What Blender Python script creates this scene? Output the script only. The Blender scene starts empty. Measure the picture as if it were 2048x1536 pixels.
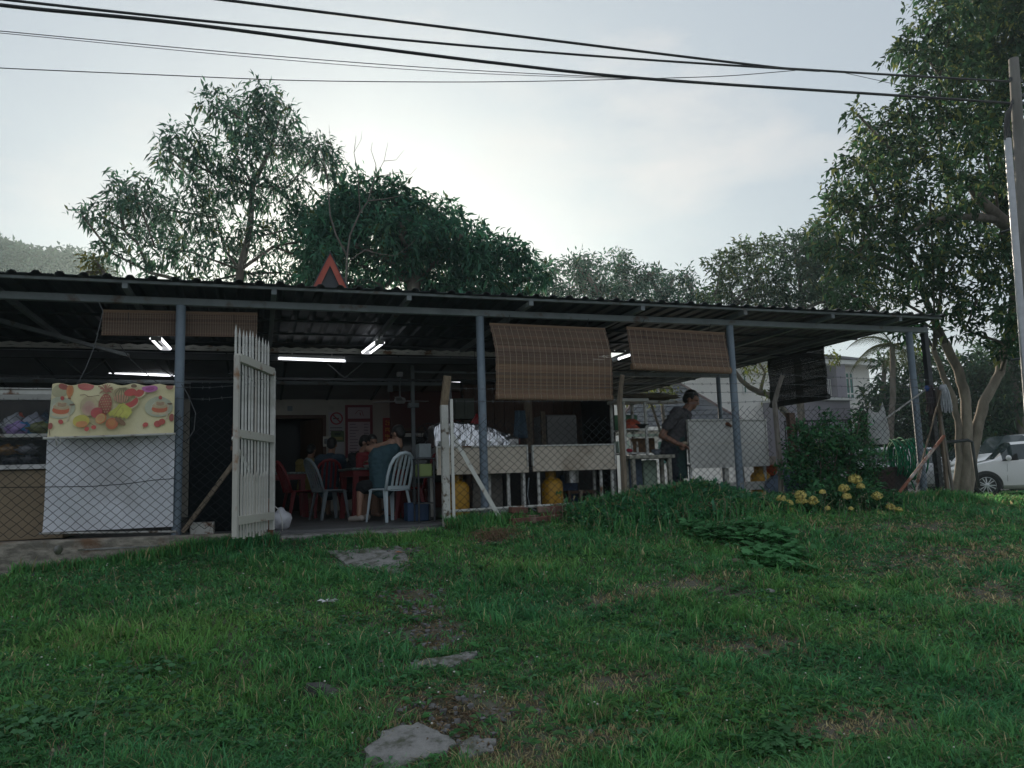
import bpy, bmesh, math, random
import numpy as np
from math import sin, cos, pi, radians, sqrt, atan2, exp
from mathutils import Vector, Matrix

S = bpy.context.scene
COL = S.collection
RND = random.Random(11)
NP = np.random.default_rng(5)

# ------------------------------------------------------------------ camera
F = 1538.0                       # focal length in pixels of the 2048 px wide photograph
HEAD, PITCH, ROLL = radians(18.3), radians(7.1), radians(1.85)
CAM = Vector((0, 0, 0.62))       # floor of the eatery is z = 0.12, the lawn falls away to the camera
_f = Vector((sin(HEAD) * cos(PITCH), cos(HEAD) * cos(PITCH), sin(PITCH)))
_r0 = Vector((cos(HEAD), -sin(HEAD), 0))
_u0 = _r0.cross(_f)
_r = _r0 * cos(ROLL) - _u0 * sin(ROLL)
_u = _u0 * cos(ROLL) + _r0 * sin(ROLL)
cd = bpy.data.cameras.new('camera')
cam = bpy.data.objects.new('camera', cd)
COL.objects.link(cam)
cam.matrix_world = Matrix(((_r.x, _u.x, -_f.x, CAM.x), (_r.y, _u.y, -_f.y, CAM.y), (_r.z, _u.z, -_f.z, CAM.z), (0, 0, 0, 1)))
cd.sensor_fit = 'HORIZONTAL'
cd.sensor_width = 36
cd.lens = F / 2048 * 36
cd.clip_start = 0.05
cd.clip_end = 2000
S.camera = cam

# ------------------------------------------------------------------ sky, sun, exposure
SUN_EL, SUN_AZ = radians(15.0), radians(7.0)      # azimuth measured from +Y towards +X
w = bpy.data.worlds.new('World')
S.world = w
w.use_nodes = True
wn, wl = w.node_tree.nodes, w.node_tree.links
wn.clear()
wo = wn.new('ShaderNodeOutputWorld')
bg = wn.new('ShaderNodeBackground')
sky = wn.new('ShaderNodeTexSky')
sky.sky_type = 'NISHITA'
sky.sun_disc = False
sky.sun_elevation = SUN_EL
sky.sun_rotation = SUN_AZ
sky.altitude = 0
sky.air_density = 1.0
sky.dust_density = 3.0
sky.ozone_density = 2.0
# thin high cloud: faint pale wisps all over the sky
tc = wn.new('ShaderNodeTexCoord')
mp = wn.new('ShaderNodeMapping')
mp.inputs['Scale'].default_value = (1.0, 1.0, 2.6)
nz = wn.new('ShaderNodeTexNoise')
nz.inputs['Scale'].default_value = 2.9
nz.inputs['Detail'].default_value = 7
nz.inputs['Roughness'].default_value = 0.55
rp = wn.new('ShaderNodeValToRGB')
rp.color_ramp.elements[0].position = 0.50
rp.color_ramp.elements[1].position = 0.72
rp.color_ramp.elements[0].color = (0, 0, 0, 1)
rp.color_ramp.elements[1].color = (0.8, 0.8, 0.8, 1)
mx = wn.new('ShaderNodeMixRGB')
mx.inputs['Color2'].default_value = (4.1, 3.85, 3.8, 1)
SKY_TINT = wn.new('ShaderNodeMixRGB')
SKY_TINT.inputs['Fac'].default_value = 0.93
SKY_TINT.inputs['Color2'].default_value = (2.38, 2.66, 3.02, 1)   # overall humid haze veil of the sky
wl.new(tc.outputs['Generated'], mp.inputs['Vector'])
wl.new(mp.outputs['Vector'], nz.inputs['Vector'])
wl.new(nz.outputs['Fac'], rp.inputs['Fac'])
wl.new(sky.outputs['Color'], SKY_TINT.inputs['Color1'])
wl.new(SKY_TINT.outputs['Color'], mx.inputs['Color1'])
wl.new(rp.outputs['Color'], mx.inputs['Fac'])
wl.new(mx.outputs['Color'], bg.inputs['Color'])
bg.inputs['Strength'].default_value = 0.1
wl.new(bg.outputs['Background'], wo.inputs['Surface'])

sd = bpy.data.lights.new('sun', 'SUN')
sd.energy = 3.0
sd.angle = radians(0.5)
sd.color = (1.0, 0.86, 0.68)
sun = bpy.data.objects.new('sun', sd)
COL.objects.link(sun)
SUN_DIR = Vector((sin(SUN_AZ) * cos(SUN_EL), cos(SUN_AZ) * cos(SUN_EL), sin(SUN_EL)))
sun.rotation_euler = SUN_DIR.to_track_quat('Z', 'Y').to_euler()
sun.location = SUN_DIR * 60

vs = S.view_settings
S.display_settings.display_device = 'sRGB'
vs.view_transform = 'Standard'
vs.look = 'None'
vs.exposure = 0.95
vs.gamma = 1.0
vs.use_curve_mapping = False
S.render.engine = 'CYCLES'
S.cycles.max_bounces = 6
S.cycles.diffuse_bounces = 3
S.cycles.glossy_bounces = 3
S.cycles.transmission_bounces = 4
S.cycles.transparent_max_bounces = 8
S.cycles.volume_bounces = 1
S.cycles.caustics_reflective = False
S.cycles.caustics_refractive = False
S.cycles.sample_clamp_indirect = 4.0
S.cycles.use_denoising = True

# ------------------------------------------------------------------ helpers
def V3(p): return Vector(p)

def at(px, py, Y=None, X=None, Z=None, depth=None):
    """A measured pixel of the photograph turned into a point of the place, on a plane of the place."""
    d = _f * F + _r * (px - 1024) - _u * (py - 768)
    if Y is not None: t = (Y - CAM.y) / d.y
    elif X is not None: t = (X - CAM.x) / d.x
    elif Z is not None: t = (Z - CAM.z) / d.z
    else: t = depth / F
    return CAM + d * t

class MB:
    """collects polygons for ONE mesh object"""
    def __init__(s):
        s.v, s.f, s.c, s.m = [], [], [], []
    def add(s, vs, fs, col=None):
        b = len(s.v)
        s.v += [tuple(p) for p in vs]
        for f in fs:
            s.f.append(tuple(i + b for i in f))
            s.c.append(col)
        return s
    def box(s, x0, x1, y0, y1, z0, z1, col=None, M=None):
        vs = [(x0, y0, z0), (x1, y0, z0), (x1, y1, z0), (x0, y1, z0), (x0, y0, z1), (x1, y0, z1), (x1, y1, z1), (x0, y1, z1)]
        if M is not None: vs = [M @ Vector(p) for p in vs]
        return s.add(vs, [(0, 3, 2, 1), (4, 5, 6, 7), (0, 1, 5, 4), (1, 2, 6, 5), (2, 3, 7, 6), (3, 0, 4, 7)], col)
    def frame(s, p, q):
        d = (Vector(q) - Vector(p))
        L = d.length
        z = d / L
        a = Vector((0, 0, 1)) if abs(z.z) < 0.95 else Vector((0, 1, 0))
        x = a.cross(z).normalized()
        y = z.cross(x)
        return x, y, L
    def bar(s, p, q, w, h, col=None, ends=True):
        """w across (horizontal), h the other way"""
        x, y, L = s.frame(p, q)
        p, q = Vector(p), Vector(q)
        o = [(-w / 2, -h / 2), (w / 2, -h / 2), (w / 2, h / 2), (-w / 2, h / 2)]
        vs = [p + x * a + y * b for a, b in o] + [q + x * a + y * b for a, b in o]
        fs = [(0, 1, 5, 4), (1, 2, 6, 5), (2, 3, 7, 6), (3, 0, 4, 7)]
        if ends: fs += [(3, 2, 1, 0), (4, 5, 6, 7)]
        return s.add(vs, fs, col)
    def tube(s, path, r, n=8, caps=True, col=None):
        path = [Vector(p) for p in path]
        k = len(path)
        rs = r if isinstance(r, (list, tuple)) else [r] * k
        rings, px = [], None
        for i, p in enumerate(path):
            d = (path[min(i + 1, k - 1)] - path[max(i - 1, 0)])
            if d.length < 1e-9: d = Vector((0, 0, 1))
            d.normalize()
            if px is None:
                a = Vector((0, 0, 1)) if abs(d.z) < 0.95 else Vector((0, 1, 0))
                px = a.cross(d).normalized()
            px = (px - d * px.dot(d))
            if px.length < 1e-6: px = Vector((1, 0, 0)).cross(d)
            px.normalize()
            py = d.cross(px)
            rings.append([p + (px * cos(2 * pi * j / n) + py * sin(2 * pi * j / n)) * rs[i] for j in range(n)])
        vs = [q for rg in rings for q in rg]
        fs = []
        for i in range(k - 1):
            for j in range(n):
                fs.append((i * n + j, i * n + (j + 1) % n, (i + 1) * n + (j + 1) % n, (i + 1) * n + j))
        if caps and n > 2:
            fs.append(tuple(reversed(range(n))))
            fs.append(tuple((k - 1) * n + j for j in range(n)))
        return s.add(vs, fs, col)
    def lathe(s, prof, c=(0, 0, 0), n=16, M=None, col=None, caps=True):
        """prof: list of (radius, z)"""
        vs, fs = [], []
        for r, z in prof:
            for j in range(n):
                p = Vector((r * cos(2 * pi * j / n), r * sin(2 * pi * j / n), z))
                if M is not None: p = M @ p
                vs.append(p + Vector(c))
        for i in range(len(prof) - 1):
            for j in range(n):
                fs.append((i * n + j, i * n + (j + 1) % n, (i + 1) * n + (j + 1) % n, (i + 1) * n + j))
        if caps:
            fs.append(tuple(reversed(range(n))))
            fs.append(tuple((len(prof) - 1) * n + j for j in range(n)))
        return s.add(vs, fs, col)
    def ball(s, c, r, n=10, M=None, col=None):
        """ellipsoid; r scalar or triple"""
        rr = (r, r, r) if not isinstance(r, (tuple, list)) else r
        vs, fs = [], []
        m = max(4, n // 2 + 1)
        for i in range(m + 1):
            a = -pi / 2 + pi * i / m
            for j in range(n):
                b = 2 * pi * j / n
                p = Vector((rr[0] * cos(a) * cos(b), rr[1] * cos(a) * sin(b), rr[2] * sin(a)))
                if M is not None: p = M @ p
                vs.append(p + Vector(c))
        for i in range(m):
            for j in range(n):
                fs.append((i * n + j, i * n + (j + 1) % n, (i + 1) * n + (j + 1) % n, (i + 1) * n + j))
        return s.add(vs, fs, col)
    def capsule(s, p, q, r1, r2, n=10):
        p, q = Vector(p), Vector(q)
        d = q - p
        L = max(d.length, 1e-5)
        prof = [(max(r1 * sin(a), 1e-4), -r1 * cos(a)) for a in (0.02, 0.5, 1.05, pi / 2)]
        prof += [(max(r2 * cos(a), 1e-4), L + r2 * sin(a)) for a in (0.0, 0.5, 1.05, 1.55)]
        M = d.to_track_quat('Z', 'Y').to_matrix()
        return s.lathe(prof, p, n, M)
    def prism(s, poly, d, col=None):
        """polygon (3-D points) pushed along the vector d"""
        n = len(poly)
        d = Vector(d)
        vs = [Vector(p) for p in poly] + [Vector(p) + d for p in poly]
        fs = [tuple(reversed(range(n))), tuple(range(n, 2 * n))]
        fs += [(i, (i + 1) % n, n + (i + 1) % n, n + i) for i in range(n)]
        return s.add(vs, fs, col)
    def grid(s, rows, col=None, close=False):
        a, b = len(rows), len(rows[0])
        vs = [p for r in rows for p in r]
        fs = [(i * b + j, i * b + j + 1, (i + 1) * b + j + 1, (i + 1) * b + j) for i in range(a - 1) for j in range(b - 1)]
        return s.add(vs, fs, col)
    def mesh(s, name, mat, smooth=False, bevel=0):
        me = bpy.data.meshes.new(name)
        me.from_pydata(s.v, [], s.f)
        if any(c is not None for c in s.c):
            ca = me.color_attributes.new('Col', 'FLOAT_COLOR', 'CORNER')
            buf = []
            for f, c in zip(s.f, s.c):
                c = c or (0.5, 0.5, 0.5)
                buf += [c[0], c[1], c[2], 1.0] * len(f)
            ca.data.foreach_set('color', buf)
        if bevel:
            bm = bmesh.new()
            bm.from_mesh(me)
            bmesh.ops.remove_doubles(bm, verts=bm.verts, dist=1e-5)
            es = [e for e in bm.edges if len(e.link_faces) == 2 and e.calc_face_angle(0) > 0.6]
            bmesh.ops.bevel(bm, geom=es, offset=bevel, segments=1, profile=0.7, affect='EDGES', clamp_overlap=True)
            bm.to_mesh(me)
            bm.free()
        if smooth:
            me.polygons.foreach_set('use_smooth', [True] * len(me.polygons))
            if smooth == 'auto' or isinstance(smooth, float):
                me.set_sharp_from_angle(angle=smooth if isinstance(smooth, float) else 0.7)
        if mat: me.materials.append(mat)
        return me
    def build(s, name, mat, parent=None, smooth=False, bevel=0, local=False, label=None):
        return obj(name, s.mesh(name, mat, smooth, bevel), parent, local, label)

def obj(name, me, parent=None, local=False, label=None):
    """link a mesh; parts are written in place coordinates unless local=True"""
    o = bpy.data.objects.new(name, me)
    COL.objects.link(o)
    if parent is not None:
        o.parent = parent
        if not local:
            off = parent.location.copy() if parent.get('_root') else Vector((0, 0, 0))
            o.matrix_parent_inverse = Matrix.Translation(-off)
    if label: o['label'] = label
    return o

def tag(o, label, cat, group=None):
    o['label'] = label
    o['category'] = cat
    if group: o['group'] = group
    return o

def thing(name, label, cat, loc=(0, 0, 0), rz=0, group=None):
    o = bpy.data.objects.new(name, None)
    COL.objects.link(o)
    o.location = loc
    o.rotation_euler = (0, 0, rz)
    o.empty_display_size = 0.1
    o['_root'] = 1
    return tag(o, label, cat, group)

def struct(o, kind='structure'):
    o['kind'] = kind
    return o

def dup(root, loc=None, rz=None, label=None, group=None):
    """a thing with copies of its parts and sub-parts"""
    r = root.copy()
    COL.objects.link(r)
    if loc is not None: r.location = loc
    if rz is not None: r.rotation_euler = (0, 0, rz)
    if label: r['label'] = label
    if group: r['group'] = group
    for ch in list(root.children):
        c = ch.copy()
        COL.objects.link(c)
        c.parent = r
        for g in list(ch.children):
            d = g.copy()
            COL.objects.link(d)
            d.parent = c
    return r

def piece(o, **kw):
    """another object sharing the mesh of part o"""
    c = o.copy()
    COL.objects.link(c)
    for k, v in kw.items(): setattr(c, k, v)
    return c

# ------------------------------------------------------------------ materials
def mat(name, col, rough=0.6, metal=0.0, col2=None, ns=6.0, lo=0.35, hi=0.65, bump=0.0, bs=60.0, spec=0.5,
        dirt=None, ds=3.0, dlo=0.5, dhi=0.62, attr=False, trans=0.0, coat=0.0, stretch=None, dstretch=None):
    m = bpy.data.materials.new(name)
    m.use_nodes = True
    n, l = m.node_tree.nodes, m.node_tree.links
    b = n['Principled BSDF']
    b.inputs['Roughness'].default_value = rough
    b.inputs['Metallic'].default_value = metal
    b.inputs['Specular IOR Level'].default_value = spec
    if coat: b.inputs['Coat Weight'].default_value = coat
    tcn = n.new('ShaderNodeTexCoord')
    def noise(scale, st=None, detail=5):
        z = n.new('ShaderNodeTexNoise')
        z.inputs['Scale'].default_value = scale
        z.inputs['Detail'].default_value = detail
        z.inputs['Roughness'].default_value = 0.6
        if st:
            q = n.new('ShaderNodeMapping')
            q.inputs['Scale'].default_value = st
            l.new(tcn.outputs['Object'], q.inputs['Vector'])
            l.new(q.outputs['Vector'], z.inputs['Vector'])
        else:
            l.new(tcn.outputs['Object'], z.inputs['Vector'])
        return z
    def ramp(src, lo_, hi_, a, c):
        r = n.new('ShaderNodeValToRGB')
        r.color_ramp.elements[0].position = lo_
        r.color_ramp.elements[1].position = hi_
        r.color_ramp.elements[0].color = a
        r.color_ramp.elements[1].color = c
        l.new(src, r.inputs['Fac'])
        return r
    out = None
    c4 = (col[0], col[1], col[2], 1)
    if attr:
        a = n.new('ShaderNodeVertexColor')
        a.layer_name = 'Col'
        out = a.outputs['Color']
        if col2 is not None:      # slight mottling of the printed / leaf colour
            r = ramp(noise(ns).outputs['Fac'], lo, hi, (0.75, 0.75, 0.75, 1), (1.2, 1.2, 1.2, 1))
            mm = n.new('ShaderNodeMixRGB')
            mm.blend_type = 'MULTIPLY'
            mm.inputs['Fac'].default_value = 1
            l.new(out, mm.inputs['Color1'])
            l.new(r.outputs['Color'], mm.inputs['Color2'])
            out = mm.outputs['Color']
    elif col2 is not None:
        out = ramp(noise(ns, stretch).outputs['Fac'], lo, hi, c4, (col2[0], col2[1], col2[2], 1)).outputs['Color']
    if dirt is not None:
        r = ramp(noise(ds, dstretch, 8).outputs['Fac'], dlo, dhi, (0, 0, 0, 1), (1, 1, 1, 1))
        mm = n.new('ShaderNodeMixRGB')
        mm.inputs['Color2'].default_value = (dirt[0], dirt[1], dirt[2], 1)
        if out is None: mm.inputs['Color1'].default_value = c4
        else: l.new(out, mm.inputs['Color1'])
        l.new(r.outputs['Color'], mm.inputs['Fac'])
        out = mm.outputs['Color']
    if out is None: b.inputs['Base Color'].default_value = c4
    else: l.new(out, b.inputs['Base Color'])
    if bump:
        bn = n.new('ShaderNodeBump')
        bn.inputs['Strength'].default_value = bump
        bn.inputs['Distance'].default_value = 0.02
        l.new(noise(bs).outputs['Fac'], bn.inputs['Height'])
        l.new(bn.outputs['Normal'], b.inputs['Normal'])
    if trans:
        t = n.new('ShaderNodeBsdfTranslucent')
        if out is None: t.inputs['Color'].default_value = c4
        else: l.new(out, t.inputs['Color'])
        x = n.new('ShaderNodeMixShader')
        x.inputs['Fac'].default_value = trans
        l.new(b.outputs['BSDF'], x.inputs[1])
        l.new(t.outputs['BSDF'], x.inputs[2])
        l.new(x.outputs['Shader'], n['Material Output'].inputs['Surface'])
    return m

def emit_mat(name, col, k):
    m = bpy.data.materials.new(name)
    m.use_nodes = True
    b = m.node_tree.nodes['Principled BSDF']
    b.inputs['Base Color'].default_value = (0.8, 0.8, 0.8, 1)
    b.inputs['Emission Color'].default_value = (col[0], col[1], col[2], 1)
    b.inputs['Emission Strength'].default_value = k
    return m

def glass_mat(name, col=(0.9, 0.95, 0.95), rough=0.03, alpha=0.25):
    m = mat(name, col, rough, spec=0.6)
    m.node_tree.nodes['Principled BSDF'].inputs['Alpha'].default_value = alpha
    return m

def np_mesh(name, verts, faces, mat_, cols=None, smooth=False):
    """fast mesh from arrays: verts (n,3), faces (m,k)"""
    me = bpy.data.meshes.new(name)
    verts = np.ascontiguousarray(verts, dtype=np.float32)
    faces = np.ascontiguousarray(faces, dtype=np.int32)
    m, k = faces.shape
    me.vertices.add(len(verts))
    me.vertices.foreach_set('co', verts.ravel())
    me.loops.add(m * k)
    me.loops.foreach_set('vertex_index', faces.ravel())
    me.polygons.add(m)
    me.polygons.foreach_set('loop_start', np.arange(0, m * k, k, dtype=np.int32))
    if smooth: me.polygons.foreach_set('use_smooth', np.ones(m, dtype=bool))
    if cols is not None:
        ca = me.attributes.new('Col', 'FLOAT_COLOR', 'POINT')
        c4 = np.ones((len(verts), 4), dtype=np.float32)
        c4[:, :3] = cols
        ca.data.foreach_set('color', c4.ravel())
    me.update(calc_edges=True)
    if mat_: me.materials.append(mat_)
    return me

def unit(a):
    return a / np.maximum(np.linalg.norm(a, axis=1, keepdims=True), 1e-9)

def leaf_arrays(P, D, L, W, fold=0.25, droop=0.25, roll=None):
    """one folded quad per leaf: base, left, tip, right"""
    n = len(P)
    D = unit(D)
    up = np.tile(np.array([[0, 0, 1.0]]), (n, 1)) + NP.normal(0, 0.45, (n, 3))
    Sx = unit(np.cross(D, up))
    Nn = np.cross(Sx, D)
    L = L[:, None]
    W = W[:, None]
    mid = P + D * L * 0.42
    tip = P + D * L - np.array([[0, 0, 1.0]]) * L * droop
    lft = mid + Sx * W * 0.5 + Nn * W * fold
    rgt = mid - Sx * W * 0.5 + Nn * W * fold
    v = np.stack([P, lft, tip, rgt], axis=1).reshape(-1, 3)
    f = np.arange(n * 4, dtype=np.int32).reshape(-1, 4)
    return v, f
# ------------------------------------------------------------------ materials shared by the setting
m_soil = mat('soil', (0.135, 0.12, 0.098), 0.95, col2=(0.085, 0.10, 0.06), ns=3.0, bump=0.7, bs=45, dirt=(0.075, 0.052, 0.034), ds=1.6, dlo=0.55, dhi=0.7)
m_concrete = mat('concrete', (0.30, 0.295, 0.28), 0.9, col2=(0.17, 0.168, 0.16), ns=9, bump=0.9, bs=50, dirt=(0.085, 0.095, 0.06), ds=9, dlo=0.50, dhi=0.64)
m_floor = mat('floor_cement', (0.13, 0.13, 0.13), 0.55, col2=(0.085, 0.088, 0.09), ns=1.6, bump=0.15, bs=40, dirt=(0.05, 0.05, 0.05), ds=2.2, dlo=0.55, dhi=0.75)
m_wallstain = mat('stained_concrete', (0.33, 0.30, 0.25), 0.92, col2=(0.17, 0.155, 0.13), ns=5, lo=.42, hi=.58, bump=0.9, bs=45, dirt=(0.17, 0.10, 0.06), ds=2.2, dlo=0.53, dhi=0.66, stretch=(1, 1, 2.5))
m_tarmac = mat('car_park_surface', (0.30, 0.28, 0.24), 0.9, col2=(0.2, 0.19, 0.165), ns=2.5, bump=0.3, bs=90)
m_rock = mat('rock', (0.11, 0.105, 0.1), 0.9, col2=(0.05, 0.05, 0.048), ns=7, bump=0.8, bs=30)

# ------------------------------------------------------------------ terrain
_ex = np.array([-60, -8, -2.5, -1.0, 0.1, 2.0, 3.0, 4.5, 7.0, 10.0, 13.0, 18.0, 60.0])
_ez = np.array([-0.6, -0.42, -0.17, -0.07, 0.02, 0.07, 0.12, 0.17, 0.16, 0.10, -0.08, -0.24, -0.24])

def gz(x, y):
    x = np.asarray(x, dtype=float)
    y = np.asarray(y, dtype=float)
    e = np.interp(x, _ex, _ez)
    t = np.clip((9.0 - y) / 5.3, 0, 1)
    lo = -0.97 + 0.015 * np.clip(x, -10, 20)
    z = e + (lo - e) * (t * 0.85 + 0.15 * t * t * (3 - 2 * t))
    # weedy mound before the fence, low hump of earth lower down
    z = z + (0.20 + .05 * np.sin(x * 7.3) * np.cos(y * 9 + x * 3)) * np.exp(-(((x - 5.15) / 0.85) ** 2 + ((y - 8.72) / 0.33) ** 2))
    z = z + 0.10 * np.exp(-(((x - 5.75) / 0.75) ** 2 + ((y - 7.6) / 0.6) ** 2))
    z = z + 0.025 * np.sin(x * 1.7 + 1.3) * np.sin(y * 2.1 + 0.4) + 0.014 * np.sin(x * 4.1 + y * 3.3)
    # behind the front line: level yard, then the flat beyond
    k = np.clip((y - 9.2) / 3.0, 0, 1)
    z = z * (1 - k) + k * np.where(x > 11.5, -0.26, -0.10)
    k2 = np.clip((y - 20) / 6.0, 0, 1)
    z = z * (1 - k2) + k2 * (-0.27)
    k3 = np.clip((-y - 2) / 30.0, 0, 1)
    return z * (1 - k3) + k3 * (-1.0)

def gp(px, py):
    """where the ray through a measured pixel meets the lawn"""
    d = _f * F + _r * (px - 1024) - _u * (py - 768)
    d = d / d.length
    s = 2.0
    while s < 60:
        p = CAM + d * s
        if p.z < float(gz(p.x, p.y)): break
        s += 0.02
    return CAM + d * s

def axis_pts(a, b, fine, lo, hi):
    p = list(np.arange(lo, hi + 1e-6, fine))
    s = fine
    q = lo
    while q > a:
        s *= 1.35
        q -= s
        p.insert(0, q)
    s, q = fine, hi
    while q < b:
        s *= 1.35
        q += s
        p.append(q)
    return np.array(p)

gx = axis_pts(-95, 120, 0.12, -5, 13)
gy = axis_pts(-25, 150, 0.12, 2.0, 10.5)
GX, GY = np.meshgrid(gx, gy)
GZ = gz(GX, GY)
nb = NP.normal(0, 1, GZ.shape) * 0.006 * ((np.abs(GX - 4) < 9.2) & (GY > 2) & (GY < 10.6))
GV = np.stack([GX, GY, GZ + nb], axis=-1).reshape(-1, 3)
ny_, nx_ = GX.shape
I, J = np.meshgrid(np.arange(ny_ - 1), np.arange(nx_ - 1), indexing='ij')
A = (I * nx_ + J).ravel()
GF = np.stack([A, A + 1, A + nx_ + 1, A + nx_], axis=1)
struct(obj('ground', np_mesh('ground', GV, GF, m_soil, smooth=True)))

# sandy car park beyond the shed
b = MB()
xs = np.linspace(12.6, 70, 24)
ysl = np.linspace(12.4, 34, 12)
rows = [[(x, y, float(gz(x, y)) + 0.03) for x in xs] for y in ysl]
b.grid(rows)
struct(b.build('car_park', m_tarmac, smooth=True))

# floor of the eatery
b = MB()
b.box(-8, 10.0, 9.32, 20.5, -0.12, 0.12)
struct(b.build('floor', m_floor, bevel=0.012))
# worn threshold at the gate gap
b = MB()
b.box(0.22, 2.05, 8.98, 9.318, -0.2, 0.085)
struct(b.build('floor_threshold', m_concrete, bevel=0.02))

# ------------------------------------------------------------------ slabs of the path down the bank
def rough_slab(outline, z_of, th, seed, mb=None):
    r = random.Random(seed)
    mb = mb or MB()
    pts = []
    n = len(outline)
    for i in range(n):
        a, c = Vector(outline[i]), Vector(outline[(i + 1) % n])
        for k in range(4):
            t = k / 4
            p = a.lerp(c, t)
            pts.append(Vector((p.x + r.uniform(-.018, .018), p.y + r.uniform(-.018, .018))))
    cx = sum(p.x for p in pts) / len(pts)
    cy = sum(p.y for p in pts) / len(pts)
    ring0 = [(p.x, p.y, z_of(p.x, p.y) - th) for p in pts]
    ring1 = [(p.x, p.y, z_of(p.x, p.y) + th * 0.12) for p in pts]
    ring2 = [(cx + (p.x - cx) * .95, cy + (p.y - cy) * .95, z_of(p.x, p.y) + th * 0.22 + r.uniform(-.004, .004)) for p in pts]
    ring3 = [(cx + (p.x - cx) * .5, cy + (p.y - cy) * .5, z_of((p.x + cx) / 2, (p.y + cy) / 2) + th * 0.22 + r.uniform(-.006, .006)) for p in pts]
    N = len(pts)
    vs = ring0 + ring1 + ring2 + ring3 + [(cx, cy, z_of(cx, cy) + th * 0.22)]
    fs = []
    for a in range(3):
        for i in range(N):
            fs.append((a * N + i, a * N + (i + 1) % N, (a + 1) * N + (i + 1) % N, (a + 1) * N + i))
    for i in range(N): fs.append((3 * N + i, 3 * N + (i + 1) % N, 4 * N))
    mb.add(vs, fs)
    return mb

def slab_at(pix, name, label, seed, th=0.05, m=None):
    o = [gp(*p) for p in pix]
    o = [(p.x, p.y) for p in o]
    # a plane through the lawn under the slab so that it lies with the slope
    P = np.array([[x, y, 1] for x, y in o])
    zz = gz(P[:, 0], P[:, 1])
    co = np.linalg.lstsq(P, zz, rcond=None)[0]
    ob = rough_slab(o, lambda x, y: co[0] * x + co[1] * y + co[2] + 0.012, th, seed).build(name, m or m_concrete, smooth=0.5)
    tag(ob, label, 'slab', 'concrete slabs of the path down the bank')
    return o

SLABS = []
SLABS.append(slab_at([(655, 1108), (800, 1094), (822, 1130), (800, 1150), (715, 1146)], 'path_slab', 'wide grey concrete slab just below the gate opening', 1))
SLABS.append(slab_at([(806, 1342), (850, 1326), (955, 1310), (948, 1322), (880, 1340), (818, 1350)], 'path_slab', 'narrow pale concrete slab lying across the middle of the path', 2))
SLABS.append(slab_at([(732, 1508), (780, 1468), (835, 1454), (885, 1474), (915, 1500), (860, 1522), (775, 1548), (722, 1550)], 'path_slab', 'large cracked concrete slab at the near end of the path', 3, 0.07))
SLABS.append(slab_at([(918, 1500), (945, 1484), (990, 1488), (982, 1510), (912, 1528)], 'path_slab', 'small dark concrete piece beside the large near slab', 4))
def rock(px, py, size, name, label, seed, flat=0.6, m=None, cat='rock', group=None):
    r = random.Random(seed)
    p = gp(px, py)
    b = MB()
    b.ball((0, 0, 0), 1.0, 9)
    vs = []
    for v in b.v:
        k = 1 + 0.35 * (math.sin(v[0] * 3.1 + seed) * math.cos(v[1] * 2.7 + seed * 2) + 0.4 * math.sin(v[2] * 5 + seed)) + r.uniform(-.07, .07)
        vs.append((p.x + v[0] * k * size, p.y + v[1] * k * size * .8, p.z + v[2] * k * size * flat + size * flat * .25))
    b.v = vs
    return tag(b.build(name, m or m_rock, smooth=0.6), label, cat, group)

rock(645, 1388, 0.12, 'rock', 'dark weathered rock half sunk in the grass left of the path', 3, .42)
rock(1175, 1470, 0.035, 'stone', 'small pale stone in the near grass right of the path', 8, 0.8, m_concrete)
rock(1540, 1186, 0.07, 'stone', 'flat pale stone below the broad leaved weeds', 5, 0.4, m_concrete)

# grey rubble at the foot of the low wall
m_rubble = mat('rubble', (0.2, 0.2, 0.2), 0.9, col2=(0.1, 0.1, 0.1), ns=20)
b = MB()
for i in range(900):
    x, y = RND.uniform(-3.6, -2.05), 0
    t = abs(RND.gauss(0, .3))
    y = 8.97 - t
    if x > -2.35 and t > .25: continue
    z = float(gz(x, y))
    s = RND.uniform(.008, .024)
    M = Matrix.Rotation(RND.uniform(0, 3), 3, 'Z') @ Matrix.Rotation(RND.uniform(0, 3), 3, 'X')
    b.box(-s, s, -s * .7, s * .7, -s * .6, s * .6, M=Matrix.Translation((x, y, z + s * .4)) @ M.to_4x4())
o = b.build('gravel', m_rubble)
o['kind'] = 'stuff'

# ------------------------------------------------------------------ low wall under the left fence
lw = thing('low_wall', 'low stained concrete wall under the left stretch of wire fence', 'wall', (-2.4, 9.08, -0.2))
b = MB()
xs = np.linspace(-8, 0.12, 60)
top = lambda x: 0.165 - 0.035 * (x + 2.4) / 2.5 if x > -2.4 else 0.165
rf, rt, rb, rk = [], [], [], []
for x in xs:
    j = RND.uniform(-.012, .012)
    rf.append((x, 8.985 + RND.uniform(-.012, .012), -0.75))
    rt.append((x, 8.985 + RND.uniform(-.006, .006), top(x) - 0.10 + j))
    rb.append((x, 9.0 + RND.uniform(-.003, .003), top(x) - 0.095 + j))
    rk.append((x, 9.0, top(x) - 0.02))
r2 = [(p[0], 9.012, top(p[0])) for p in rk]
r3 = [(p[0], 9.2, top(p[0])) for p in rk]
r4 = [(p[0], 9.2, -0.75) for p in rk]
b.grid([rf, rt, rb, rk, r2, r3, r4])
e = [rf, rt, rb, rk, r2, r3, r4]
b.add([r[-1] for r in e], [tuple(range(7))])
b.build('wall_body', m_wallstain, lw)
b = MB()
b.ball((-1.93, 8.99, 0.06), (.045, .02, .05), 8)
b.build('mortar_patch', m_concrete, lw, smooth=True)
b = MB()
b.box(-1.75, -0.95, 8.974, 8.983, 0.045, 0.06)
b.build('mortar_seam', m_concrete, lw)
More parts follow.
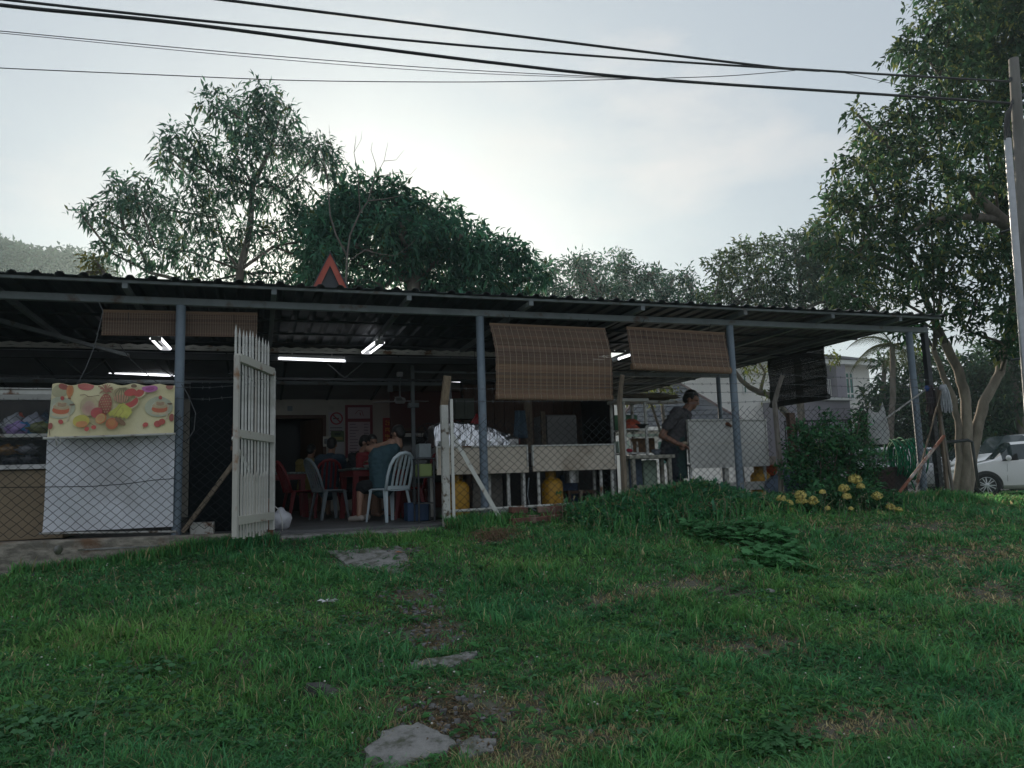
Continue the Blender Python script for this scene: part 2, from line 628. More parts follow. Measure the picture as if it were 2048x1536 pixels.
# small kerb at the foot of the right hand posts
b = MB()
b.box(9.2, 10.25, 9.05, 9.3, -0.1, 0.115)
tag(b.build('kerb_block', m_concrete, bevel=0.02), 'short concrete kerb at the foot of the right corner column', 'kerb')
# ------------------------------------------------------------------ the open shed
m_zinc = mat('zinc_sheet', (0.075, 0.083, 0.092), 0.6, 0.3, col2=(0.05, 0.056, 0.062), ns=2.0, dirt=(0.07, 0.05, 0.035), ds=3.0, dlo=0.58, dhi=0.75, spec=0.4)
m_steel = mat('painted_steel_grey', (0.22, 0.25, 0.26), 0.55, col2=(0.16, 0.185, 0.19), ns=3, dirt=(0.11, 0.065, 0.04), ds=3.5, dlo=0.58, dhi=0.70)
m_bluepipe = mat('blue_grey_pipe', (0.20, 0.25, 0.30), 0.55, col2=(0.15, 0.195, 0.24), ns=4, dirt=(0.12, 0.075, 0.05), ds=6, dlo=0.585, dhi=0.68, dstretch=(1, 1, .45))
m_darksteel = mat('dark_steel', (0.05, 0.055, 0.06), 0.6, col2=(0.035, 0.038, 0.04), ns=5)
m_white_worn = mat('worn_white_paint', (0.62, 0.62, 0.58), 0.6, col2=(0.50, 0.50, 0.46), ns=5, dirt=(0.16, 0.075, 0.035), ds=5, dlo=0.585, dhi=0.66)
m_cream = mat('cream_wall', (0.52, 0.50, 0.43), 0.85, col2=(0.43, 0.41, 0.35), ns=1.5, bump=0.1, dirt=(0.2, 0.18, 0.15), ds=2, dlo=0.6, dhi=0.8)
m_ceiling = mat('ceiling_panel', (0.30, 0.31, 0.33), 0.8, col2=(0.24, 0.25, 0.27), ns=2)
m_brownwood = mat('brown_wood', (0.12, 0.065, 0.04), 0.6, col2=(0.08, 0.042, 0.026), ns=6, stretch=(6, 6, .6), bump=0.15)
m_oldwood = mat('weathered_timber', (0.23, 0.18, 0.13), 0.85, col2=(0.12, 0.095, 0.07), ns=5, stretch=(9, 9, .8), bump=0.4, bs=30)
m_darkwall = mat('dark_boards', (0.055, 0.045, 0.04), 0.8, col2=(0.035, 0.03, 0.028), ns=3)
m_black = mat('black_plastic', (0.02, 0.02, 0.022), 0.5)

RZ = 2.885          # underside of the roof sheets at the front eave
XC = [-4.3, -0.86, 2.67, 6.38, 9.63]
shed = thing('open_shed', 'long low open eating shed with flat corrugated zinc roof on blue pipe columns', 'shed', (2.67, 9.3, 0.12))
# columns: one mesh, shared
b = MB()
b.tube([(0, 0, 0), (0, 0, 2.585)], 0.052, 14)
b.box(-.08, .08, -.08, .08, 0, .012)
me = b.mesh('column', m_bluepipe, 'auto')
for x in XC:
    c = obj('column', me, shed)
    c.location = (x, 9.3, 0.12)
# rear columns of the open end
for x, y in ((9.63, 14.6), (9.63, 19.6), (6.3, 19.6)):
    c = obj('column', me, shed)
    c.location = (x, y, 0.12)
    c.scale = (0.9, 0.9, 1.03)
b = MB()
b.box(9.975, 10.055, 9.33, 9.41, 0.02, 2.84)
b.build('corner_post', m_darksteel, shed)
# front beam
b = MB()
b.box(-7.9, 9.985, 9.26, 9.34, 2.706, 2.79)
b.build('beam', m_steel, shed, bevel=0.006)
b = MB()
b.box(6.0, 9.9, 14.56, 14.64, 2.72, 2.80)
b.build('beam', m_steel, shed)
b = MB()
b.box(-7.9, 6.1, 12.55, 12.65, 2.60, 2.70)
b.build('beam', m_darksteel, shed)
b = MB()
b.box(6.0, 9.9, 19.56, 19.64, 2.78, 2.86)
b.build('beam', m_steel, shed)
# rafters (their ends show under the eave)
def eave_x(px, py): return at(px, py, Y=8.95).x
RX = [eave_x(*p) for p in ((250, 574), (548, 588), (818, 603), (1062, 613), (1285, 623), (1490, 632), (1665, 640), (1800, 647))]
RX = [RX[0] - 2.6, RX[0] - 1.3] + RX
for x in RX:
    b = MB()
    ye = 12.58 if x < 6.1 else 19.9
    b.box(x - .028, x + .028, 8.93, ye, 2.793, 2.853)
    b.build('rafter', m_steel, shed)
# purlins
for y, xa in [(8.93, -7.9), (9.75, -7.9), (10.7, -7.9), (11.65, -7.9), (12.5, -7.9), (13.6, 6.12), (14.8, 6.12), (16.0, 6.12), (17.2, 6.12), (18.4, 6.12), (19.5, 6.12)]:
    b = MB()
    b.box(xa, 9.93, y, y + .045, 2.855, 2.884)
    b.build('purlin', m_steel if y < 9 else m_darksteel, shed)
# corrugated sheets, one object each
def sheet_mesh(y0, y1, wdt=0.88):
    prof = []
    p = wdt / 4
    for k in range(4):
        o = k * p
        prof += [(o, 0), (o + p * .52, 0), (o + p * .62, .026), (o + p * .70, .032), (o + p * .80, .032), (o + p * .88, .026), (o + p * .98, 0)]
    prof.append((wdt + .02, 0.0))
    b = MB()
    ysl = [y0, (y0 * 2 + y1) / 3, (y0 + 2 * y1) / 3, y1]
    lo = [[(x, y, z) for x, z in prof] for y in ysl]
    hi = [[(x, y, z + .004) for x, z in prof] for y in ysl]
    b.grid(lo)
    b.grid([list(reversed(r)) for r in hi])
    b.grid([[lo[0][i] for i in range(len(prof))][::-1], [hi[0][i] for i in range(len(prof))][::-1]])
    return b.mesh('roof_sheet', m_zinc, 0.5)
sA, sB = sheet_mesh(0, 3.78), sheet_mesh(0, 11.1)
x, i = 9.95 - 0.88 * 21, 0
while x < 9.5:
    o = obj('roof_sheet', sA if x < 5.9 else sB, shed)
    o.location = (x, 8.85 + RND.uniform(-.012, .012), RZ + (0.0045 if i % 2 else 0) + RND.uniform(0, .003))
    o.rotation_euler = (0, 0, RND.uniform(-.0006, .0006))
    x += 0.88
    i += 1
SHED_X1 = x
# gutter trim where the canopy meets the house roof
b = MB()
xs = np.arange(-7.9, 5.95, 0.11)
b.grid([[(x, 12.50, 2.755 + (.02 if i % 2 else 0)) for i, x in enumerate(xs)], [(x, 12.49, 2.80 + (.022 if i % 2 else 0)) for i, x in enumerate(xs)]])
b.box(-7.9, 5.95, 12.50, 12.54, 2.735, 2.765)
b.build('gutter', m_white_worn, shed)
# knee braces and bracing rods under the roof
b = MB()
b.bar((-3.55, 9.5, 2.76), (-1.85, 12.4, 2.62), .05, .05)
b.build('brace', m_steel, shed)
for x0 in (-2.9, -1.7, .9, 3.9):
    b = MB()
    b.bar((x0, 12.7, 2.72), (x0 + .42, 12.7, 2.36), .018, .018)
    b.bar((x0 + .42, 12.7, 2.36), (x0 + .84, 12.7, 2.72), .018, .018)
    b.build('truss_rod', m_darksteel, shed)
b = MB()
b.bar((-7, 12.72, 2.34), (6.0, 12.72, 2.34), .04, .04)
b.build('truss_chord', m_darksteel, shed)
p0 = at(780, 757, Y=14.2)
b = MB()
b.bar(p0 - Vector((0, 0, .25)), p0 + Vector((0, 0, .05)), .09, .06)
b.bar(p0, p0 + Vector((-.55, -.3, .36)), .07, .05)
b.bar(p0, p0 + Vector((.55, -.3, .36)), .07, .05)
b.build('brace', m_steel, shed)

# ------------------------------------------------------------------ the house behind the canopy
house = thing('shop_house', 'low cream walled shop house behind the eating shed with sloping ceiling', 'house', (0, 16, 0.12))
def wall_with_hole(x0, x1, y0, y1, z0, z1, hx0, hx1, hz):
    b = MB()
    b.box(x0, hx0, y0, y1, z0, z1)
    b.box(hx1, x1, y0, y1, z0, z1)
    b.box(hx0, hx1, y0, y1, hz, z1)
    return b
dx0, dx1 = at(548, 835, Y=16).x - .12, at(652, 840, Y=16).x
wall_with_hole(-8, 2.72, 16, 16.15, .12, 2.37, dx0, dx1, 2.02).build('wall', m_cream, house)
b = MB(); b.box(dx0 - .5, dx1 + .5, 17.0, 17.1, .12, 2.5); b.box(dx0 - .6, dx0 - .5, 16.151, 17.1, .12, 2.5); b.box(dx1 + .5, dx1 + .6, 16.151, 17.1, .12, 2.5); b.box(dx0 - .6, dx1 + .6, 16.151, 17.1, 2.38, 2.45); b.build('inner_wall', m_black, house)  # room behind the door coloured black, its darkness put into the colour
b = MB()
b.box(dx0, dx0 + .06, 15.97, 16.1, .12, 1.98); b.box(dx1 - .06, dx1, 15.97, 16.1, .12, 1.98); b.box(dx0, dx1, 15.97, 16.1, 1.98, 2.05)
b.build('door_frame', m_brownwood, house)
b = MB(); b.bar((dx1 - .07, 16.0, 1.05), (dx1 - .45, 16.75, 1.05), .04, 1.86)
dl = b.build('door', m_brownwood, house)
b = MB(); b.ball((dx1 - .38, 16.5, 1.05), .03, 8); b.build('door_knob', m_steel, dl, smooth=True)
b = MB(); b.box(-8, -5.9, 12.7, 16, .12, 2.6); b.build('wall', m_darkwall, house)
# grey pillar and dark recess to the right of the menu board
b = MB(); b.box(2.72, 2.86, 15.9, 16.15, .12, 2.4); b.build('pillar', m_ceiling, house)
b = MB(); b.box(2.95, 3.55, 16.0, 16.1, .12, 2.37); b.build('wall', m_cream, house)
# sloping ceiling panels with dark cover strips
def ceil_z(y): return 2.72 + (y - 12.65) / (16 - 12.65) * (2.375 - 2.72)
k = 0
x = -5.9
while x < 5.9:
    b = MB()
    x1 = min(x + .9, 6.0)
    ya, yb = 12.66, 16.15
    b.add([(x + .012, ya, ceil_z(ya)), (x1 - .012, ya, ceil_z(ya)), (x1 - .012, yb, ceil_z(yb)), (x + .012, yb, ceil_z(yb)),
           (x + .012, ya, ceil_z(ya) + .012), (x1 - .012, ya, ceil_z(ya) + .012), (x1 - .012, yb, ceil_z(yb) + .012), (x + .012, yb, ceil_z(yb) + .012)],
          [(0, 3, 2, 1), (4, 5, 6, 7), (0, 1, 5, 4), (2, 3, 7, 6), (1, 2, 6, 5), (3, 0, 4, 7)])
    b.build('ceiling_panel', m_ceiling, house)
    b = MB()
    b.bar((x1, ya, ceil_z(ya) - .012), (x1, yb, ceil_z(yb) - .012), .04, .02)
    b.build('ceiling_batten', m_darksteel, house)
    x += .9
b = MB(); b.box(-8, 6.0, 14.2, 14.26, 2.44, 2.5); b.build('ceiling_beam', m_steel, house)
# house roof above
b = MB()
b.add([(-8, 12.62, 2.93), (6.05, 12.62, 2.93), (6.05, 17, 2.6), (-8, 17, 2.6), (-8, 12.62, 2.95), (6.05, 12.62, 2.95), (6.05, 17, 2.62), (-8, 17, 2.62)],
      [(0, 3, 2, 1), (4, 5, 6, 7), (0, 1, 5, 4), (1, 2, 6, 5), (2, 3, 7, 6), (3, 0, 4, 7)])
b.build('roof', m_zinc, house)
# kitchen part: boards behind and the end wall
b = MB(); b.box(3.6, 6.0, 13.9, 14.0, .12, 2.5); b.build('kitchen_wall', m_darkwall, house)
kx = 3.62
while kx < 5.95:
    b = MB()
    b.box(kx, kx + .19, 13.87 - RND.uniform(0, .008), 13.899, .12, 2.42)
    b.build('board', m_brownwood, house)
    kx += .2
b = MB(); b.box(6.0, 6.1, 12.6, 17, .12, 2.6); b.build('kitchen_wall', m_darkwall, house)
# pale window frame and red brown shelf board right of the plaque
wx0, wx1 = at(795, 870, Y=15).x, at(900, 870, Y=15).x
zt, zb = at(840, 866, Y=15).z, at(840, 935, Y=15).z
wf = MB()
wf.box(wx0, wx0 + .07, 15, 15.08, zb - .3, zt); wf.box(wx1 - .06, wx1, 15, 15.08, zb - .3, zt); wf.box(wx0, wx1, 15, 15.08, zt - .07, zt)
pf = wf.build('window_frame', m_white_worn, house)
b = MB(); b.box(wx0 + .07, wx1 - .06, 15.03, 15.05, zb - .3, zt - .07)
b.build('pane', mat('dim_glass', (0.03, 0.035, 0.035), 0.08), pf)
b = MB(); b.box(wx0 - .1, wx1 + .4, 15.2, 15.3, .12, 2.45); b.build('recess_wall', mat('dark_red_boards', (0.10, 0.035, 0.03), 0.7), house)
b = MB(); b.box(wx0 - .05, wx1 + .3, 14.95, 15.15, zt + .04, zt + .10); b.build('shelf_board', m_brownwood, house)
# pale post and conduit in the hall
px_ = at(825, 760, Y=13.2)
b = MB()
b.box(px_.x - .03, px_.x + .03, 13.17, 13.23, .12, 2.66)
b.box(px_.x - .09, px_.x + .09, 13.12, 13.24, 1.92, 2.0)
b.build('post', m_steel, house)
b = MB(); b.bar((px_.x, 13.2, 2.55), (px_.x + 3, 13.2, 2.55), .035, .035); b.build('conduit', m_steel, house)

# red bargeboard gablet on the roof
gl = at(626, 573, Y=12.3); gr = at(694, 576, Y=12.3); ga = at(661, 508, Y=12.3)
m_red = mat('red_paint', (0.50, 0.10, 0.06), 0.55, col2=(0.42, 0.08, 0.05), ns=6)
m_dkpanel = mat('dark_panel', (0.05, 0.055, 0.06), 0.7)
gab = thing('roof_gablet', 'small steep gablet with orange red bargeboards on the zinc roof', 'gablet', (ga.x, 12.3, 2.95))
cx_, zb_, za_ = (gl.x + gr.x) / 2, (gl.z + gr.z) / 2, ga.z
hw = (gr.x - gl.x) / 2
for sgn in (-1, 1):
    b = MB()
    wv = .085
    b.prism([(cx_ + sgn * hw, 12.28, zb_), (cx_, 12.28, za_), (cx_, 12.28, za_ - .19), (cx_ + sgn * (hw - wv - .02), 12.28, zb_)], (0, .03, 0))
    b.build('bargeboard', m_red, gab)
    b = MB()
    b.prism([(cx_ + sgn * (hw + .03), 12.26, zb_ - .03), (cx_, 12.26, za_ + .035), (cx_, 12.26, za_ + .01), (cx_ + sgn * (hw + .01), 12.26, zb_ - .04)], (0, 1.0, 0))
    b.build('gablet_roof', m_zinc, gab)
b = MB()
b.prism([(cx_ - hw * .86, 12.32, 2.96), (cx_ + hw * .86, 12.32, 2.96), (cx_ + hw * .86, 12.32, zb_), (cx_, 12.32, za_ - .03), (cx_ - hw * .86, 12.32, zb_)], (0, .9, 0))
b.build('gablet_body', m_dkpanel, gab)

# ------------------------------------------------------------------ fluorescent lamps
m_tube = emit_mat('fluorescent_tube', (0.93, 0.95, 1.0), 1.7)
m_fit = mat('lamp_fitting', (0.6, 0.6, 0.6), 0.5)
def lamp(p, q, n, label):
    p, q = Vector(p), Vector(q)
    t = thing('fluorescent_lamp', label, 'lamp', (p + q) / 2, 0, 'fluorescent lamps under the roof')
    d = (q - p).normalized()
    sx = d.cross(Vector((0, 0, 1))).normalized()
    b = MB()
    b.bar(p + Vector((0, 0, .045)), q + Vector((0, 0, .045)), .05, .04)
    for e in (p, q):
        b.bar(e + Vector((0, 0, -.03)), e + Vector((0, 0, .03)), .03 if n == 1 else .14, .015)
    top = 2.80 if p.y < 12.4 else ceil_z(max(p.y, q.y)) + .0
    for k in (.2, .8):
        e = p.lerp(q, k)
        b.bar(e + Vector((0, 0, .06)), Vector((e.x, e.y, max(top, e.z + .08))), .012, .012)
    b.build('fitting', m_fit, t)
    for k in range(n):
        o = sx * ((k - (n - 1) / 2) * .13)
        b = MB()
        b.tube([p + o, q + o], .017, 8)
        b.build('tube', m_tube, t, 'auto')
def lm(a, c, z, n, label): lamp(at(*a, Z=z), at(*c, Z=z), n, label)
lamp(at(218, 745, Y=14.0), at(355, 752, Y=14.0), 1, 'long lit tube lamp under the sloping ceiling above the fruit banner')
lm((312, 677), (331, 697), 2.72, 2, 'pair of short lit tubes under the left bamboo blind')
lamp(at(557, 717, Y=12.42), at(690, 722, Y=12.42), 1, 'long lit tube lamp along the gutter above the gate opening')
lm((759, 685), (733, 705), 2.72, 2, 'slanting pair of lit tubes in the middle of the roof')
lamp(at(872, 761, Y=14.4), at(981, 765, Y=14.4), 1, 'lit tube lamp behind the white gate post')
lm((1237, 718), (1262, 710), 2.72, 1, 'short lit tube lamp between the two brown bamboo blinds')

# ceiling fan and hanging shade
cf = at(800, 802, Y=13.6)
t = thing('ceiling_fan', 'pale ceiling fan on a thin rod over the hall', 'fan', (cf.x, cf.y, cf.z))
b = MB(); b.tube([(cf.x, cf.y, cf.z), (cf.x, cf.y, 2.6)], .014, 6); b.build('rod', m_steel, t)
b = MB(); b.lathe([(.02, .07), (.09, .05), (.11, 0), (.08, -.04), (.01, -.05)], cf, 12); b.build('motor', m_fit, t, True)
b = MB(); b.box(cf.x - .05, cf.x + .05, cf.y - .05, cf.y + .05, 2.52, 2.6); b.build('canopy_cap', m_fit, t)
for k in range(3):
    a = k * 2 * pi / 3 + .3
    b = MB(); b.bar(cf + Vector((cos(a) * .1, sin(a) * .1, 0)), cf + Vector((cos(a) * .55, sin(a) * .55, .01)), .12, .008); b.build('blade', m_fit, t)

# ------------------------------------------------------------------ things on the back wall
def flat(name, label, cat, x0, x1, z0, z1, y, m, th=.012, group=None):
    t = thing(name, label, cat, ((x0 + x1) / 2, y, z0), 0, group)
    b = MB(); b.box(x0, x1, y - th, y, z0, z1); b.build('board', m, t)
    return t
m_print = mat('printed', (.5, .5, .5), 0.6, attr=True, col2=(1, 1, 1), ns=2.5)
def wp(px, py): return at(px, py, Y=15.985)
a, c = wp(657, 824), wp(688, 925)
t = flat('no_smoking_notice', 'pale notice with a round no smoking sign left of the menu board', 'notice', a.x, c.x, c.z, a.z, 15.995, mat('notice_paper', (.46, .46, .46), .8))
pc = wp(673, 837)
b = MB()
n = 20
for i in range(n):
    u0, u1 = 2 * pi * i / n, 2 * pi * (i + 1) / n
    b.add([(pc.x + r_ * cos(u), 15.98, pc.z + r_ * sin(u)) for r_, u in ((.10, u0), (.13, u0), (.13, u1), (.10, u1))], [(0, 3, 2, 1)], (.35, .03, .04))
b.add([(pc.x - .09, 15.9795, pc.z + .07), (pc.x - .07, 15.9795, pc.z + .09), (pc.x + .09, 15.9795, pc.z - .07), (pc.x + .07, 15.9795, pc.z - .09)], [(0, 1, 2, 3)], (.35, .03, .04))
b.box(pc.x - .07, pc.x + .05, 15.9805, 15.983, pc.z - .012, pc.z + .012, (.06, .06, .06))
for k in range(3):
    b.box(a.x + .03, c.x - .03, 15.98, 15.982, pc.z - .2 - k * .06, pc.z - .18 - k * .06, (.16, .12, .14))
pic = wp(675, 872)
b.box(pic.x - .13, pic.x + .13, 15.978, 15.982, pic.z - .12, pic.z + .1, (.10, .14, .06))
b.box(pic.x - .09, pic.x + .1, 15.975, 15.9775, pic.z - .08, pic.z - .02, (.32, .28, .10))
b.box(pic.x - .06, pic.x + .06, 15.9745, 15.9772, pic.z + .01, pic.z + .06, (.03, .05, .03))
b.build('print', m_print, t)
a, c = wp(692, 812), wp(744, 915)
t = flat('menu_board', 'tall pale menu board with red frame and price columns', 'menu board', a.x, c.x, c.z, a.z, 15.995, mat('menu_paper', (.50, .42, .44), .7))
b = MB()
b.box(a.x - .02, a.x + .035, 15.972, 15.9825, c.z, a.z); b.box(c.x - .035, c.x + .02, 15.972, 15.9825, c.z, a.z); b.box(a.x - .02, c.x + .02, 15.97, 15.9826, a.z - .03, a.z + .02)
zz = wp(720, 840).z
b.box(a.x + .035, c.x - .035, 15.972, 15.9827, zz - .04, zz + .03)
b.build('frame', mat('menu_red', (.20, .04, .05), .6), t)
b = MB()
for k in range(11):
    z_ = zz - .1 - k * .062
    b.box(a.x + .07, a.x + .07 + RND.uniform(.12, .2), 15.98, 15.982, z_, z_ + .022, (.25, .2, .22))
    b.box(a.x + .36, a.x + .40 + RND.uniform(.04, .09), 15.98, 15.982, z_, z_ + .022, (.25, .2, .22))
mid = wp(720, 826)
b.tube([(mid.x - .1, 15.98, mid.z - .02), (mid.x - .04, 15.98, mid.z + .05), (mid.x + .04, 15.98, mid.z + .04), (mid.x + .07, 15.98, mid.z - .06)], .007, 4, col=(.3, .05, .06))
b.tube([(mid.x, 15.98, mid.z + .01), (mid.x + .01, 15.98, mid.z - .05)], .01, 4, col=(.3, .05, .06))
b.build('print', m_print, t)
# red plaque with gold characters
a, c = at(768, 836, Y=15.9), at(780, 884, Y=15.9)
t = thing('wall_plaque', 'narrow red plaque with gold characters beside the menu board', 'plaque', ((a.x + c.x) / 2, 15.9, c.z))
b = MB(); b.box(a.x - .03, c.x + .04, 15.86, 15.9, c.z, a.z); b.build('board', mat('plaque_red', (.34, .04, .03), .5), t)
b = MB()
for k in range(4):
    z0 = a.z - .1 - k * .145
    x0 = (a.x + c.x) / 2 + .005
    for (u1, v1, u2, v2) in (((-.045, .03, .0, .03), (-.02, .05, -.035, -.05), (-.045, -.03, -.005, -.05), (.0, .0, .05, .0), (.03, .05, .03, -.05), (.01, -.03, .03, -.05)),
                             ((-.05, .02, .05, .03), (-.03, .05, -.04, -.05), (.0, .05, .03, -.05), (-.05, -.01, .05, -.01), (.05, -.03, .03, -.05)),
                             ((-.04, .03, .04, .03), (-.05, 0, .05, 0), (-.05, -.05, .05, -.05), (0, .055, 0, -.05), (-.035, .05, -.05, .015)),
                             ((-.045, .05, -.045, -.03), (-.045, .05, -.01, .05), (-.01, .05, -.01, -.03), (-.03, .02, -.05, -.055), (.0, .02, .05, .02), (.03, .05, .03, -.05), (.03, .01, .005, -.03)))[k]:
        b.bar((x0 + u1, 15.857, z0 + v1), (x0 + u2, 15.857, z0 + v2), .006, .012)
b.build('character', mat('gold_paint', (.75, .42, .10), .45, .3), t)
# switch box, socket, air vent marks
a, c = wp(646, 873), wp(659, 893)
t = flat('switch_box', 'small white switch box beside the brown door frame', 'switch', a.x, c.x, c.z, a.z, 15.995, mat('switch_white', (.6, .58, .5), .5), .05)
b = MB(); b.box(a.x + .02, c.x - .04, 15.935, 15.944, c.z + .05, a.z - .05); b.build('switch_key', m_steel, t)
a = wp(580, 817)
flat('wall_vent', 'small grey square vent high on the cream wall', 'vent', a.x - .05, a.x + .05, a.z - .05, a.z + .05, 15.995, m_steel)
# ------------------------------------------------------------------ wire fence
m_wire = mat('fence_wire', (0.025, 0.028, 0.03), 0.8, spec=.1)
m_barb = mat('barbed_wire', (0.12, 0.125, 0.13), 0.55, 0.4)
m_post_white = mat('white_post', (0.50, 0.50, 0.47), 0.75, col2=(0.38, 0.375, 0.34), ns=4, bump=0.3, bs=40, dirt=(0.10, 0.07, 0.045), ds=9, dlo=0.56, dhi=0.64)
m_post_grey = mat('grey_post', (0.22, 0.20, 0.175), 0.85, col2=(0.12, 0.105, 0.09), ns=6, stretch=(6, 6, 1), bump=0.4, bs=35)

def chain_link(x0, x1, zlo, zhi, y, a=.108, h=.096, seed=1, r=.003):
    """diamond mesh of zigzag wires; zlo, zhi functions of x"""
    rr = random.Random(seed)
    jit = {}
    def node(i, j):
        if (i, j) not in jit:
            jit[(i, j)] = (rr.uniform(-.006, .006), rr.uniform(-.012, .012), rr.uniform(-.006, .006))
        u = jit[(i, j)]
        return Vector((x0 + i * a / 2 + u[0], y + u[1] + .012 * sin((x0 + i * a / 2) * 2.1) , j * h / 2 + u[2]))
    b = MB()
    ni = int((x1 - x0) / (a / 2))
    for i in range(ni):
        xx = x0 + i * a / 2
        j0, j1 = int(math.ceil(zlo(xx) / (h / 2))), int(math.floor(zhi(xx) / (h / 2)))
        for j in range(j0, j1 + 1):
            if (i + j) % 2: continue
            for dj in (1, -1):
                if j0 <= j + dj <= j1 + 1:
                    p, q = node(i, j), node(i + 1, j + dj)
                    b.tube([p, q], r, 3, False)
    return b

def barbed(b, pts, sag=.015, step=.13, seed=2):
    rr = random.Random(seed)
    path = []
    for p, q in zip(pts[:-1], pts[1:]):
        p, q = Vector(p), Vector(q)
        n = max(2, int((q - p).length / .4))
        for k in range(n):
            t = k / n
            path.append(p.lerp(q, t) - Vector((0, 0, sag * 4 * t * (1 - t))) + Vector((0, rr.uniform(-.006, .006), rr.uniform(-.006, .006))))
    path.append(Vector(pts[-1]))
    b.tube(path, .0026, 4, False)
    L = 0
    for p, q in zip(path[:-1], path[1:]):
        d = q - p
        k = 0
        while k < d.length:
            c = p + d * (k / d.length)
            for s in (1, -1):
                v = Vector((rr.uniform(-.6, .6), rr.uniform(-1, 1), s)).normalized() * .02
                b.tube([c - v, c + v], .0017, 3, False)
            k += step
    return b

fl = thing('wire_fence', 'diamond wire fence on the low wall left of the gate', 'fence', (-2.4, 9.1, 0.15))
o = chain_link(-6.5, -0.06, lambda x: .17, lambda x: 1.50 + .03 * sin(x * 3), 9.1, seed=4).build('wire_mesh', m_wire, fl)
o['kind'] = 'stuff'
for k, (z0, z1) in enumerate(((1.83, 1.80), (1.73, 1.745), (1.61, 1.62))):
    barbed(MB(), [(-6.5, 9.1, z0 + .03), (-2.2, 9.1, z0), (-.86, 9.1, z1), (-.2, 9.1, z1 + .03)], seed=k).build('barbed_wire', m_barb, fl)
b = MB(); b.tube([at(0, 975, Y=9.12), at(180, 973, Y=9.12), at(250, 968, Y=9.12), at(310, 960, Y=9.12), at(350, 957, Y=9.12)], .004, 4); b.build('tension_wire', m_wire, fl)
b = MB(); b.bar((-6.4, 9.1, .15), (-6.4, 9.1, 1.9), .08, .08); b.build('post', m_post_white, fl)
# leaning timber stay behind the left mesh
b = MB(); b.bar(at(366, 1064, Y=9.22), at(478, 912, Y=9.05), .035, .045)
tag(b.build('timber_stay', m_oldwood), 'leaning brown timber stay running from the low wall up to the white gate', 'timber')

fr = thing('wire_fence', 'diamond wire fence with barbed top strands right of the gate opening', 'fence', (6.0, 9.1, 0.15))
POSTX = [2.13, 4.49, 6.9, 9.93]
# white gate post with cranked brown top
b = MB(); b.box(2.085, 2.175, 9.06, 9.14, -0.05, 1.55)
b.build('post', m_post_white, fr, bevel=.008, label='white square post with rust spots at the gate opening')
b = MB(); b.bar((2.13, 9.1, 1.545), (2.165, 9.04, 1.90), .085, .07)
b.build('post_head', mat('brown_post_head', (.26, .20, .13), .8, col2=(.14, .10, .065), ns=7, stretch=(6, 6, 1), bump=.3), fr)
b = MB(); b.box(2.20, 2.235, 9.07, 9.11, 0.02, 1.62); b.build('post_angle', m_white_worn, fr)
def rpost(x, ztop, kx, kz, m, lab, w=.07):
    b = MB()
    g = float(gz(x, 9.1))
    zk = ztop - .33
    b.tube([(x - .012, 9.1, g - .2), (x + .01, 9.1, g + .5), (x - .004, 9.1, zk)], [w * .62, w * .6, w * .58], 6)
    b.tube([(x - .004, 9.1, zk - .02), (x + kx * .5, 9.06, zk + kz * .5), (x + kx, 9.0, zk + kz)], [w * .58, w * .5, w * .48], 6)
    b.build('post', m, fr, .6, label=lab)
rpost(4.49, 1.93, .01, .33, m_oldwood, 'weathered brown timber post beside the large bamboo blind')
rpost(6.9, 1.93, .09, .36, m_post_grey, 'pale lichen covered post with a cranked head', .065)
b = MB(); b.box(9.86, 9.91, 9.09, 9.13, -0.02, 1.78); b.build('post', m_oldwood, fr, label='thin dark timber post near the right end')
b = MB(); b.bar((9.98, 9.09, -.02), (9.86, 9.11, 1.83), .03, .03); b.bar((10.03, 9.12, -.02), (9.90, 9.14, 1.80), .022, .022); b.build('post', m_post_grey, fr, label='pair of leaning pale poles at the right end')
gzl = lambda x: float(gz(x, 9.1)) + .02
for k, (xa, xb) in enumerate(zip(POSTX[:-1], POSTX[1:])):
    top = (lambda x: 1.37 + .02 * sin(x * 5)) if k == 0 else ((lambda x: 1.50 + .03 * sin(x * 4)) if k == 1 else (lambda x: 1.52 + .05 * sin(x * 3)))
    o = chain_link(xa + .06, xb - .05, gzl, top, 9.1, seed=10 + k).build('wire_mesh', m_wire, fr)
    o['kind'] = 'stuff'
for k, z in enumerate((1.62, 1.78)):
    barbed(MB(), [(2.15, 9.08, z - .03), (4.49, 9.08, z)], seed=20 + k).build('barbed_wire', m_barb, fr)
for k, z in enumerate((1.60, 1.74, 1.86, 1.98)):
    barbed(MB(), [(4.5, 9.06, z - .03), (6.95, 9.06, z)], seed=30 + k).build('barbed_wire', m_barb, fr)
for k, (za, zb_) in enumerate(((1.98, 1.93), (1.84, 1.82), (1.68, 1.66), (1.45, 1.60))):
    barbed(MB(), [(6.95, 9.06, za), (9.9, 9.1, zb_)], seed=40 + k).build('barbed_wire', m_barb, fr)
# bottom rail
p0, p1 = at(893, 1023, Y=9.15), at(1162, 1007, Y=9.15)
b = MB(); b.tube([p0, p1], .018, 8); b.build('bottom_rail', m_white_worn, fr, 'auto')
b = MB(); b.bar(at(1162, 980, Y=9.16), at(1163, 1030, Y=9.16), .03, .03); b.build('rail_foot', m_oldwood, fr)
# stay of the gate post
b = MB(); b.bar(at(893, 850, Y=9.14), at(1002, 1040, Y=9.0), .035, .05)
tag(b.build('timber_stay', m_white_worn), 'white painted diagonal stay between the gate post and the grass', 'timber')

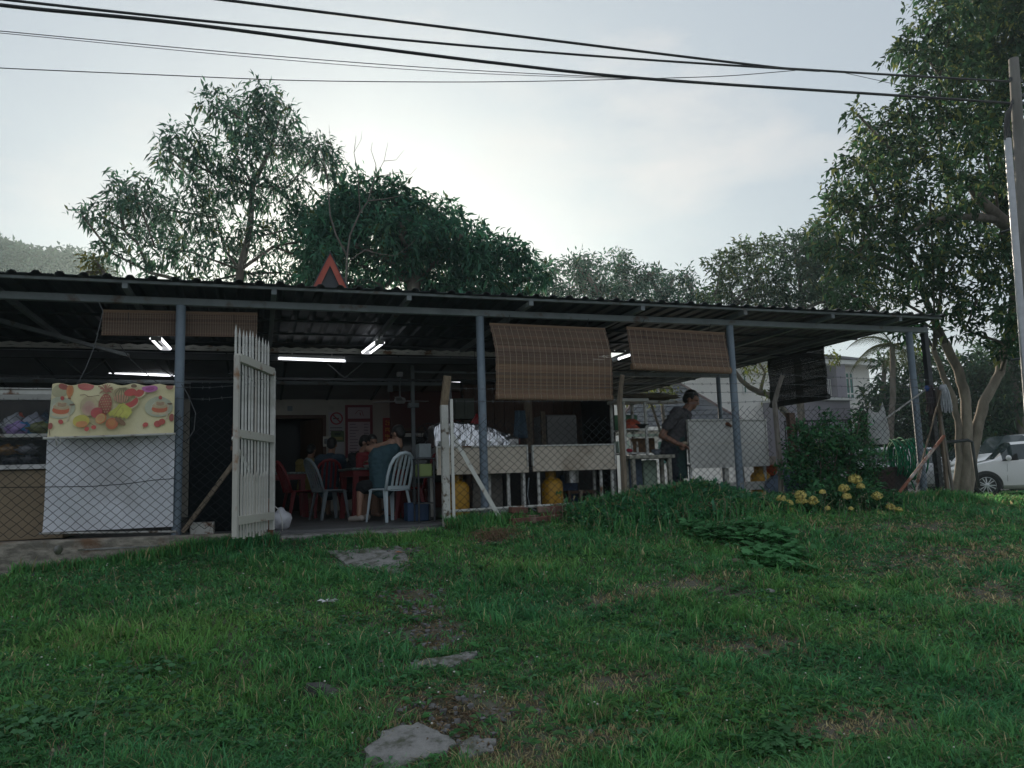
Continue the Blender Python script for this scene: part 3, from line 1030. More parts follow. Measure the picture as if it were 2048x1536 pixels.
# ------------------------------------------------------------------ white picket gate, open towards the lawn
HX, HY = 0.15, 9.1
ea = at(468, 1066, depth=7.42)
gdir = Vector((ea.x - HX, ea.y - HY, 0)).normalized()
GL = Vector((ea.x - HX, ea.y - HY)).length
gate = thing('picket_gate', 'tall rusty white picket gate standing open towards the lawn', 'gate', (HX, HY, .14), atan2(gdir.y, gdir.x))
m_gate = mat('gate_white', (0.66, 0.66, 0.63), 0.6, col2=(0.46, 0.46, 0.42), ns=6, dirt=(0.20, 0.10, 0.05), ds=4.2, dlo=0.62, dhi=0.70, bump=.15)
m_rust = mat('rust', (0.20, 0.08, 0.035), 0.85, col2=(0.11, 0.05, 0.028), ns=9, bump=.3)
m_gate_rusty = mat('gate_rusty', (0.52, 0.50, 0.45), 0.7, col2=(0.46, 0.44, 0.40), ns=6, dirt=(0.26, 0.13, 0.06), ds=3.5, dlo=0.54, dhi=0.64, bump=.2)
for s in (0.0, GL - .05):
    b = MB(); b.box(s, s + .05, -.025, .025, .015, 1.80)
    b.build('stile', m_gate if s == 0 else m_gate_rusty, gate, bevel=.004, local=True)
for z in (1.78, 1.02, .17):
    b = MB(); b.box(.0505, GL - .0505, -.03, .03, z - .04, z + .04)
    b.build('rail', mat('rail_white', (.50, .49, .43), .6, dirt=(.2, .1, .05), ds=5, dlo=.6, dhi=.7) if z == 1.78 else bpy.data.materials['rail_white'], gate, local=True)
b = MB()
b.box(-.0125, .0125, -.008, .008, 0, 2.04)
b.add([(-.0125, -.008, 2.04), (.0125, -.008, 2.04), (.0125, .008, 2.04), (-.0125, .008, 2.04), (0, 0, 2.12)], [(0, 1, 4), (1, 2, 4), (2, 3, 4), (3, 0, 4)])
mp_ = b.mesh('picket', m_gate)
npk = 11
for k in range(npk):
    o = obj('picket', mp_, gate, True)
    o.location = (.09 + k * (GL - .18) / (npk - 1), -.035, .02 + RND.uniform(-.03, .02))
    o.rotation_euler = (0, RND.uniform(-.006, .006), 0)
    if k in (4,): o.data = mp_.copy(); o.data.materials.clear(); o.data.materials.append(m_gate_rusty)
b = MB()
b.box(-.012, .012, -.008, .008, 0, .62)
b.add([(-.012, -.008, .62), (.012, -.008, .62), (.012, .008, .62), (-.012, .008, .62), (0, 0, .67)], [(0, 1, 4), (1, 2, 4), (2, 3, 4), (3, 0, 4)])
ms = b.mesh('short_picket', m_gate_rusty)
for k in range(npk):
    o = obj('short_picket', ms, gate, True)
    o.location = (.09 + (k + .5) * (GL - .18) / (npk - .5), -.036, -.01 + RND.uniform(-.02, .02))
    o.rotation_euler = (0, RND.uniform(-.01, .01), 0)
b = MB(); b.bar((GL - .06, -.05, .98), (GL - .75, -.06, .55), .015, .03); b.build('gate_brace', m_gate, gate, local=True)
b = MB()
for k in range(7):
    b.tube([(GL - .1 - .01 * (k % 2), -.055, 1.12 - k * .03), (GL - .09 + .01 * (k % 2), -.06, 1.09 - k * .03)], .008, 5)
b.lathe([(.022, 0), (.022, .035), (.018, .04)], (GL - .1, -.06, .86), 8)
b.build('chain', mat('chain_rust', (.10, .06, .04), .7, .4), gate, local=True)
b = MB()
for k in range(5):
    pp = [(GL * t + .0, -.05 + RND.uniform(-.03, .03), 1.60 + .05 * sin(t * 5 + k) + RND.uniform(-.03, .03)) for t in np.linspace(0.15, 1.02, 12)]
    b.tube(pp, .003, 4, False)
b.build('tie_wire', m_barb, gate, local=True)
# gate post stump by the hinge
b = MB(); b.box(.10, .155, 9.12, 9.18, -.1, .5)
tag(b.build('gate_post', m_rust, bevel=.006), 'short rusty hinge post at the right foot of the white gate', 'post')
# white plastic bag on the floor inside the gate, with a bent pale hose
def bag(name, label, c, s, m, seed, cat='bag', up=True, fold=.12):
    r = random.Random(seed)
    b = MB()
    b.ball((0, 0, 0), 1, 14)
    vs = []
    for v in b.v:
        n = 1 + fold * sin(v[0] * 5 + seed) * cos(v[2] * 6 + seed) + fold * .6 * sin(v[1] * 9 + v[2] * 4) + r.uniform(-.03, .03)
        z = v[2]
        pinch = 1 - .45 * max(0, z) ** 1.5 if up else 1
        vs.append((c[0] + v[0] * s[0] * n * pinch, c[1] + v[1] * s[1] * n * pinch, c[2] + s[2] + z * s[2] * n))
    b.v = vs
    return tag(b.build(name, m, smooth=True), label, cat)
m_bagwhite = mat('white_bag', (.62, .63, .66), .45, col2=(.5, .51, .55), ns=7, bump=.25, bs=25, trans=.2)
c = at(562, 1032, Y=9.75)
bag('plastic_bag', 'white plastic bag lying on the floor just inside the gate', (c.x, c.y, .12), (.13, .1, .13), m_bagwhite, 5, fold=.15)
b = MB(); b.tube([at(549, 1012, Y=9.4), at(558, 1020, Y=9.4), at(564, 1040, Y=9.38), at(565, 1062, Y=9.36)], .006, 6)
tag(b.build('bent_wire', m_post_white, smooth=True), 'thin pale bent wire in front of the white bag on the floor', 'wire')
# white block and rubble on the wall by the gate
b = MB()
p0, p1 = at(381, 1046, Y=9.35), at(428, 1068, Y=9.35)
b.box(p0.x, p1.x, 9.27, 9.5, .1205, p0.z)
tag(b.build('white_block', m_white_worn, bevel=.008), 'low white block on the floor left of the gate foot', 'block')
# ------------------------------------------------------------------ fruit banner and white sheet
m_banner = mat('banner_vinyl', (.70, .63, .36), .55, col2=(.74, .68, .44), ns=2.5, bump=.4, bs=7, dirt=(.50, .45, .28), ds=3, dlo=.55, dhi=.8)
bx0, bx1 = at(105, 770, Y=9.05).x, at(350, 770, Y=9.05).x
bz1, bz0 = at(105, 768, Y=9.05).z, at(97, 876, Y=9.05).z
bz0r = at(350, 868, Y=9.05).z
ban = thing('fruit_banner', 'yellow vinyl banner printed with fruit hung on the left fence', 'banner', ((bx0 + bx1) / 2, 9.05, bz0))
def bsurf(u, v):
    """banner surface, u across 0..1, v down 0..1 (photo print coordinates)"""
    x = bx0 + (bx1 - bx0) * u - .03 * v * (1 - u)
    zt = bz1 + .012 * sin(u * 31) * (1 - v)
    z = zt + ((bz0 + (bz0r - bz0) * u) - zt) * v
    y = 9.045 + .012 * sin(u * 9 + v * 2) + .006 * sin(u * 23) * (1 - v)
    return Vector((x, y, z))
b = MB()
nu, nv = 48, 20
front = [[bsurf(i / nu, j / nv) for i in range(nu + 1)] for j in range(nv + 1)]
b.grid([r[::-1] for r in front][::-1])
b.grid([[p + Vector((0, .004, 0)) for p in r] for r in front][::-1])
b.build('sheet', m_banner, ban, True)
pr = MB()
BW, BH = 1818., 760.      # the print measured in pixels of an enlarged view: origin (98,130)
_lay = [0]
def bp(x, y, lift):
    u, v = (x - 98) / BW, (y - 130) / BH
    return bsurf(min(max(u, .002), .998), min(max(v, .005), .995)) - Vector((0, .0025 + lift * .0012, 0))
def blob(cx, cy, rx, ry, col, rot=0, n=20, col2=None, a0=0, a1=2 * pi):
    _lay[0] += .35
    ca, sa = cos(rot), sin(rot)
    rings = [0.0, .55, 1.0]
    prev = None
    for k, q in enumerate(rings):
        ring = []
        for i in range(n + 1):
            t = a0 + (a1 - a0) * i / n
            x, y = rx * q * cos(t), ry * q * sin(t)
            ring.append(bp(cx + x * ca - y * sa, cy + x * sa + y * ca, _lay[0]))
        if prev:
            cc = col2 if (col2 and k == 2) else col
            for i in range(n): pr.add([prev[i], prev[i + 1], ring[i + 1], ring[i]], [(0, 1, 2, 3)], cc)
        prev = ring
def stroke(pts, w, col):
    _lay[0] += .35
    for (x0, y0), (x1, y1) in zip(pts[:-1], pts[1:]):
        d = math.hypot(x1 - x0, y1 - y0) or 1
        nx, ny = -(y1 - y0) / d * w / 2, (x1 - x0) / d * w / 2
        pr.add([bp(x0 + nx, y0 + ny, _lay[0]), bp(x1 + nx, y1 + ny, _lay[0]), bp(x1 - nx, y1 - ny, _lay[0]), bp(x0 - nx, y0 - ny, _lay[0])], [(0, 1, 2, 3)], col)
RD, DR, OR, YL, CR, GN, PK, BRN, WH, PU = (.55, .03, .05), (.33, .03, .04), (.62, .16, .04), (.62, .58, .06), (.66, .55, .36), (.45, .5, .1), (.62, .3, .3), (.16, .08, .05), (.60, .62, .52), (.42, .03, .30)
blob(210, 240, 110, 90, (.42, .40, .25)); blob(255, 170, 70, 45, DR)
blob(580, 140, 120, 90, RD, col2=(.62, .1, .12)); blob(580, 140, 85, 60, (.62, .12, .12))
blob(355, 215, 52, 95, OR, col2=(.66, .24, .08)); stroke([(355, 300), (358, 345)], 40, OR); stroke([(356, 350), (352, 470)], 26, (.5, .07, .05)); blob(362, 492, 46, 26, RD)
stroke([(335, 326), (378, 326)], 12, BRN)
# plate with cake, left and right
for dx, s in ((-1440, 1), (0, 1)):
    blob(1680 + dx, 470, 215, 155, WH, col2=(.5, .53, .40)); blob(1690 + dx, 560, 120, 34, CR); blob(1695 + dx, 500, 125, 62, (.60, .10, .04)); blob(1695 + dx, 455, 118, 44, (.55, .4, .24)); blob(1695 + dx, 425, 90, 46, (.58, .52, .34))
    for q in range(3): stroke([(1640 + dx, 405 + q * 18), (1700 + dx, 418 + q * 16), (1760 + dx, 402 + q * 18)], 9, (.42, .14, .08))
    blob(1698 + dx, 335, 28, 30, RD)
    stroke([(1830 + dx, 430), (1815 + dx, 560), (1800 + dx, 660)], 22, (.6, .5, .36)); blob(1845 + dx, 420, 40, 14, BRN)
    blob(1710 + dx, 745, 0.1, .1, RD)
blob(1670, 730, 55, 48, RD); blob(1735, 700, 50, 46, (.6, .05, .05)); blob(1488, 738, 42, 36, RD, -.4); stroke([(1480, 745), (1462, 798)], 10, DR); blob(1880, 640, 40, 60, DR)
blob(270, 668, 38, 30, RD, .5); blob(130, 725, 34, 46, DR); stroke([(118, 770), (140, 860)], 12, BRN)
# pale big fruit
blob(660, 450, 135, 145, (.60, .42, .32), col2=(.60, .50, .30)); blob(660, 490, 100, 90, (.60, .32, .28), col2=(.60, .38, .30))
stroke([(512, 300), (580, 292), (640, 318), (700, 300), (795, 288)], 9, BRN)
# pineapple
blob(890, 430, 98, 150, (.48, .10, .08), col2=(.40, .07, .06))
for r_ in range(7):
    for q in range(5):
        x, y = 820 + q * 36 + (18 if r_ % 2 else 0), 318 + r_ * 38
        if ((x - 890) / 92) ** 2 + ((y - 430) / 140) ** 2 < .95: blob(x, y, 10, 9, (.62, .46, .26), n=6)
for k, (x, y) in enumerate(((770, 150), (800, 190), (830, 138), (870, 150), (905, 150), (950, 160), (985, 190), (1000, 215), (812, 245), (975, 265), (800, 265))):
    stroke([(895, 268), ((895 + x) / 2, (y + 262) / 2 - 20), (x, y)], 20 - (k % 3) * 4, (.40, .09, .08) if k % 2 else (.30, .13, .08))
# melon
blob(1135, 285, 135, 118, (.52, .40, .22), col2=(.46, .36, .2)); blob(1120, 340, 105, 60, (.55, .26, .18))
for k in range(6):
    x = 1035 + k * 42
    stroke([(1130 + (x - 1130) * .35, 178), (x, 270), (1130 + (x - 1130) * .75, 390)], 13, (.18, .16, .08))
# water melon wedges
blob(1380, 210, 105, 130, CR, .2, a0=-.2, a1=2.0); blob(1365, 215, 95, 110, RD, .2, a0=-.25, a1=2.1); blob(1255, 262, 95, 55, RD)
blob(1265, 410, 122, 92, CR, -.45, a0=-.35, a1=3.4); blob(1265, 400, 112, 80, RD, -.45, a0=-.35, a1=3.4)
blob(1540, 195, 120, 52, PU, .1, col2=(.55, .12, .45)); blob(1300, 172, 45, 26, BRN); blob(1840, 160, 60, 36, (.42, .12, .1))
# apple, orange half, mango, orange, bananas, cherries, leaf
blob(780, 550, 85, 78, RD, col2=(.50, .03, .07)); blob(570, 670, 120, 88, (.64, .36, .08), col2=(.62, .50, .08)); blob(560, 635, 95, 48, (.58, .52, .08)); blob(580, 715, 85, 45, (.66, .24, .08))
for k in range(5):
    a = k * .2
    stroke([(1130, 430), (1080 + k * 48, 500 + k * 8), (960 + k * 58, 590 + k * 10)], 62, (.60, .58, .10) if k % 2 else (.54, .54, .08))
stroke([(1130, 440), (1060, 560), (1020, 620)], 7, (.36, .28, .06)); stroke([(1150, 440), (1160, 540), (1090, 630)], 7, (.36, .28, .06))
blob(850, 640, 82, 72, OR, -.6); blob(840, 635, 70, 62, (.66, .42, .16), -.6); blob(840, 635, 50, 44, (.66, .30, .12), -.6); blob(1010, 715, 88, 84, (.64, .20, .06), col2=(.60, .14, .06)); blob(1005, 700, 52, 45, (.66, .25, .08))
blob(1130, 685, 92, 36, (.22, .10, .05), .62); blob(660, 785, 34, 32, RD); blob(757, 762, 36, 30, RD); stroke([(660, 755), (690, 690), (757, 735)], 7, BRN)
pr.c = [(c_[0] * .84 + .10, c_[1] * .84 + .09, c_[2] * .84 + .055) for c_ in pr.c]      # sun faded print
pr.build('fruit_print', m_print, ban)
b = MB(); b.tube([at(86, 877, Y=9.03), at(351, 868, Y=9.03)], .014, 8); b.build('batten', m_post_white, ban, 'auto')
b = MB(); b.tube([at(112, 878, Y=9.02), at(116, 890, Y=9.02), at(122, 886, Y=9.02), at(119, 874, Y=9.01), at(110, 872, Y=9.02), at(113, 892, Y=9.02)], .005, 5); b.build('tie', m_post_white, ban, True)

sx0, sx1 = at(98, 880, Y=9.3).x, at(351, 880, Y=9.3).x
sz1, sz0 = at(100, 868, Y=9.3).z, at(95, 1064, Y=9.3).z
sh = thing('white_sheet', 'white plastic sheet hanging behind the wire mesh below the fruit banner', 'sheet', ((sx0 + sx1) / 2, 9.24, sz0))
b = MB()
rows = []
for j in range(25):
    v = j / 24
    rows.append([(sx0 - .008 * v + (sx1 - sx0 + .008 * v) * i / 40, 9.225 + .012 * sin(i * .35 + v * 3) + .02 * sin((i / 40 - v * .8) * 8) * v + .008 * sin(i * .9 - v * 11) * (1 - v) + .010 * math.exp(-((i / 40 - .2 - v * .55) / .05) ** 2), sz0 + (sz1 - sz0) * (1 - v)) for i in range(41)])
b.grid(rows)
b.build('sheet', mat('white_sheet', (.80, .81, .86), .55, col2=(.70, .71, .76), ns=2.0, lo=.3, hi=.7, bump=.45, bs=6, dirt=(.46, .45, .46), ds=1.6, dlo=.50, dhi=.72, dstretch=(1, 1, .5)), sh, True)
b = MB(); b.tube([at(78, 1067, Y=9.24), at(352, 1063, Y=9.24)], .012, 8); b.build('bottom_batten', m_post_white, sh, 'auto')
# thin cables hanging from the beam to the banner
for k, (pts, lab) in enumerate((([(197, 603), (206, 622), (190, 690), (172, 735), (155, 768)], 'thin pale cable hanging from the beam to the left top of the banner'),
                                ([(240, 690), (262, 720), (290, 745), (320, 770)], 'thin dark cable slanting down behind the banner towards the first column'),
                                ([(363, 768), (376, 790), (391, 826), (388, 860), (372, 885)], 'pale loose cable looped beside the first column'))):
    b = MB(); b.tube([at(*p, Y=9.18) for p in pts], .005, 5, False)
    tag(b.build('loose_cable', m_barb if k != 1 else m_black, smooth=True), lab, 'cable')

# ------------------------------------------------------------------ stall with glass case on the far left
m_tan = mat('tan_panel', (.33, .25, .155), .6, col2=(.25, .19, .12), ns=1.5, dirt=(.12, .09, .06), ds=1.6, dlo=.55, dhi=.8)
m_alu = mat('aluminium', (.5, .5, .49), .35, .8, col2=(.38, .38, .37), ns=6)
cx1 = at(106, 800, Y=9.75).x
def cz(y): return at(50, y, Y=9.75).z
case = thing('stall_counter', 'tan food stall with a glass case of packets at the left edge', 'stall', (-2.9, 9.9, .12))
b = MB(); b.box(-4.2, -2.05, 9.75, 10.5, .14, cz(940)); b.build('counter_body', m_tan, case, bevel=.008)
b = MB(); b.box(-4.22, -2.03, 9.70, 10.52, cz(939) , cz(929)); b.build('counter_top', m_alu, case, bevel=.004)
b = MB(); b.box(-4.2, -2.04, 9.74, 9.76, cz(789), cz(780)); b.box(-4.2, -2.04, 9.72, 9.75, cz(779), cz(776)); b.box(-4.2, -2.04, 10.3, 10.35, cz(789), cz(778))
b.build('case_rail', m_white_worn, case)
b = MB(); b.box(-2.10, -2.06, 9.74, 9.78, cz(929), cz(789)); b.box(-2.10, -2.06, 10.3, 10.34, cz(929), cz(789)); b.build('case_stile', m_alu, case)
b = MB(); b.box(-4.2, -2.07, 9.78, 10.3, cz(874), cz(867)); b.build('shelf', m_white_worn, case)
b = MB(); b.box(-4.2, -2.11, 9.745, 9.75, cz(929) + .004, cz(790)); b.build('pane', glass_mat('case_glass', (.10, .12, .12), .04, .07), case)
b = MB(); b.box(-4.2, -2.06, 10.32, 10.345, cz(929), cz(790)); b.build('case_back', m_darkwall, case)
cols = [((20, 838), (.42, .44, .48), 'white'), ((28, 822), (.55, .10, .05), 'red'), ((52, 842), (.03, .25, .55), 'blue'), ((62, 835), (.40, .42, .50), 'pale'), ((40, 860), (.40, .28, .60), 'lilac'), ((88, 848), (.04, .38, .36), 'teal'), ((82, 862), (.20, .22, .08), 'olive'), ((78, 818), (.05, .09, .14), 'dark blue')]
for k, ((px, py), c, nm) in enumerate(cols):
    p = at(px, py, Y=9.95)
    zb = cz(867) if py > 830 else cz(850)
    bag('food_packet', '%s crinkled plastic packet on the upper shelf of the glass case' % nm, (p.x, (10.06, 10.1, 9.88, 10.0, 9.86, 9.92, 9.86, 10.12)[k], cz(866)), (.115, .07, .065 + (.05 if py < 840 else 0)), mat('packet_' + nm.replace(' ', '_'), c, .35, col2=tuple(v * .6 for v in c), ns=14), k, 'packet', False, .3)
for k, ((px, py), c, nm) in enumerate([((15, 884), (.30, .15, .04), 'amber'), ((38, 882), (.34, .17, .05), 'brown'), ((58, 878), (.25, .25, .28), 'grey'), ((25, 905), (.02, .025, .04), 'glossy black'), ((60, 908), (.025, .028, .04), 'crumpled black')]):
    p = at(px, py, Y=9.95)
    bag('food_packet', '%s plastic packet in the lower part of the glass case' % nm, (p.x, 9.93 + .08 * (k % 2), cz(929) + (.12 if py < 890 else 0.0)), (.11, .08, .055 if py < 890 else .06), mat('packet_low_' + nm.replace(' ', '_'), c, .2, col2=tuple(v * .5 for v in c), ns=14), k + 20, 'packet', False, .25)

# near-black box added between column and gate, deep shade put into its colour
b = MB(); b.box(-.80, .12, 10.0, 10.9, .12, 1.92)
tag(b.build('shade_box', mat('shade_black', (.010, .012, .014), .95, spec=.1), bevel=.01), 'near black box added to give deep shade behind the fence left of the gate', 'shade box')

# ------------------------------------------------------------------ bamboo blinds
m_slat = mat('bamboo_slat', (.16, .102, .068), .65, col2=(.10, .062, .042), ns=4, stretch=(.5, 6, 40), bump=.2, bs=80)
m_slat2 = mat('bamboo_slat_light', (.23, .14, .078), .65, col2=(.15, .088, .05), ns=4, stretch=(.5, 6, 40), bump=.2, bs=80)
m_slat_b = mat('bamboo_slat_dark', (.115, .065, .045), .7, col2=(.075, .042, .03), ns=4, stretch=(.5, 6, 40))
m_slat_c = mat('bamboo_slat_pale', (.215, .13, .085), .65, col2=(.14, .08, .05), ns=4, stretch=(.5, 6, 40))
m_cord = mat('blind_cord', (.36, .29, .21), .9)
m_dslat = mat('black_slat', (.03, .028, .026), .8, col2=(.018, .017, .016), ns=5, stretch=(1, 1, 20))
def blind(name, label, p, q, prof, slat_h, ncord, m, roll_r, lit_from=2, cordm=None, hang=True, cr=.0035):
    """p, q: top corners; prof(v): (forward offset, drop, sideways shift) for v in 0..1 down the blind"""
    p, q = Vector(p), Vector(q)
    L = (q - p).length
    ax = (q - p).normalized()
    fw = Vector((0, 0, 1)).cross(ax) * -1
    t = thing(name, label, 'blind', (p + q) / 2, 0, 'rolled blinds along the front beam')
    b = MB()
    b.box(0, L, -.003, .003, -slat_h * .46, slat_h * .46)
    ms = []
    for mm_ in ((m_slat, m_slat_b, m_slat_c, m_slat2) if m is m_slat else (m, m, m, m)):
        e = b.mesh('slat', mm_); ms.append(e)
    H = prof(1)[1]
    n = int(H / slat_h)
    rot = Matrix((ax, fw, Vector((0, 0, 1)))).transposed()
    pts = []
    for k in range(n):
        v = (k + .5) / n
        f_, d_, s_ = prof(v)
        o = obj('slat', ms[3 if v > lit_from and RND.random() < .75 else RND.choice((0, 0, 0, 1, 2))], t)  # lower slats mostly paler: warm light on them is put into the colour
        o.rotation_euler = (rot.to_euler())
        o.rotation_euler.rotate_axis('X', RND.uniform(-.25, .25))
        o.location = p + fw * (f_ + RND.uniform(-.002, .002)) + Vector((0, 0, -d_)) + ax * (s_ + RND.uniform(-.006, .006))
        pts.append((f_, d_, s_))
    b = MB()
    for k in range(ncord):
        u = L * (k + .35) / (ncord - .3)
        path = [p + ax * (u + s_) + fw * (f_ + .006) + Vector((0, 0, -d_)) for f_, d_, s_ in pts]
        b.tube(path, cr, 4, False)
    b.build('cord', cordm or m_cord, t)
    b = MB(); b.bar(p + Vector((0, 0, .012)) - fw * .004, q + Vector((0, 0, .012)) - fw * .004, .025, .03); b.build('head_batten', m_slat2 if m is m_slat else m, t)
    if roll_r:
        f_, d_, s_ = prof(1)
        c = p + fw * (f_ - roll_r * .3) + Vector((0, 0, -d_ - roll_r * .6)) + ax * s_
        b = MB()
        for k in range(14):
            a0 = 2 * pi * k / 14
            e = fw * cos(a0) * roll_r + Vector((0, 0, 1)) * sin(a0) * roll_r
            b.bar(c + e, c + ax * L + e, roll_r * .42, roll_r * .42)
        b.tube([c, c + ax * L], roll_r * .9, 8)
        rl = b.build('rolled_part', m_slat2 if m is m_slat else m, t)
        b = MB()
        for k in range(ncord):
            u = L * (k + .35) / (ncord - .3)
            ring = [c + ax * u + (fw * cos(2 * pi * j / 10) + Vector((0, 0, 1)) * sin(2 * pi * j / 10)) * roll_r * 1.25 for j in range(11)]
            b.tube(ring, .0035, 4, False)
        b.build('cord_loop', cordm or m_cord, rl)
    if hang:
        b = MB()
        for u in (.16, .84):
            e = p + ax * (L * u)
            b.tube([e + Vector((0, 0, .02)), e + Vector((0, -.02, .10)), e + Vector((0, -.06, .13))], .004, 4, False)
            b.tube([e + fw * .01, e + fw * .02 + Vector((.01, 0, -.12))], .003, 4, False)
        b.build('hanger', m_black, t)
    return t
Yb = 9.22
blind('bamboo_blind', 'long short rolled brown bamboo blind on both sides of the first column', at(205, 624, Y=9.40), at(515, 630, Y=9.40), lambda v: (0, .265 * v, 0), .012, 62, m_slat, 0.0, cr=.0016)
def prof2(v):
    f_ = .0 + .065 * sin(min(v / .52, 1) * pi / 2) if v < .55 else .065 - .04 * ((v - .55) / .45)
    return (f_, .90 * v, .05 * sin(min(v / .5, 1) * pi / 2))
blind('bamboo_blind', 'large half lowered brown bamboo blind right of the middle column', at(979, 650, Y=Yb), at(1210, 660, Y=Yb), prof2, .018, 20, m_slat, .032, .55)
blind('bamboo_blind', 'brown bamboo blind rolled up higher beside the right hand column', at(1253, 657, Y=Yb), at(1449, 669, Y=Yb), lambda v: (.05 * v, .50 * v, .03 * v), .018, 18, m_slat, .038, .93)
# stiff dark blind on the open right side
a, c = at(1535, 722, X=9.72), at(1649, 702, X=9.72)
blind('black_blind', 'black weathered blind hanging on the right end of the shed', a, (9.72, c.y, a.z), lambda v: (.01 * sin(v * 9), .88 * v, 0), .022, 9, m_dslat, .04, 2, m_dslat, False)

# ------------------------------------------------------------------ metal stall tables seen from behind
m_panel = mat('cream_metal', (.62, .55, .45), .5, col2=(.52, .46, .37), ns=2.2, dirt=(.30, .23, .16), ds=2.2, dlo=.54, dhi=.75)
m_panel2 = mat('grey_white_panel', (.64, .64, .60), .5, col2=(.52, .52, .49), ns=1.6, dirt=(.36, .35, .32), ds=1.8, dlo=.52, dhi=.78)
m_foil = mat('aluminium_foil', (.75, .76, .78), .28, 1.0, col2=(.6, .61, .63), ns=10)
def stall_table(name, label, x0, x1, z0, z1, zl, pm, legs):
    t = thing(name, label, 'stall table', ((x0 + x1) / 2, 9.75, .12))
    b = MB(); b.box(x0 + .02, x1 - .02, 9.765, 9.78, z0 + .07, z1 - .02); b.build('back_panel', pm, t)
    b = MB(); b.box(x0, x1, 9.74, 9.765, z0, z0 + .075); b.build('apron_strip', pm, t, bevel=.003)
    b = MB()
    b.box(x0, x0 + .02, 9.745, 9.80, z0 + .076, z1 - .021); b.box(x1 - .02, x1, 9.745, 9.80, z0 + .076, z1 - .021); b.box(x0, x1, 9.745, 9.80, z1 - .02, z1)
    b.build('panel_frame', m_white_worn, t)
    b = MB(); b.box(x0, x1, 9.79, 10.35, z0 + .03, z0 + .06); b.build('table_top', m_alu, t)
    zm = z0 + .076 + (z1 - z0) * .38
    b = MB(); b.box(x0 + .021, x1 - .021, 9.762, 9.7645, zm, zm + .006); b.build('seam', m_panel, t)
    for x, y in legs:
        b = MB(); b.box(x, x + .035, y, y + .035, .12, z0 + .03); b.build('leg', m_white_worn, t)
    return t
stall_table('stall_table', 'cream metal stall table with foil wrapped hump behind the white gate post', 2.17, 3.42, .71, 1.08, .12, m_panel, [(2.28, 9.8), (2.6, 10.28), (2.93, 10.0), (3.13, 9.8), (3.35, 9.8), (2.2, 10.3), (3.3, 10.3)])
stall_table('stall_table', 'cream metal stall table under the large bamboo blind beside the timber post', 3.48, 4.71, .72, 1.075, .12, m_panel, [(3.56, 9.8), (4.48, 9.8), (4.65, 9.8), (3.5, 10.3), (4.6, 10.3)])
t3 = stall_table('stall_table', 'tall grey white stall board on a frame beside the cook', 5.88, 7.22, .70, 1.405, .12, m_panel2, [(5.9, 9.8), (7.16, 9.8), (5.95, 10.3), (7.1, 10.3)])
b = MB(); b.box(5.9, 7.2, 9.80, 9.83, .36, .48); b.box(6.48, 6.55, 9.81, 9.84, .481, .69); b.build('lower_rail', m_white_worn, t3)
q = at(1456, 848, Y=9.74)
b = MB(); b.lathe([(.03, 0), (.03, .03), (.015, .05)], (q.x, 9.765, q.z), 8, Matrix.Rotation(pi / 2, 3, 'X')); b.bar((q.x, 9.73, q.z), (q.x + .05, 9.73, q.z - .04), .03, .03); b.build('bolt', m_rust, t3)
# boards and things below the first table
b = MB(); b.box(2.72, 3.14, 10.05, 10.07, .13, .70)
pb = tag(b.build('plywood_board', mat('grey_ply', (.17, .155, .13), .8, col2=(.12, .11, .095), ns=2)), 'grey plywood board standing under the first stall table', 'board')
q = at(946, 975, Y=10.04)
b = MB(); b.box(q.x - .018, q.x + .018, 10.03, 10.049, q.z + .06, q.z + .075); b.box(q.x - .006, q.x + .006, 10.03, 10.048, q.z - .04, q.z + .06); b.build('t_mark', m_black, pb)
# foil wrapped hump
b = MB()
rows = []
fx0, fx1 = 2.17, 3.20
for j in range(23):
    v = j / 22
    row = []
    for i in range(57):
        u = i / 56
        x = fx0 + (fx1 - fx0) * u
        zt = np.interp(u, [0, .02, .12, .35, .6, .82, 1.0], [1.34, 1.37, 1.405, 1.395, 1.37, 1.31, 1.21])
        a = v * pi
        y = 10.08 - .24 * cos(a) * (1.0 if v not in (0, 1) else 1.0)
        z = 1.085 + (zt - 1.085) * min(1, sin(a) * 1.75)
        n = mathutils_noise = math.sin(u * 61 + v * 17) * math.cos(v * 41 - u * 23) * .009 + RND.uniform(-.008, .008)
        row.append((x + RND.uniform(-.004, .004), y + n, z + n * (0 if j in (0, 22) else 1)))
    rows.append(row)
b.grid(rows)
b.add(rows and [r[0] for r in rows], [tuple(range(23))]); b.add([r[-1] for r in rows], [tuple(reversed(range(23)))])
tag(b.build('foil_cover', m_foil), 'crumpled aluminium foil cover over the hump on the first stall table', 'foil')
bag('dark_folded_cloth', 'dark fold hanging over the right end of the foil cover', (3.12, 9.95, 1.09), (.10, .09, .075), mat('dark_cloth', (.05, .055, .06), .6), 5, 'cloth', False, .2)

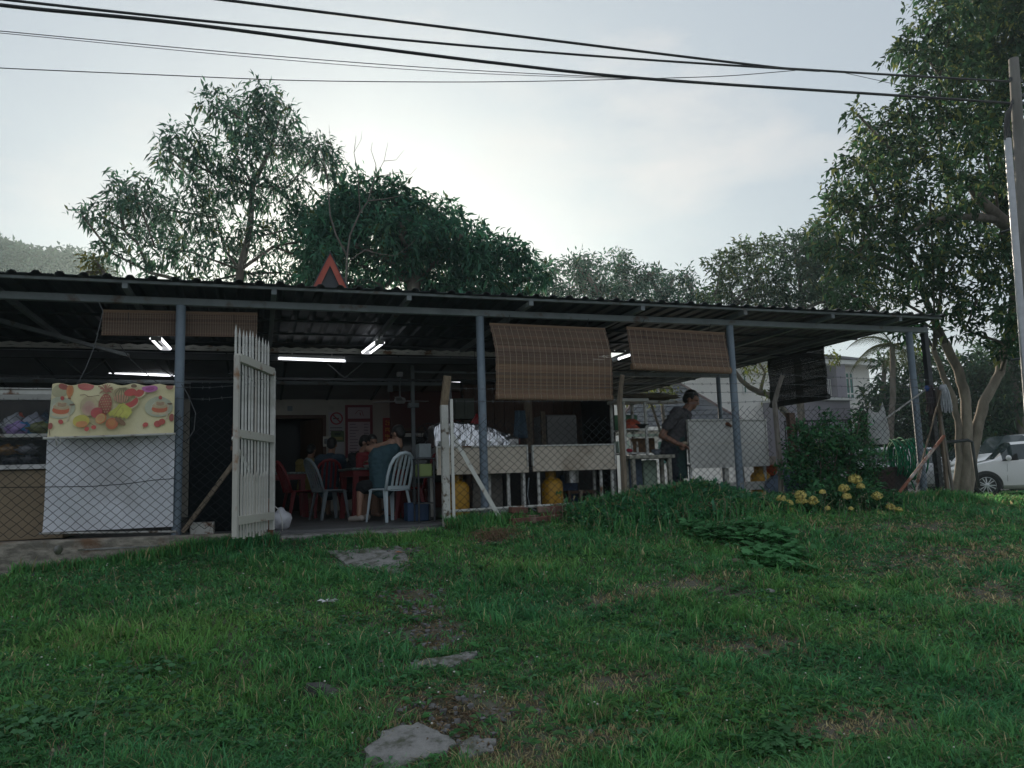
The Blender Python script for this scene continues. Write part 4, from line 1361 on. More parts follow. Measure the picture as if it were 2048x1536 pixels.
# gas cylinders
m_gas = mat('gas_yellow', (.50, .27, .02), .5, col2=(.40, .20, .02), ns=3, dirt=(.16, .09, .03), ds=4, dlo=.58, dhi=.72)
def gas(x, y, z, label, cut=True, mark=True):
    t = thing('gas_cylinder', label, 'gas cylinder', (x, y, z), 0, 'yellow gas cylinders')
    b = MB(); b.lathe([(.11, 0), (.125, .01), (.125, .04), (.142, .06), (.15, .10), (.15, .40), (.142, .45), (.11, .49), (.06, .51), (.04, .515)], n=20); b.build('tank', m_gas, t, .6, local=True)
    b = MB(); b.lathe([(.02, .51), (.02, .57), (.012, .60)], n=8); b.build('valve', m_steel, t, local=True)
    b = MB()
    for k in range(12):
        a0, a1 = .5 + k * .35, .5 + (k + 1) * .35
        b.add([(.09 * cos(a), .09 * sin(a), h) for a, h in ((a0, .49), (a1, .49), (a1, .62), (a0, .62))], [(0, 1, 2, 3)])
    o = b.build('guard_collar', m_gas, t, local=True)
    mo = o.modifiers.new('s', 'SOLIDIFY'); mo.thickness = .006
    if mark:
        b = MB()
        for (u0, v0, u1, v1) in ((-.05, -.03, -.05, .03), (-.05, .03, -.02, -.01), (-.02, -.01, .01, .03), (.01, .03, .01, -.03), (.03, .02, .05, .02), (.03, 0, .05, 0)):
            def sp(u, v):
                a = -pi / 2 + .35 + u / .15
                return Vector((.1525 * cos(a), .1525 * sin(a), .30 + v))
            b.bar(sp(u0, v0), sp(u1, v1), .012, .012)
        b.build('mark', mat('gas_green', (.02, .16, .05), .5) if 'gas_green' not in bpy.data.materials else bpy.data.materials['gas_green'], t, local=True)
    return t
gas(2.50, 9.98, .12, 'yellow gas cylinder under the first stall table by the gate post', mark=False)
gas(3.86, 10.05, .12, 'yellow gas cylinder with a green mark under the second stall table')
q = at(1527, 985, Y=9.9)
gas(q.x, 9.95, .12, 'dull yellow gas cylinder beside the blue plastic sheet', mark=False)
# white bucket, brown box under tables, hose, tin can
q = at(1008, 1030, Y=9.35)
t = thing('plastic_tub', 'white plastic tub on the ground beside the brick heap', 'tub', (q.x, 9.42, .05))
b = MB(); b.lathe([(.085, 0), (.10, .17), (.108, .175), (.108, .19)], n=16); b.build('tub_body', m_bagwhite, t, .6, local=True)
b = MB(); b.lathe([(.112, .19), (.112, .205), (.02, .21)], n=16); b.build('lid', m_panel2, t, .6, local=True)
q = at(1143, 953, Y=10.25)
b = MB(); b.lathe([(.10, -.09), (.105, .12), (.11, .125)], (q.x, 10.25, q.z), 20)
tag(b.build('tin_pot', m_alu, smooth=.6), 'shiny ribbed tin pot hanging below the second stall table', 'pot')
t = thing('low_stool', 'low brown wooden stool in the shade under the second stall table', 'stool', (4.35, 10.3, .12))
b = MB(); b.box(4.13, 4.57, 10.15, 10.45, .40, .44); b.build('seat', m_brownwood, t)
for x in (4.15, 4.51):
    for y in (10.17, 10.39):
        b = MB(); b.box(x, x + .04, y, y + .04, .12, .399); b.build('leg', m_brownwood, t)
b = MB(); b.tube([at(1058, 955, Y=9.72), at(1055, 990, Y=9.72), at(1060, 1015, Y=9.6), at(1072, 1022, Y=9.5)], .007, 6)
tag(b.build('gas_hose', m_steel, smooth=True), 'thin grey hose hanging between the two cream stall tables', 'hose')

# ------------------------------------------------------------------ brick heap by the fence
m_brick = mat('old_brick', (.17, .075, .055), .9, col2=(.10, .05, .04), ns=8, bump=.5, bs=50, dirt=(.22, .18, .15), ds=7, dlo=.58, dhi=.72)
m_brick2 = mat('pale_brick', (.24, .16, .125), .9, col2=(.13, .09, .075), ns=8, bump=.5, bs=50)
b = MB(); b.box(-.11, .11, -.05, .05, 0, .07); mb1 = b.mesh('brick', m_brick, bevel=.006)
mb2 = mb1.copy(); mb2.materials.clear(); mb2.materials.append(m_brick2)
BL = ['lower left red', 'second lower', 'lower middle', 'lower right', 'upper left', 'pale upper', 'upper middle', 'rightmost', 'topmost left', 'pale topmost middle', 'topmost right', 'pale tilted front', 'lowest front']
BR = [(1038, 1052, .2, 0), (1058, 1056, -.3, 0), (1085, 1050, .1, 0), (1108, 1046, .4, 0), (1040, 1036, -.1, 1), (1062, 1043, .3, 1), (1098, 1036, 0, 1), (1118, 1030, .2, 0), (1036, 1021, .15, 1), (1092, 1020, -.2, 1), (1112, 1018, .25, 1), (1075, 1066, .5, 0), (1060, 1072, -.2, 0)]
for k, (px, py, a, lv) in enumerate(BR):
    p = at(px, py, Y=8.86 if py > 1045 else 8.98)
    o = obj('brick', mb2 if k in (5, 9, 11) else mb1)
    zg = max(float(gz(p.x, p.y)) + .005, p.z - .03)
    o.location = (p.x, p.y, zg)
    o.rotation_euler = (RND.uniform(-.08, .08), RND.uniform(-.08, .08), a)
    tag(o, BL[k] + ' brick of the small heap at the foot of the wire fence', 'brick', 'bricks heaped by the wire fence')
# ------------------------------------------------------------------ kitchen corner seen over the stall tables
def crate(name, label, cat, x0, x1, y0, y1, z0, z1, m, bev=.01, group=None):
    b = MB(); b.box(x0, x1, y0, y1, z0, z1)
    return tag(b.build(name, m, bevel=bev), label, cat, group)
def K(px, py, Y): return at(px, py, Y=Y)
a, c = K(1092, 829, 11.6), K(1157, 905, 11.6)
t = thing('fridge', 'pale grey fridge in the dim kitchen below the large bamboo blind', 'fridge', ((a.x + c.x) / 2, 11.8, .12))
m_fr = mat('fridge_grey', (.20, .20, .19), .4, col2=(.16, .16, .155), ns=1.5)
b = MB(); b.box(a.x, c.x, 11.65, 12.2, .12, a.z); b.build('body', m_fr, t, bevel=.012)
b = MB(); b.box(a.x + .01, c.x - .01, 11.61, 11.645, 1.15, a.z - .02); b.build('door', m_fr, t, bevel=.008)
b = MB(); b.box(a.x + .01, c.x - .01, 11.61, 11.645, .16, 1.13); b.build('door', m_fr, t, bevel=.008)
b = MB(); b.box(a.x + .04, a.x + .06, 11.58, 11.612, .8, 1.08); b.build('handle', m_alu, t)
b = MB(); b.box(a.x - .09, a.x - .02, 11.58, 11.63, .12, a.z + .05); tag(b.build('timber_post', m_oldwood), 'pale timber post at the left side of the grey fridge', 'post')
a, c = K(1053, 800, 11.3), K(1062, 890, 11.3)
crate('timber_post', 'brown timber post in the kitchen between blue cloth and fridge', 'post', a.x - .03, c.x + .04, 11.3, 11.38, .12, 2.6, m_oldwood)
a, c = K(906, 798, 12.8), K(946, 838, 12.8)
t = thing('wall_cabinet', 'dull green wall cabinet behind the white gate post', 'cabinet', ((a.x + c.x) / 2, 12.9, c.z))
m_cab = mat('cabinet_green', (.13, .15, .12), .6, col2=(.10, .115, .095), ns=3)
b = MB(); b.box(a.x, c.x, 12.7, 13.0, c.z, a.z); b.build('body', m_cab, t)
for k in range(2):
    xm = (a.x + c.x) / 2
    b = MB(); b.box(a.x + .012 if k == 0 else xm + .006, xm - .006 if k == 0 else c.x - .012, 12.68, 12.698, c.z + .02, a.z - .02); b.build('door', m_cab, t)
crate('timber_post', 'thin pale post left of the green wall cabinet', 'post', a.x - .12, a.x - .07, 12.6, 12.66, .12, 2.4, m_ceiling)
q = K(953, 862, 10.9)
bag('red_bag', 'red plastic bag hanging behind the blue column in the kitchen', (q.x, 10.9, q.z - .17), (.10, .07, .21), mat('red_plastic', (.34, .025, .03), .4, col2=(.22, .015, .02), ns=9), 4)
b = MB(); b.tube([(q.x, 10.9, q.z + .2), (q.x, 10.9, 2.6)], .004, 4, False); tag(b.build('string', m_black), 'thin cord holding the red plastic bag', 'cord')
q = K(1040, 850, 11.0)
rows = [[(q.x - .07 - .04 * v + (.15 + .08 * v) * u, 11.0 + .02 * sin(u * 12 + v), q.z + .22 - .42 * v) for u in np.linspace(0, 1, 9)] for v in np.linspace(0, 1, 7)]
b = MB(); b.grid(rows); o = b.build('hanging_cloth', mat('blue_grey_cloth', (.07, .11, .15), .9), smooth=True)
tag(o, 'blue grey cloth hanging in the kitchen left of the timber post', 'cloth'); o.modifiers.new('s', 'SOLIDIFY').thickness = .008
# shelf with jars behind the foil
t = thing('kitchen_shelf', 'dark kitchen shelf with small jars behind the foil cover', 'shelf', (3.6, 12.3, .12))
b = MB(); b.box(3.2, 4.35, 12.2, 12.6, 1.18, 1.22); b.build('board', m_brownwood, t)
b = MB(); b.box(3.2, 3.25, 12.2, 12.6, .12, 1.179); b.box(4.3, 4.35, 12.2, 12.6, .12, 1.179); b.build('side', m_brownwood, t)
b = MB(); b.box(3.2, 4.35, 12.2, 12.6, .66, .70); b.build('board', m_brownwood, t)
for k, (x, c, h, nm) in enumerate(((3.30, (.5, .12, .05), .14, 'orange'), (3.48, (.5, .5, .48), .12, 'white'), (3.62, (.35, .25, .12), .18, 'tan'), (3.80, (.45, .45, .42), .10, 'pale'), (3.98, (.12, .25, .12), .16, 'green'), (4.15, (.4, .06, .05), .12, 'red'))):
    t2 = thing('jar', '%s jar standing on the dark kitchen shelf' % nm, 'jar', (x, 12.35, 1.2205), 0, 'jars on the kitchen shelf')
    b = MB(); b.lathe([(.045, 0), (.05, .01), (.05, h - .03), (.035, h)], n=12); b.build('jar_body', mat('jar_' + nm, c, .3), t2, .6, local=True)
    b = MB(); b.lathe([(.04, h), (.04, h + .025), (.01, h + .027)], n=12); b.build('lid', m_black, t2, .6, local=True)
q = K(1018, 880, 10.6)
t = thing('steel_pot', 'dented steel stock pot behind the first stall table', 'pot', (q.x, 10.6, 1.0))
b = MB(); b.lathe([(.13, 0), (.14, .02), (.14, .2), (.15, .21)], n=20); b.build('pot_body', m_alu, t, .6, local=True)
b = MB(); b.lathe([(.15, .212), (.10, .24), (.02, .25), (.02, .28)], n=20); b.build('lid', m_alu, t, .6, local=True)
crate('side_table', 'dark work bench carrying the stock pot behind the stall tables', 'bench', 3.3, 4.75, 10.5, 10.95, .13, .998, m_darkwall)
crate('blue_drum', 'dark blue drum in the shade under the second stall table', 'drum', 4.15, 4.42, 10.46, 10.495, .14, .66, mat('blue_drum', (.02, .05, .14), .5))

# pedestal fan in the gate opening
fc = K(856, 872, 10.4)
t = thing('pedestal_fan', 'black pedestal fan just inside the gate opening', 'fan', (fc.x, fc.y, .12))
b = MB(); b.lathe([(.20, .12), (.20, .14), (.05, .17), (.03, .18)], (fc.x, fc.y, 0), 18); b.build('base', m_black, t, .6)
b = MB(); b.tube([(fc.x, fc.y, .16), (fc.x, fc.y, fc.z - .05)], .022, 8); b.build('pole', m_black, t)
b = MB(); b.ball((fc.x, fc.y, fc.z), (.07, .11, .08), 10); b.build('motor', m_black, t, True)
b = MB()
for R_, yo in ((.17, -.09), (.17, .0), (.12, -.13), (.06, -.15)):
    b.tube([(fc.x + R_ * cos(a), fc.y + yo, fc.z + R_ * sin(a)) for a in np.linspace(0, 2 * pi, 25)], .004, 4, False)
for k in range(28):
    a = 2 * pi * k / 28
    b.tube([(fc.x + .05 * cos(a), fc.y - .15, fc.z + .05 * sin(a)), (fc.x + .12 * cos(a), fc.y - .13, fc.z + .12 * sin(a)), (fc.x + .17 * cos(a), fc.y - .09, fc.z + .17 * sin(a)), (fc.x + .17 * cos(a), fc.y, fc.z + .17 * sin(a))], .0025, 3, False)
b.build('guard', m_black, t)
for k in range(3):
    a = k * 2 * pi / 3
    b = MB(); b.bar((fc.x + .03 * cos(a), fc.y - .08, fc.z + .03 * sin(a)), (fc.x + .15 * cos(a), fc.y - .08, fc.z + .15 * sin(a)), .09, .006); b.build('blade', m_black, t)
# small trolley with a grey box by the post, and bottles
t = thing('metal_trolley', 'thin legged dark metal trolley beside the white gate post', 'trolley', (2.05, 10.1, .12))
for x in (1.93, 2.13):
    for y in (9.75, 10.05):
        b = MB(); b.tube([(x, y, .12), (x, y, .92)], .012, 6); b.build('leg', m_darksteel, t)
for z in (.35, .68, .92):
    b = MB(); b.box(1.915, 2.145, 9.735, 10.065, z, z + .015); b.build('tray', m_darksteel, t)
crate('grey_box', 'small grey box standing on the metal trolley', 'box', 1.95, 2.11, 9.78, 10.02, .936, 1.12, m_steel)
crate('yellow_crate', 'pale yellow green box on the lower tray of the metal trolley', 'box', 1.94, 2.12, 9.78, 10.02, .696, .86, mat('yellow_green', (.20, .26, .09), .6))
crate('blue_crate', 'dark blue crate on the floor under the pedestal fan trolley', 'crate', 1.86, 2.14, 10.15, 10.45, .1205, .36, mat('crate_blue', (.03, .07, .15), .5))

# ------------------------------------------------------------------ stand and shelf unit at the cook
t = thing('wooden_stand', 'small pale wooden stand below the white shelf unit', 'stand', (5.23, 9.8, .12))
m_pale = mat('pale_wood', (.36, .35, .29), .75, col2=(.26, .25, .20), ns=4, stretch=(1, 6, 6), dirt=(.14, .10, .07), ds=4, dlo=.56, dhi=.7)
b = MB(); b.box(4.89, 5.60, 9.68, 9.98, .855, .905); b.build('top', m_pale, t, bevel=.004)
for x in (4.93, 5.50):
    for y in (9.70, 9.92):
        b = MB(); b.box(x, x + .05, y, y + .05, .12, .854); b.build('leg', m_pale, t)
b = MB(); b.box(4.985, 5.495, 9.71, 9.74, .42, .49); b.build('rail', m_pale, t)
crate('leaning_sheet', 'dark blue grey panel leaning behind the wooden stand', 'panel', 5.02, 5.24, 10.0, 10.02, .13, .86, mat('blue_panel', (.06, .09, .13), .6))
crate('plastic_can', 'pale green plastic can on the floor behind the wooden stand', 'can', 5.26, 5.48, 10.0, 10.12, .13, .84, mat('can_green', (.38, .50, .38), .5, trans=.2))
t = thing('white_shelf_unit', 'white framed shelf unit with bowls and boards left of the cook', 'shelf unit', (5.1, 10.3, .12))
ua, ub = K(1244, 797, 10.1), K(1297, 905, 10.1)
x0, x1 = ua.x, ub.x
zt = ua.z
for x in (x0, x1 - .035):
    for y in (10.08, 10.5):
        b = MB(); b.box(x, x + .035, y, y + .035, .12, zt - .05); b.build('upright', m_white_worn, t)
b = MB(); b.box(x0 - .03, x1 + .03, 10.05, 10.56, zt - .049, zt); b.build('top_shelf', m_white_worn, t, bevel=.01)
b = MB(); b.box(x1 + .031, x1 + .75, 10.3, 10.56, zt - .035, zt - .005); b.build('top_shelf', m_white_worn, t)
zs = [K(1270, 857, 10.1).z, K(1270, 905, 10.1).z]
for z in zs:
    b = MB(); b.box(x0 + .036, x1 - .036, 10.085, 10.53, z - .02, z); b.build('shelf', m_white_worn, t)
zg = K(1290, 868, 10.2).z
b = MB(); b.box(x0 + .1, x1 + .33, 10.20, 10.3, zg - .035, zg); b.build('shelf', mat('shelf_green_white', (.60, .72, .60), .4), t)
q = K(1262, 840, 10.25)
bw = thing('red_bowl', 'upturned orange red bowl on the white shelf unit', 'bowl', (q.x, 10.25, zs[0]))
b = MB(); b.lathe([(.16, 0), (.155, .05), (.12, .11), (.06, .145), (.05, .15)], n=20); b.build('bowl_body', mat('bowl_red', (.42, .08, .04), .4), bw, True, local=True)
t2 = thing('black_pan', 'black pan with red rim in front of the orange red bowl', 'pan', (q.x + .1, 10.2, zs[0]))
b = MB(); b.lathe([(.10, 0.0), (.15, .06), (.155, .065)], n=18); b.build('pan_body', m_black, t2, True, local=True)
crate('green_board', 'green plastic board behind the white shelf unit', 'board', x0 + .1, x1 + .1, 10.58, 10.6, zs[0] - .02, zs[0] + .24, mat('board_green', (.10, .26, .13), .5))
crate('brown_board', 'brown chopping board standing below the pale green shelf', 'board', x1 - .12, x1 + .28, 10.4, 10.43, zs[1], zg - .05, mat('board_brown', (.26, .15, .075), .6, col2=(.2, .11, .05), ns=5, stretch=(1, 1, 8)))
crate('white_tub', 'pale green white box on the lowest shelf of the white unit', 'box', x0 - .08, x0 + .1, 10.12, 10.3, zs[1] + .001, zs[1] + .17, mat('tub_white', (.55, .68, .56), .4))
for k in range(2):
    b = MB(); b.lathe([(.018, 0), (.018, .11), (.008, .13), (.008, .16)], (x0 + .17 + k * .09, 10.2, zs[1] + .001), 8)
    tag(b.build('bottle', m_white_worn, smooth=.6), ['short white bottle on the lowest shelf of the white unit', 'white bottle nearest the right upright of the shelf unit'][k], 'bottle', 'bottles on the shelf unit')
b = MB(); b.ball((x0 + .07, 10.1, zs[1] + .03), (.06, .05, .03), 10); tag(b.build('red_cloth', mat('cloth_red', (.35, .03, .05), .7), smooth=True), 'small red crumpled cloth at the foot of the shelf unit', 'cloth')
q = K(1310, 897, 10.15)
b = MB(); b.lathe([(.03, 0), (.075, .05), (.085, .09), (.088, .09)], (q.x, 10.1, .906), 16); tag(b.build('grey_bowl', mat('bowl_grey', (.30, .34, .40), .4), smooth=True), 'grey blue bowl on the wooden stand beside the cook', 'bowl')
q = K(1300, 785, 10.3)
bag('sacking', 'brown folded sacking heaped on top of the white shelf unit', (q.x, 10.3, zt), (.50, .12, .05), mat('sacking', (.14, .115, .075), .9, col2=(.09, .075, .05), ns=6, bump=.4), 9, 'sack', False, .2)
# orange red bowl and bits at the right of table 3
q = K(1536, 935, 10.0)
t2 = thing('orange_basin', 'orange red plastic basin right of the tall stall board', 'basin', (q.x, 10.0, q.z - .12))
b = MB(); b.lathe([(.10, 0), (.17, .14), (.185, .145), (.185, .155)], n=20); b.build('basin_body', mat('basin_orange', (.48, .09, .03), .45), t2, .6, local=True)
b = MB(); b.box(-.1, .1, -.1, .1, -(q.z - .12 - .12), -.001); b.build('stool_block', m_darkwall, t2, local=True)
crate('pale_box', 'small pale crumpled carton beside the cranked fence post', 'carton', q.x + .02, q.x + .2, 10.05, 10.2, q.z + .04, q.z + .17, mat('carton', (.32, .29, .25), .8))
# low stools and pale boxes under table 3
q = K(1410, 1000, 10.1)
crate('white_crate', 'low white plastic crate on the floor below the tall stall board', 'crate', q.x - .15, q.x + .25, 10.0, 10.3, .1205, .30, m_white_worn)
q = K(1445, 990, 9.7)
bag('white_bundle', 'small white bundle on the floor below the tall stall board', (q.x, 9.7, .12), (.11, .09, .10), m_bagwhite, 12, 'bundle')
# ------------------------------------------------------------------ people
m_skin = mat('skin', (.26, .135, .085), .5, col2=(.22, .11, .07), ns=8)
m_skin2 = mat('skin_light', (.36, .21, .145), .5, col2=(.31, .175, .12), ns=8)
m_hair = mat('black_hair', (.012, .011, .011), .45, col2=(.02, .018, .017), ns=30, bump=.5, bs=120)
m_eye = mat('eye', (.02, .02, .02), .2)

def fuse(b, name, m, voxel=.011, smooth_it=5, shrink=.5, wrinkle=0):
    """one continuous surface from overlapping limbs"""
    me = b.mesh(name, None)
    o = bpy.data.objects.new(name + '_tmp', me)
    COL.objects.link(o)
    r = o.modifiers.new('r', 'REMESH')
    r.mode = 'VOXEL'
    r.voxel_size = voxel
    s = o.modifiers.new('s', 'SMOOTH')
    s.factor = shrink
    s.iterations = smooth_it
    dg = bpy.context.evaluated_depsgraph_get()
    dg.update()
    me2 = bpy.data.meshes.new_from_object(o.evaluated_get(dg))
    bpy.data.objects.remove(o)
    bpy.data.meshes.remove(me)
    me2.name = name
    if wrinkle:
        from mathutils import noise as mnoise
        vs_, ns_ = [v.co.copy() for v in me2.vertices], [v.normal.copy() for v in me2.vertices]
        for v, c_, n_ in zip(me2.vertices, vs_, ns_):
            q = Vector((c_.x * 9 + c_.z * 5, c_.y * 9, c_.z * 17))
            v.co = c_ + n_ * (wrinkle * (1 - 2 * abs(mnoise.noise(q))) + wrinkle * .8 * mnoise.noise(q * 2.1))
    me2.materials.clear()
    me2.materials.append(m)
    me2.polygons.foreach_set('use_smooth', [True] * len(me2.polygons))
    return me2

def head_mb(b, c, fwd, up, s=1.0, hairm=None):
    """skull, jaw, nose, ears, brow around head centre c; returns its matrix"""
    f_ = Vector(fwd).normalized()
    u_ = Vector(up)
    u_ = (u_ - f_ * u_.dot(f_)).normalized()
    r_ = f_.cross(u_)
    M = Matrix((r_, f_, u_)).transposed()
    P = lambda x, y, z: Vector(c) + M @ Vector((x * s, y * s, z * s))
    b.ball(P(0, -.012, .03), (.074 * s, .092 * s, .088 * s), 14, M)
    b.ball(P(0, .028, -.045), (.056 * s, .064 * s, .070 * s), 12, M)
    b.ball(P(0, .062, -.088), (.028 * s, .026 * s, .022 * s), 8, M)
    b.capsule(P(0, .086, .012), P(0, .104, -.026), .010 * s, .015 * s, 8)
    b.capsule(P(-.034, .072, .026), P(.034, .072, .026), .016 * s, .016 * s, 8)
    b.capsule(P(-.022, .080, -.056), P(.022, .080, -.056), .011 * s, .011 * s, 8)
    for k in (-1, 1): b.ball(P(k * .076, -.008, -.008), (.012 * s, .022 * s, .032 * s), 8, M)
    return M, P

def hair_mesh(c, M, P, s, long_=0.0, bun=False):
    b = MB()
    b.ball(P(0, -.020, .045), (.083 * s, .098 * s, .088 * s), 14, M)
    b.ball(P(0, -.055, -.005), (.076 * s, .065 * s, .075 * s), 12, M)
    if long_:
        b.capsule(P(0, -.065, -.02), P(0, -.085, -.02 - long_), .07 * s, .05 * s, 10)
    if bun: b.ball(P(0, -.115, .02), .045 * s, 10)
    me = fuse(b, 'hair', m_hair, .012, 3)
    # keep the face free
    bm = bmesh.new()
    bm.from_mesh(me)
    Mi = M.transposed()
    kill = []
    for v in bm.verts:
        q = Mi @ (v.co - Vector(c))
        if q.y / s > .045 and q.z / s < .062: kill.append(v)
    bmesh.ops.delete(bm, geom=kill, context='VERTS')
    bm.to_mesh(me)
    bm.free()
    return me

def hand_mb(b, wrist, d, palm_n, s=1.0, curl=.6, side=1):
    """palm, four bent fingers of different lengths and a thumb"""
    d = Vector(d).normalized()
    n = Vector(palm_n)
    n = (n - d * n.dot(d)).normalized()
    x = d.cross(n) * side
    w_ = Vector(wrist)
    kn = w_ + d * .085 * s
    b.capsule(w_, w_ + d * .035 * s, .025 * s, .03 * s, 8)
    for k, off in enumerate((-.030, -.010, .010, .030)):
        b.capsule(w_ + d * .02 * s + x * off * .7 * s, kn + x * off * s, .016 * s, .013 * s, 7)
        L = (.062, .074, .070, .054)[k] * s
        a1, a2 = curl * .7, curl * 1.7
        p0 = kn + x * off * s
        p1 = p0 + (d * cos(a1) + n * sin(a1)) * L * .55
        p2 = p1 + (d * cos(a2) + n * sin(a2)) * L * .5
        b.capsule(p0, p1, .0105 * s, .0095 * s, 7)
        b.capsule(p1, p2, .0095 * s, .008 * s, 7)
    t0 = w_ + d * .03 * s - x * .025 * s
    t1 = t0 + (d * .6 - x * .6 + n * .45).normalized() * .04 * s
    t2 = t1 + (d * .8 - x * .1 + n * .6).normalized() * .034 * s
    b.capsule(t0, t1, .014 * s, .011 * s, 7)
    b.capsule(t1, t2, .011 * s, .009 * s, 7)

def chainlimb(b, pts, rs, n=12):
    for (p, q), (r1, r2) in zip(zip(pts[:-1], pts[1:]), zip(rs[:-1], rs[1:])): b.capsule(p, q, r1, r2, n)

def person(label, loc, J, skin, shirt, trousers, hair=dict(), shorts=True, sleeve=.55, apron=None, s=1.0, shoes=None, group=None):
    """J: joints in place coordinates: pelvis, chest, neck, head, (sho, elb, wri)(L,R), (hip, kne, ank)(L,R), fwd, face, toes"""
    t = thing('person', label, 'person', loc, 0, group)
    b = MB()
    pel, che, nec, hd = [Vector(J[k]) for k in ('pel', 'che', 'nec', 'head')]
    fwd = Vector(J['fwd']).normalized()
    b.capsule(pel, che, .135 * s, .145 * s, 14)
    b.capsule(che, nec + (che - nec) * .25, .145 * s, .08 * s, 14)
    b.capsule(nec, hd + Vector((0, 0, -.05)), .062 * s, .055 * s, 10)
    M, P = head_mb(b, hd, J['face'], J.get('up', (0, 0, 1)), s)
    sh = MB()
    sh.capsule(pel - (che - pel) * .10, che, .155 * s, .163 * s, 14)
    sh.capsule(che, nec + (che - nec) * .30, .163 * s, .10 * s, 14)
    tr = MB()
    tr.capsule(pel - Vector((0, 0, .02)), pel + (che - pel) * .12, .150 * s, .150 * s, 14)
    for side in ('L', 'R'):
        so, el, wr = [Vector(J[k + side]) for k in ('sho', 'elb', 'wri')]
        b.capsule(che.lerp(nec, .55), so, .07 * s, .062 * s, 12)
        chainlimb(b, [so, el, wr], [.055 * s, .042 * s, .029 * s])
        hand_mb(b, wr, J.get('hd' + side, wr - el), J.get('hn' + side, fwd), s, J.get('curl', .6), 1 if side == 'R' else -1)
        sh.capsule(che.lerp(nec, .55), so, .085 * s, .075 * s, 12)
        sh.capsule(so, so.lerp(el, sleeve), .073 * s, .068 * s, 12)
        hi, kn, an = [Vector(J[k + side]) for k in ('hip', 'kne', 'ank')]
        chainlimb(b, [hi, kn, an], [.088 * s, .058 * s, .038 * s])
        b.capsule(kn, kn.lerp(an, .35), .055 * s, .056 * s, 10)
        toe = Vector(J['toes']).normalized()
        b.capsule(an + Vector((0, 0, -.03)), an + toe * .13 + Vector((0, 0, -.045)), .038 * s, .03 * s, 8)
        tr.capsule(hi, hi.lerp(kn, .9 if shorts else 1), .102 * s, .088 * s if shorts else .078 * s, 12)
        if not shorts: tr.capsule(kn, kn.lerp(an, .95), .078 * s, .065 * s, 12)
        if shoes:
            q = MB()
            q.capsule(an + Vector((0, 0, -.035)) - toe * .05, an + toe * .16 + Vector((0, 0, -.048)), .046 * s, .042 * s, 10)
            obj('shoe', fuse(q, 'shoe', shoes, .012, 2), t)
    obj('body', fuse(b, 'body', skin, .0105, 4), t)
    obj('shirt', fuse(sh, 'shirt', shirt, .014, 4, wrinkle=.011), t)
    obj('shorts' if shorts else 'trousers', fuse(tr, 'trousers', trousers, .014, 4, wrinkle=.010), t)
    if hair is not None: obj('hair', hair_mesh(hd, M, P, s, **hair), t)
    q = MB()
    for k in (-1, 1): q.ball(P(k * .031, .083, .012), (.012 * s, .007 * s, .006 * s), 8, M)
    q.build('eye', m_eye, t, True)
    return t, P, M

# ---- the cook, standing behind the tall stall board, looking down at his hands
m_tee = mat('grey_tee', (.060, .056, .060), .9, col2=(.085, .078, .082), ns=12, bump=.15)
m_dark = mat('dark_trousers', (.018, .022, .03), .85)
m_apron = mat('green_apron', (.015, .05, .045), .75, col2=(.012, .04, .036), ns=5)
cy = 10.02
k0 = K(1345, 1000, cy)
CX = K(1345, 900, cy).x
hd = K(1381, 800, cy)
hd = Vector((hd.x, cy - .03, hd.z))
ne = Vector((K(1371, 822, cy).x, cy, K(1371, 822, cy).z))
fw = Vector((.80, -.60, 0)).normalized()
lf = Vector((0, 0, 1)).cross(fw)         # his left
che = Vector((K(1358, 852, cy).x, cy, K(1358, 852, cy).z))
pel = Vector((K(1348, 930, cy).x, cy, 1.0))
J = dict(pel=pel, che=che, nec=ne, head=hd, fwd=fw, face=fw * .86 + Vector((-.02, -.25, -.40)), toes=fw)
soR = che + Vector((0, 0, .185)) - lf * .185
soL = che + Vector((0, 0, .185)) + lf * .185
J.update(shoR=soR, shoL=soL)
elR = Vector((K(1322, 872, cy - .1).x, cy - .12, K(1322, 872, cy).z))
wrR = K(1357, 888, cy - .28)
J['elbR'] = elR
J['wriR'] = wrR
J['elbL'] = soL + Vector((.06, .02, -.29))
J['wriL'] = wrR + Vector((.10, .04, .0)) + lf * .05
J['hdR'] = (.7, -.35, -.2); J['hnR'] = (.1, .1, -1)
J['hdL'] = (-.5, -.7, -.2); J['hnL'] = (-.3, .0, -1)
for sd, k in (('R', -1), ('L', 1)):
    J['hip' + sd] = pel + lf * .095 * k - Vector((0, 0, .06))
    J['kne' + sd] = Vector((pel.x, cy, .56)) + lf * .10 * k + fw * .03
    J['ank' + sd] = Vector((pel.x, cy, .20)) + lf * .11 * k
cook, P, M = person('man in grey tee shirt and green apron standing at the stall, looking down', (pel.x, cy, .12), J, m_skin, m_tee, m_dark, dict(), False, .62, s=1.17, shoes=m_black)
# apron wrapped over chest and thighs
rows = []
for v in np.linspace(0, 1, 16):
    z = che.z + .09 - v * .86
    hw_ = np.interp(v, [0, .22, .34, 1], [.10, .15, .21, .23])
    c0 = Vector((np.interp(z, [pel.z, che.z], [pel.x, che.x]), cy, z))
    row = []
    for u in np.linspace(-1, 1, 15):
        a = u * np.interp(v, [0, .34, 1], [.62, 1.25, 1.3])
        rad = .178 + .012 * v + .006 * sin(u * 9 + v * 4)
        row.append(c0 + (fw * cos(a) + lf * sin(a)) * rad)
    rows.append(row)
b = MB(); b.grid(rows)
ap = b.build('apron', m_apron, cook, True)
ap.modifiers.new('s', 'SOLIDIFY').thickness = .006
b = MB()
for k in (-1, 1):
    pts_ = [rows[0][7 + k * 6], ne + lf * k * .075 + fw * .03 + Vector((0, 0, .015)), ne + lf * k * .06 - fw * .05 + Vector((0, 0, .03))]
    b.tube(pts_, .008, 5)
b.build('apron_strap', m_apron, cook, True)
